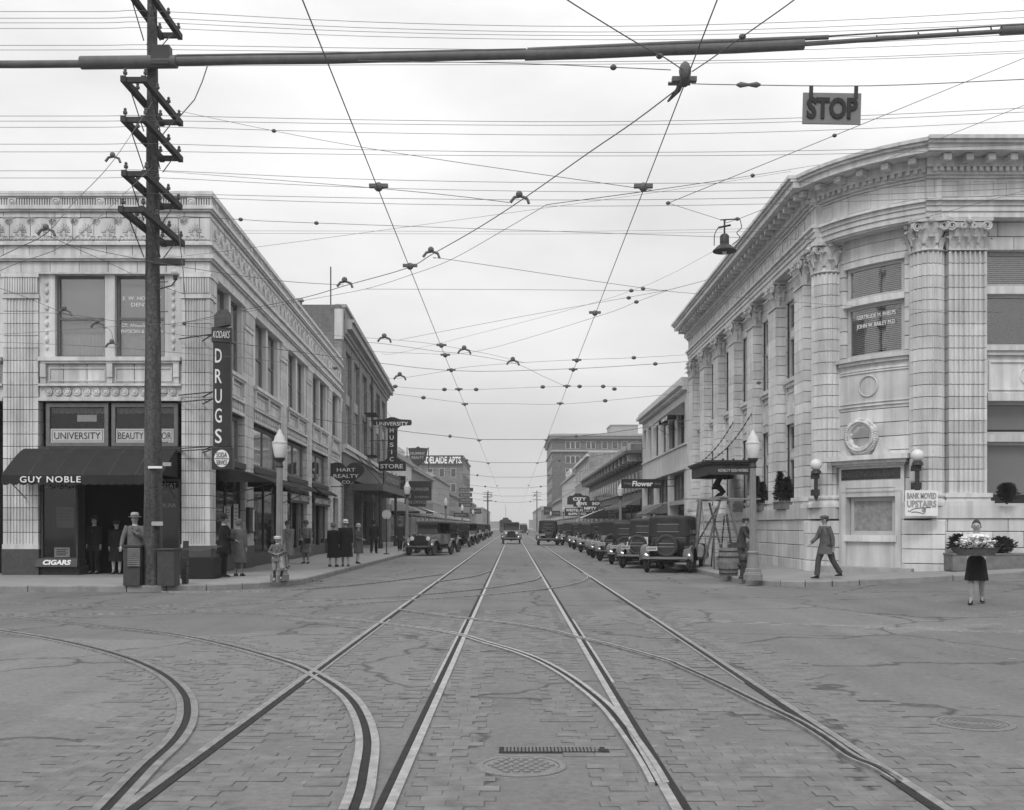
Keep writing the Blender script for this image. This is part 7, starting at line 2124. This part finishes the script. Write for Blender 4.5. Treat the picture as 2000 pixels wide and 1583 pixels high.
person('woman in black fur coat and pale cloche, right of the pair on the sidewalk', (-6.02, 36.8, 0.155), 185, 1.66, A(), (((0, 0.12, -1), (0, 0.2, -1)), ((0, -0.12, -1), (0, 0.05, -1))), (0, 0), (('coat', 0.014, 0.36, 'fur'), ('stockings', 0.3)), ('cloche', 0.45))
person('slim woman in grey coat and light hat standing near the kerb', (-5.98, 39.6, 0.155), 70, 1.52, A(((-0.1, -0.2, -1), (0.1, -0.9, -0.2)), None), (((0, -0.1, -1), (0, 0.05, -1)), ((0, 0.12, -1), (0, 0.2, -1))), (0, 0), (('coat', 0.08, 0.45), ('stockings', 0.28)), ('cloche', 0.3))
person('man in dark suit walking under the theatre marquee', (-7.4, 54.5, 0.155), 175, 1.72, A(), (((0, -0.2, -1), (0, 0, -1)), ((0, 0.2, -1), (0, 0.35, -1))), (0, 0), (dk_suit, ('trousers', 0.02)), ('fedora', 0.03))
person('man in dark coat by the second lamp post near the parked car', (-6.65, 60.3, 0.155), 20, 1.72, A(), (((0, -0.2, -1), (0, 0, -1)), ((0, 0.2, -1), (0, 0.35, -1))), (0, 0), (('coat', 0.03, 0.55), ('trousers', 0.03)), ('fedora', 0.05))
person('workman in dark clothes stooping on the trestle plank under the canopy', (7.95, 40.1, 2.63), 100, 1.55, A(((-0.1, -0.8, -0.5), (0, -0.8, 0.3)), ((0.1, -0.8, -0.5), (0, -0.8, 0.3))), (((-0.1, -0.75, -0.65), (0, 0.75, -0.65)), ((0.1, -0.75, -0.65), (0, 0.75, -0.65))), (0, -0.55), (('jacket', 0.015, 0.75), ('trousers', 0.015)), ('cap', 0.02))
person('workman in dark jacket stooping by the barrel and ladder', (7.62, 34.2, 0.17), 60, 1.70, A(((-0.1, -0.5, -0.85), (0, -0.7, -0.6)), ((0.1, -0.5, -0.85), (0, -0.7, -0.6))), None, (0, -0.22), (('jacket', 0.05, 0.72), ('trousers', 0.06)), ('cap', 0.06))
person('man in grey suit striding left past the bank corner', (8.35, 27.35, 0.205), -75, 1.70, A(((-0.1, -0.45, -1), (0, -0.8, -0.7)), ((0.1, 0.4, -1), (0, 0.05, -1))), (((0, -0.42, -1), (0, -0.1, -1)), ((0, 0.4, -1), (0, 0.6, -0.9))), (0, -0.05), (('jacket', 0.10, 0.7), ('trousers', 0.06), ('shirt', 0.5)), ('cap', 0.1))
person('woman in white blouse and dark skirt carrying a broad basket of pale flowers at right', (9.05, 20.0, gz(9.05)), -25, 1.64, A(((-0.35, -0.35, -0.9), (0.1, -0.9, 0.05)), ((0.35, -0.35, -0.9), (-0.1, -0.9, 0.05))), (((0, -0.22, -1), (0, 0, -1)), ((0, 0.22, -1), (0, 0.4, -1))), (0, 0), (('blouse', 0.6, 0.9), ('skirt', 0.012, 0.5), ('stockings', 0.3)), None, 0.03)

def skeleton(d):
    """joint positions for a 1.75 m figure facing -y, posed"""
    lx, ly = d['lean']
    def ln(p): 
        k = max(0, p.z - 0.95)
        return p + V((lx * k, ly * k, -0.25 * (lx * lx + ly * ly) * k))
    J = {}
    hips = [V((-0.10, 0, 0.92)), V((0.10, 0, 0.92))]
    hs = 1.0
    for i, s_ in enumerate('LR'):
        th, shn = d['legs'][i]
        J['hip' + s_] = hips[i]
        J['knee' + s_] = hips[i] + nrm(th) * 0.43
        J['ankle' + s_] = J['knee' + s_] + nrm(shn) * 0.41
    dz = 0.085 - min(J['ankleL'].z, J['ankleR'].z)
    for s_ in 'LR':
        for q in ('hip', 'knee', 'ankle'): J[q + s_] = J[q + s_] + V((0, 0, dz))
        J['toe' + s_] = J['ankle' + s_] + V((0.02 if s_ == 'R' else -0.02, -0.17, -0.05))
        J['heel' + s_] = J['ankle' + s_] + V((0, 0.05, -0.05))
    J['pelvis'] = V((0, 0, 0.96))
    J['spine'] = ln(V((0, 0, 1.14))); J['chest'] = ln(V((0, 0, 1.33))); J['neck'] = ln(V((0, 0.005, 1.49)))
    J['skull'] = ln(V((0, 0.0, 1.58))); J['face'] = ln(V((0, -0.012, 1.64))); J['crown'] = ln(V((0, 0.0, 1.70)))
    for i, s_ in enumerate('LR'):
        sx = -1 if i == 0 else 1
        u, f = d['arms'][i]
        J['sh' + s_] = ln(V((0.185 * sx, 0, 1.42)))
        J['el' + s_] = J['sh' + s_] + nrm(u) * 0.29
        J['wr' + s_] = J['el' + s_] + nrm(f) * 0.25
        J['palm' + s_] = J['wr' + s_] + nrm(f) * 0.07
    for q in list(J):
        if q[:3] in ('pel', 'spi', 'che', 'nec', 'sku', 'fac', 'cro') or q[:2] in ('sh', 'el', 'wr', 'pa'): J[q] = J[q] + V((0, 0, dz))
    return J
def body_mesh_obj(d):
    J = d['J']
    vs_, rad, ed_ = [], [], []
    def add(p, r, par=None):
        vs_.append(tuple(p)); rad.append(r if isinstance(r, tuple) else (r, r))
        if par is not None: ed_.append((par, len(vs_) - 1))
        return len(vs_) - 1
    hk = 1.22 if d['child'] else 1.0
    pv = add(J['pelvis'], (0.145, 0.11)); sp = add(J['spine'], (0.125, 0.10), pv); ch = add(J['chest'], (0.15, 0.11), sp)
    nk = add(J['neck'], 0.055, ch); sk = add(J['skull'], (0.066 * hk, 0.078 * hk), nk); fa = add(J['face'], (0.078 * hk, 0.094 * hk), sk); cr = add(J['crown'], (0.06 * hk, 0.075 * hk), fa)
    add(J['face'] + V((0, -0.112 * hk, -0.012)), 0.012, fa)
    for sx in (-1, 1): add(J['face'] + V((sx * 0.088 * hk, 0.015, -0.005)), 0.014, fa)
    for i, s_ in enumerate('LR'):
        sh = add(J['sh' + s_] + V((0, 0, -0.03)), 0.045, ch); el = add(J['el' + s_], 0.042, sh); wr = add(J['wr' + s_], 0.028, el); pm = add(J['palm' + s_], (0.036, 0.018), wr)
        f = nrm(d['arms'][i][1])
        side = f.cross(V((0, 0, 1)))
        if side.length < 0.2: side = V((0, 1, 0))
        side.normalize(); cur = side.cross(f).normalized() * (-0.5)
        for k in range(4):
            root = J['palm' + s_] + side * (0.026 - 0.0175 * k) + f * 0.022
            a = add(root, 0.009, pm); L_ = (0.034, 0.040, 0.037, 0.028)[k]
            b = add(root + (f + cur * 0.3).normalized() * L_, 0.0085, a)
            add(root + (f + cur * 0.3).normalized() * L_ + (f + cur).normalized() * L_ * 0.75, 0.007, b)
        sgn = -1 if i == 0 else 1
        tr_ = J['wr' + s_] + f * 0.03 + side * 0.03
        a = add(tr_, 0.011, wr); b = add(tr_ + (f * 0.7 + side * 0.8).normalized() * 0.032, 0.0095, a); add(tr_ + (f * 0.7 + side * 0.8).normalized() * 0.032 + f * 0.028, 0.008, b)
        hp = add(J['hip' + s_], 0.085, pv); kn = add(J['knee' + s_], 0.056, hp); mid = add(J['knee' + s_].lerp(J['ankle' + s_], 0.35) + V((0, 0.015, 0)), 0.053, kn); an = add(J['ankle' + s_], 0.036, mid)
        add(J['toe' + s_], (0.018, 0.012), an); add(J['heel' + s_], 0.015, an)
    me = bpy.data.meshes.new('person_body')
    me.from_pydata(vs_, ed_, [])
    ob = bpy.data.objects.new('tmp', me)
    COL.objects.link(ob)
    ob.modifiers.new('s', 'SKIN')
    sv = me.skin_vertices[0].data
    for k, r in enumerate(rad): sv[k].radius = r; sv[k].use_root = (k == pv)
    sb = ob.modifiers.new('u', 'SUBSURF'); sb.levels = 1; sb.render_levels = 1
    return ob
tmp = []
for d in PEOPLE:
    d['J'] = skeleton(d)
    tmp.append(body_mesh_obj(d))
dg = bpy.context.evaluated_depsgraph_get()
BODIES = []
for ob in tmp:
    me = bpy.data.meshes.new_from_object(ob.evaluated_get(dg))
    me.materials.clear(); me.materials.append(skin)
    me.polygons.foreach_set('use_smooth', [True] * len(me.polygons))
    BODIES.append(me)
for ob in tmp:
    m_ = ob.data
    bpy.data.objects.remove(ob); bpy.data.meshes.remove(m_)

def cloth(g, kind=''):
    if kind == 'fur': return mat('fur_%g' % g, g, 0.95, 0.6, 45, 0.9, 90)
    if kind == 'plaid': return mat('plaid_%g' % g, g, 0.9, 0.75, 22, 0.2, 60)
    return mat('cloth_%g' % g, g, 0.92, 0.3, 7, 0.9, 14)
def ell(c, rx, ry, n=16, wob=0.0, ph=0):
    return [(c.x + rx * (1 + wob * sin(5 * a + ph)) * cos(a), c.y + ry * (1 + wob * sin(5 * a + ph)) * sin(a), c.z) for a in [2 * pi * k / n for k in range(n)]]
def dress_person(d, me):
    o = link('person', me, None, (0, 0, 0))
    tag(o, d['label'], 'person')
    J = d['J']; hk = 1.22 if d['child'] else 1.0
    lx, ly = d['lean']
    zoff = J['pelvis'].z - 0.96
    def ax(z):
        k = max(0, z - 0.95)
        return V((lx * k, ly * k, z + zoff - 0.25 * (lx * lx + ly * ly) * k))
    hipc = (J['kneeL'] + J['kneeR']) / 2
    for c in d['clothes']:
        kind, g = c[0], c[1]
        cm = cloth(g, c[3] if len(c) > 3 else '')
        fur = len(c) > 3 and c[3] == 'fur'
        if kind in ('jacket', 'coat', 'dress', 'blouse'):
            hem = c[2]
            e = 0.03 if fur else 0.0
            rows = [(1.475, 0.07, 0.07), (1.465, 0.135, 0.09), (1.44, 0.19 + e * 0.5, 0.105 + e * 0.5), (1.38, 0.195 + e, 0.125 + e), (1.30, 0.20 + e, 0.145 + e), (1.2, 0.195 + e, 0.14 + e), (1.06, 0.185 + e, 0.135 + e), (0.92, 0.20 + e, 0.15 + e)]
            rows = [r for r in rows if r[0] > hem + 0.05]
            rings = [ell(ax(z), rx, ry, 24, 0.02) for z, rx, ry in rows]
            if hem < 0.9:
                for f in (0.35, 0.7, 1.0):
                    z = 0.92 + (hem - 0.92) * f
                    cc = ax(z) if hem > 0.6 else V((0, 0, z + zoff)).lerp(V((hipc.x, hipc.y, z + zoff)), min(1, f * 0.7))
                    rings.append(ell(cc, 0.205 + e + 0.035 * f, 0.155 + e + 0.05 * f, 24, 0.09 * f, d['yaw']))
            else: rings.append(ell(ax(hem), 0.175, 0.13, 24))
            mb_ = MB(); mb_.loft(rings)
            for i, s_ in enumerate('LR'):
                a, b, c2 = J['sh' + s_], J['el' + s_], J['wr' + s_]
                k = 1.25 if fur else 1.0
                mb_.tube([a + (a - b).normalized() * 0.03, a.lerp(b, 0.5), b, b.lerp(c2, 0.5), c2.lerp(b, 0.06)], [0.075 * k, 0.066 * k, 0.058 * k, 0.053 * k, 0.047 * k], 10)
            mb_.build(kind, cm, o, True)
            if kind in ('jacket', 'coat'):
                cl_ = MB()
                for sx in (-1, 1):
                    p0 = ax(1.47) + V((sx * 0.06, -0.075, 0)); p1 = ax(1.38) + V((sx * 0.07, -0.135, 0)); p2 = ax(1.22) + V((sx * 0.01, -0.152, 0))
                    cl_.tube([p0, p1, p2], [0.018, 0.024, 0.008], 5)
                cl_.build('lapel', cm, o)
        elif kind == 'skirt':
            rings = []
            for f in (0, 0.2, 0.6, 1.0):
                z = 1.06 + (c[2] - 1.06) * f
                cc = V((0, 0, z + zoff)).lerp(V((hipc.x, hipc.y, z + zoff)), f * 0.7)
                rings.append(ell(cc, 0.165 + 0.06 * f, 0.13 + 0.10 * f, 24, 0.08 * f))
            MB().loft(rings).build('skirt', cm, o, True)
        elif kind in ('trousers', 'knickers'):
            mb_ = MB()
            for s_ in 'LR':
                h_, k_, a_ = J['hip' + s_] + V((0, 0, 0.06)), J['knee' + s_], J['ankle' + s_]
                if kind == 'trousers': mb_.tube([h_, h_.lerp(k_, 0.5), k_, k_.lerp(a_, 0.5), a_ + V((0, 0, 0.0))], [0.115, 0.10, 0.078, 0.075, 0.075], 12)
                else: mb_.tube([h_, h_.lerp(k_, 0.5), k_, k_.lerp(a_, 0.15)], [0.115, 0.115, 0.10, 0.062], 12)
            mb_.build(kind, cm, o, True)
        elif kind == 'stockings':
            mb_ = MB()
            for s_ in 'LR':
                k_, a_ = J['knee' + s_], J['ankle' + s_]
                mb_.tube([k_ + V((0, 0, 0.02)), k_.lerp(a_, 0.3) + V((0, 0.012, 0)), k_.lerp(a_, 0.7), a_], [0.062, 0.06, 0.046, 0.04], 10)
            mb_.build('stockings', cm, o, True)
        elif kind == 'shirt':
            sm = MB(); p0 = ax(1.475); p1 = ax(1.28)
            sm.add([p0 + V((-0.055, -0.078, 0)), p0 + V((0.055, -0.078, 0)), p1 + V((0.0, -0.150, 0)), p0 + V((0, -0.10, -0.06))], [(0, 3, 1), (0, 2, 3), (1, 3, 2)])
            sm.build('shirt_front', cm, o)
            MB().lathe([(0.062, 1.465 + zoff), (0.066, 1.50 + zoff)], 12, (ax(1.48).x, ax(1.48).y, 0), False).build('collar', cm, o)
    if d['child']:
        mb_ = MB()
        for s_ in 'LR': mb_.tube([J['knee' + s_].lerp(J['ankle' + s_], 0.1), J['ankle' + s_]], [0.055, 0.042], 8)
        mb_.build('stockings', cloth(0.03), o, True)
    for s_ in 'LR':
        a, tt, hh = J['ankle' + s_], J['toe' + s_], J['heel' + s_]
        mb_ = MB()
        zb = min(tt.z, hh.z) - 0.03
        rings = []
        for f, hw, ht in ((0, 0.036, 0.08), (0.25, 0.044, 0.11), (0.6, 0.05, 0.075), (0.9, 0.04, 0.045), (1.02, 0.02, 0.03)):
            p = hh.lerp(tt, f); 
            rings.append([(p.x - hw, p.y, p.z - 0.033), (p.x + hw, p.y, p.z - 0.033), (p.x + hw * 0.9, p.y, p.z - 0.03 + ht * 0.7), (p.x, p.y, p.z - 0.03 + ht), (p.x - hw * 0.9, p.y, p.z - 0.03 + ht * 0.7)])
        mb_.loft(rings).build('shoe', mat('shoe_leather', 0.015, 0.4), o, True)
    # hair, face, hat
    fc_ = J['face']
    mb_ = MB(); r = 0.106 * hk
    rings = []
    for k in range(7):
        th = pi * 0.5 * k / 6
        z = fc_.z - 0.045 + (r * 1.72) * sin(th); q = r * cos(th) + 0.001
        rings.append([(fc_.x + q * 0.90 * cos(a), fc_.y + 0.022 + q * 1.06 * sin(a) * (1 if sin(a) > 0 else 0.55), z + (0.05 if sin(a) < -0.1 and k == 0 else 0)) for a in [2 * pi * i / 16 for i in range(16)]])
    mb_.loft(rings).build('hair', mat('hair_dark', d['hair'], 0.7, 0.4, 30), o, True)
    for sx in (-1, 1):
        MB().ball((fc_.x + sx * 0.034 * hk, fc_.y - 0.083 * hk, fc_.z + 0.008), 0.011 * hk, 6, 4, 0.7).build('eye', mat('eye_dark', 0.02), o)
    MB().box(fc_.x - 0.024, fc_.x + 0.024, fc_.y - 0.092 * hk, fc_.y - 0.078 * hk, fc_.z - 0.058 * hk, fc_.z - 0.048 * hk).build('mouth', mat('lip', 0.2), o)
    if d['hat']:
        hn, g = d['hat']; hc = (fc_.x, fc_.y + 0.01, fc_.z + 0.035 * hk); hm_ = cloth(g)
        k = hk
        if hn == 'fedora':
            MB().lathe([(0.155 * k, 0.01), (0.16 * k, 0.02), (0.105 * k, 0.025), (0.102 * k, 0.06), (0.095 * k, 0.11), (0.06 * k, 0.135), (0.02, 0.12)], 18, hc).build('hat', hm_, o, True)
            MB().lathe([(0.107 * k, 0.028), (0.107 * k, 0.055)], 18, hc, False).build('hat_band', blackp, o)
        elif hn == 'bowler':
            MB().lathe([(0.145, 0.02), (0.148, 0.03), (0.103, 0.022), (0.105, 0.07), (0.085, 0.12), (0.04, 0.145), (0.001, 0.15)], 18, hc).build('hat', hm_, o, True)
        elif hn == 'cap':
            MB().lathe([(0.10 * k, 0.0), (0.125 * k, 0.04 * k), (0.12 * k, 0.065 * k), (0.06 * k, 0.09 * k), (0.001, 0.095 * k)], 16, hc).build('hat', hm_, o, True)
            m2 = MB(); m2.loft([[(hc[0] + r_ * cos(a), hc[1] + r_ * sin(a), hc[2] + z_) for a in [pi * 1.2 + pi * 0.6 * i / 8 for i in range(9)]] for r_, z_ in ((0.095 * k, 0.02), (0.15 * k, 0.0))], False, False); m2.build('hat_peak', hm_, o)
        else:
            MB().lathe([(0.125, -0.035), (0.118, -0.015), (0.108, 0.02), (0.10, 0.07), (0.07, 0.105), (0.02, 0.118)], 16, hc).build('hat', hm_, o, True)
            MB().lathe([(0.113, 0.0), (0.110, 0.025)], 16, hc, False).build('hat_band', cloth(0.05), o)
    s_ = d['h'] / 1.75
    o.location = d['loc']; o.rotation_euler = (0, 0, radians(d['yaw'])); o.scale = (s_, s_, s_)
    return o
FIG = [dress_person(d, me) for d, me in zip(PEOPLE, BODIES)]
# the flower basket carried at the right
d = PEOPLE[-1]
M4 = Matrix.Translation(V(d['loc'])) @ Matrix.Rotation(radians(d['yaw']), 4, 'Z') @ Matrix.Scale(d['h'] / 1.75, 4)
hc = M4 @ ((d['J']['palmL'] + d['J']['palmR']) / 2 + V((0, -0.08, -0.10)))
fb = thing('flower_basket', 'broad shallow basket heaped with pale flowers in the womans arms', 'basket', tuple(hc))
MB().loft([[(hc.x + rx * cos(a), hc.y + ry * sin(a), hc.z + z) for a in [2 * pi * k / 24 for k in range(24)]] for rx, ry, z in ((0.34, 0.2, -0.05), (0.44, 0.27, 0.09), (0.46, 0.29, 0.10), (0.42, 0.25, 0.07), (0.05, 0.05, 0.06))]).build('tray', mat('wicker', 0.12, 0.8, 0.4, 20, 0.4), fb)
for k in range(26):
    a = random.uniform(0, 2 * pi); q = sqrt(random.random())
    c = V((hc.x + 0.42 * q * cos(a), hc.y + 0.25 * q * sin(a), hc.z + 0.12 + 0.16 * (1 - q * q) + random.uniform(0, 0.05)))
    m_ = MB(); r = random.uniform(0.055, 0.085)
    for j in range(9):
        b = 2 * pi * j / 9; nv = V((cos(b), sin(b), 0.55)).normalized(); tv = V((-sin(b), cos(b), 0)) * r * 0.4
        m_.add([c, c + nv * r * 0.6 + tv, c + nv * r + V((0, 0, 0.01)), c + nv * r * 0.6 - tv], [(0, 1, 2, 3)])
    m_.ball(tuple(c + V((0, 0, r * 0.25))), r * 0.5, 8, 6)
    m_.build('flower', mat('petal', 0.72, 0.8, 0.1, 20), fb)
m_ = MB()
for k in range(160):
    a = random.uniform(0, 2 * pi); q = 0.6 + 0.5 * random.random()
    p = V((hc.x + 0.44 * q * cos(a), hc.y + 0.27 * q * sin(a), hc.z + 0.07 + random.uniform(0, 0.12))); dd = V((cos(a), sin(a), random.uniform(-0.3, 0.7))).normalized() * 0.09; uu = dd.cross(V((0, 0, 1))).normalized() * 0.02
    m_.add([p - uu, p + dd, p + uu, p - dd * 0.2], [(0, 1, 2, 3)])
m_.build('leaves', leafm, fb)['kind'] = 'stuff'
hb2 = thing('handbag', 'dark handbag held by the woman in the open pale coat', 'bag', (-7.9, 39.46, 0.93))
MB().box(-8.03, -7.80, 39.42, 39.5, 0.93, 1.13).build('body', blackp, hb2)
MB().tube([(-8.0, 39.46, 1.13), (-7.96, 39.46, 1.22), (-7.87, 39.46, 1.22), (-7.83, 39.46, 1.13)], 0.01, 5).build('handle', blackp, hb2)

# ---------------------------------------------------------------- the hazy air
hz = MB().box(-430, 430, -80, 910, -1.2, 30)
hzm = bpy.data.materials.new('haze_air')
hzm.use_nodes = True
tt = hzm.node_tree
tt.nodes.remove(tt.nodes['Principled BSDF'])
pv_ = tt.nodes.new('ShaderNodeVolumePrincipled')
pv_.inputs['Color'].default_value = (0.95, 0.95, 0.95, 1)
pv_.inputs['Density'].default_value = 0.00045
pv_.inputs['Anisotropy'].default_value = 0.3
tt.links.new(pv_.outputs[0], tt.nodes['Material Output'].inputs['Volume'])
ho = hz.build('haze', hzm)
ho['kind'] = 'stuff'; ho['label'] = 'thin pale haze filling the street air'; ho['category'] = 'haze'
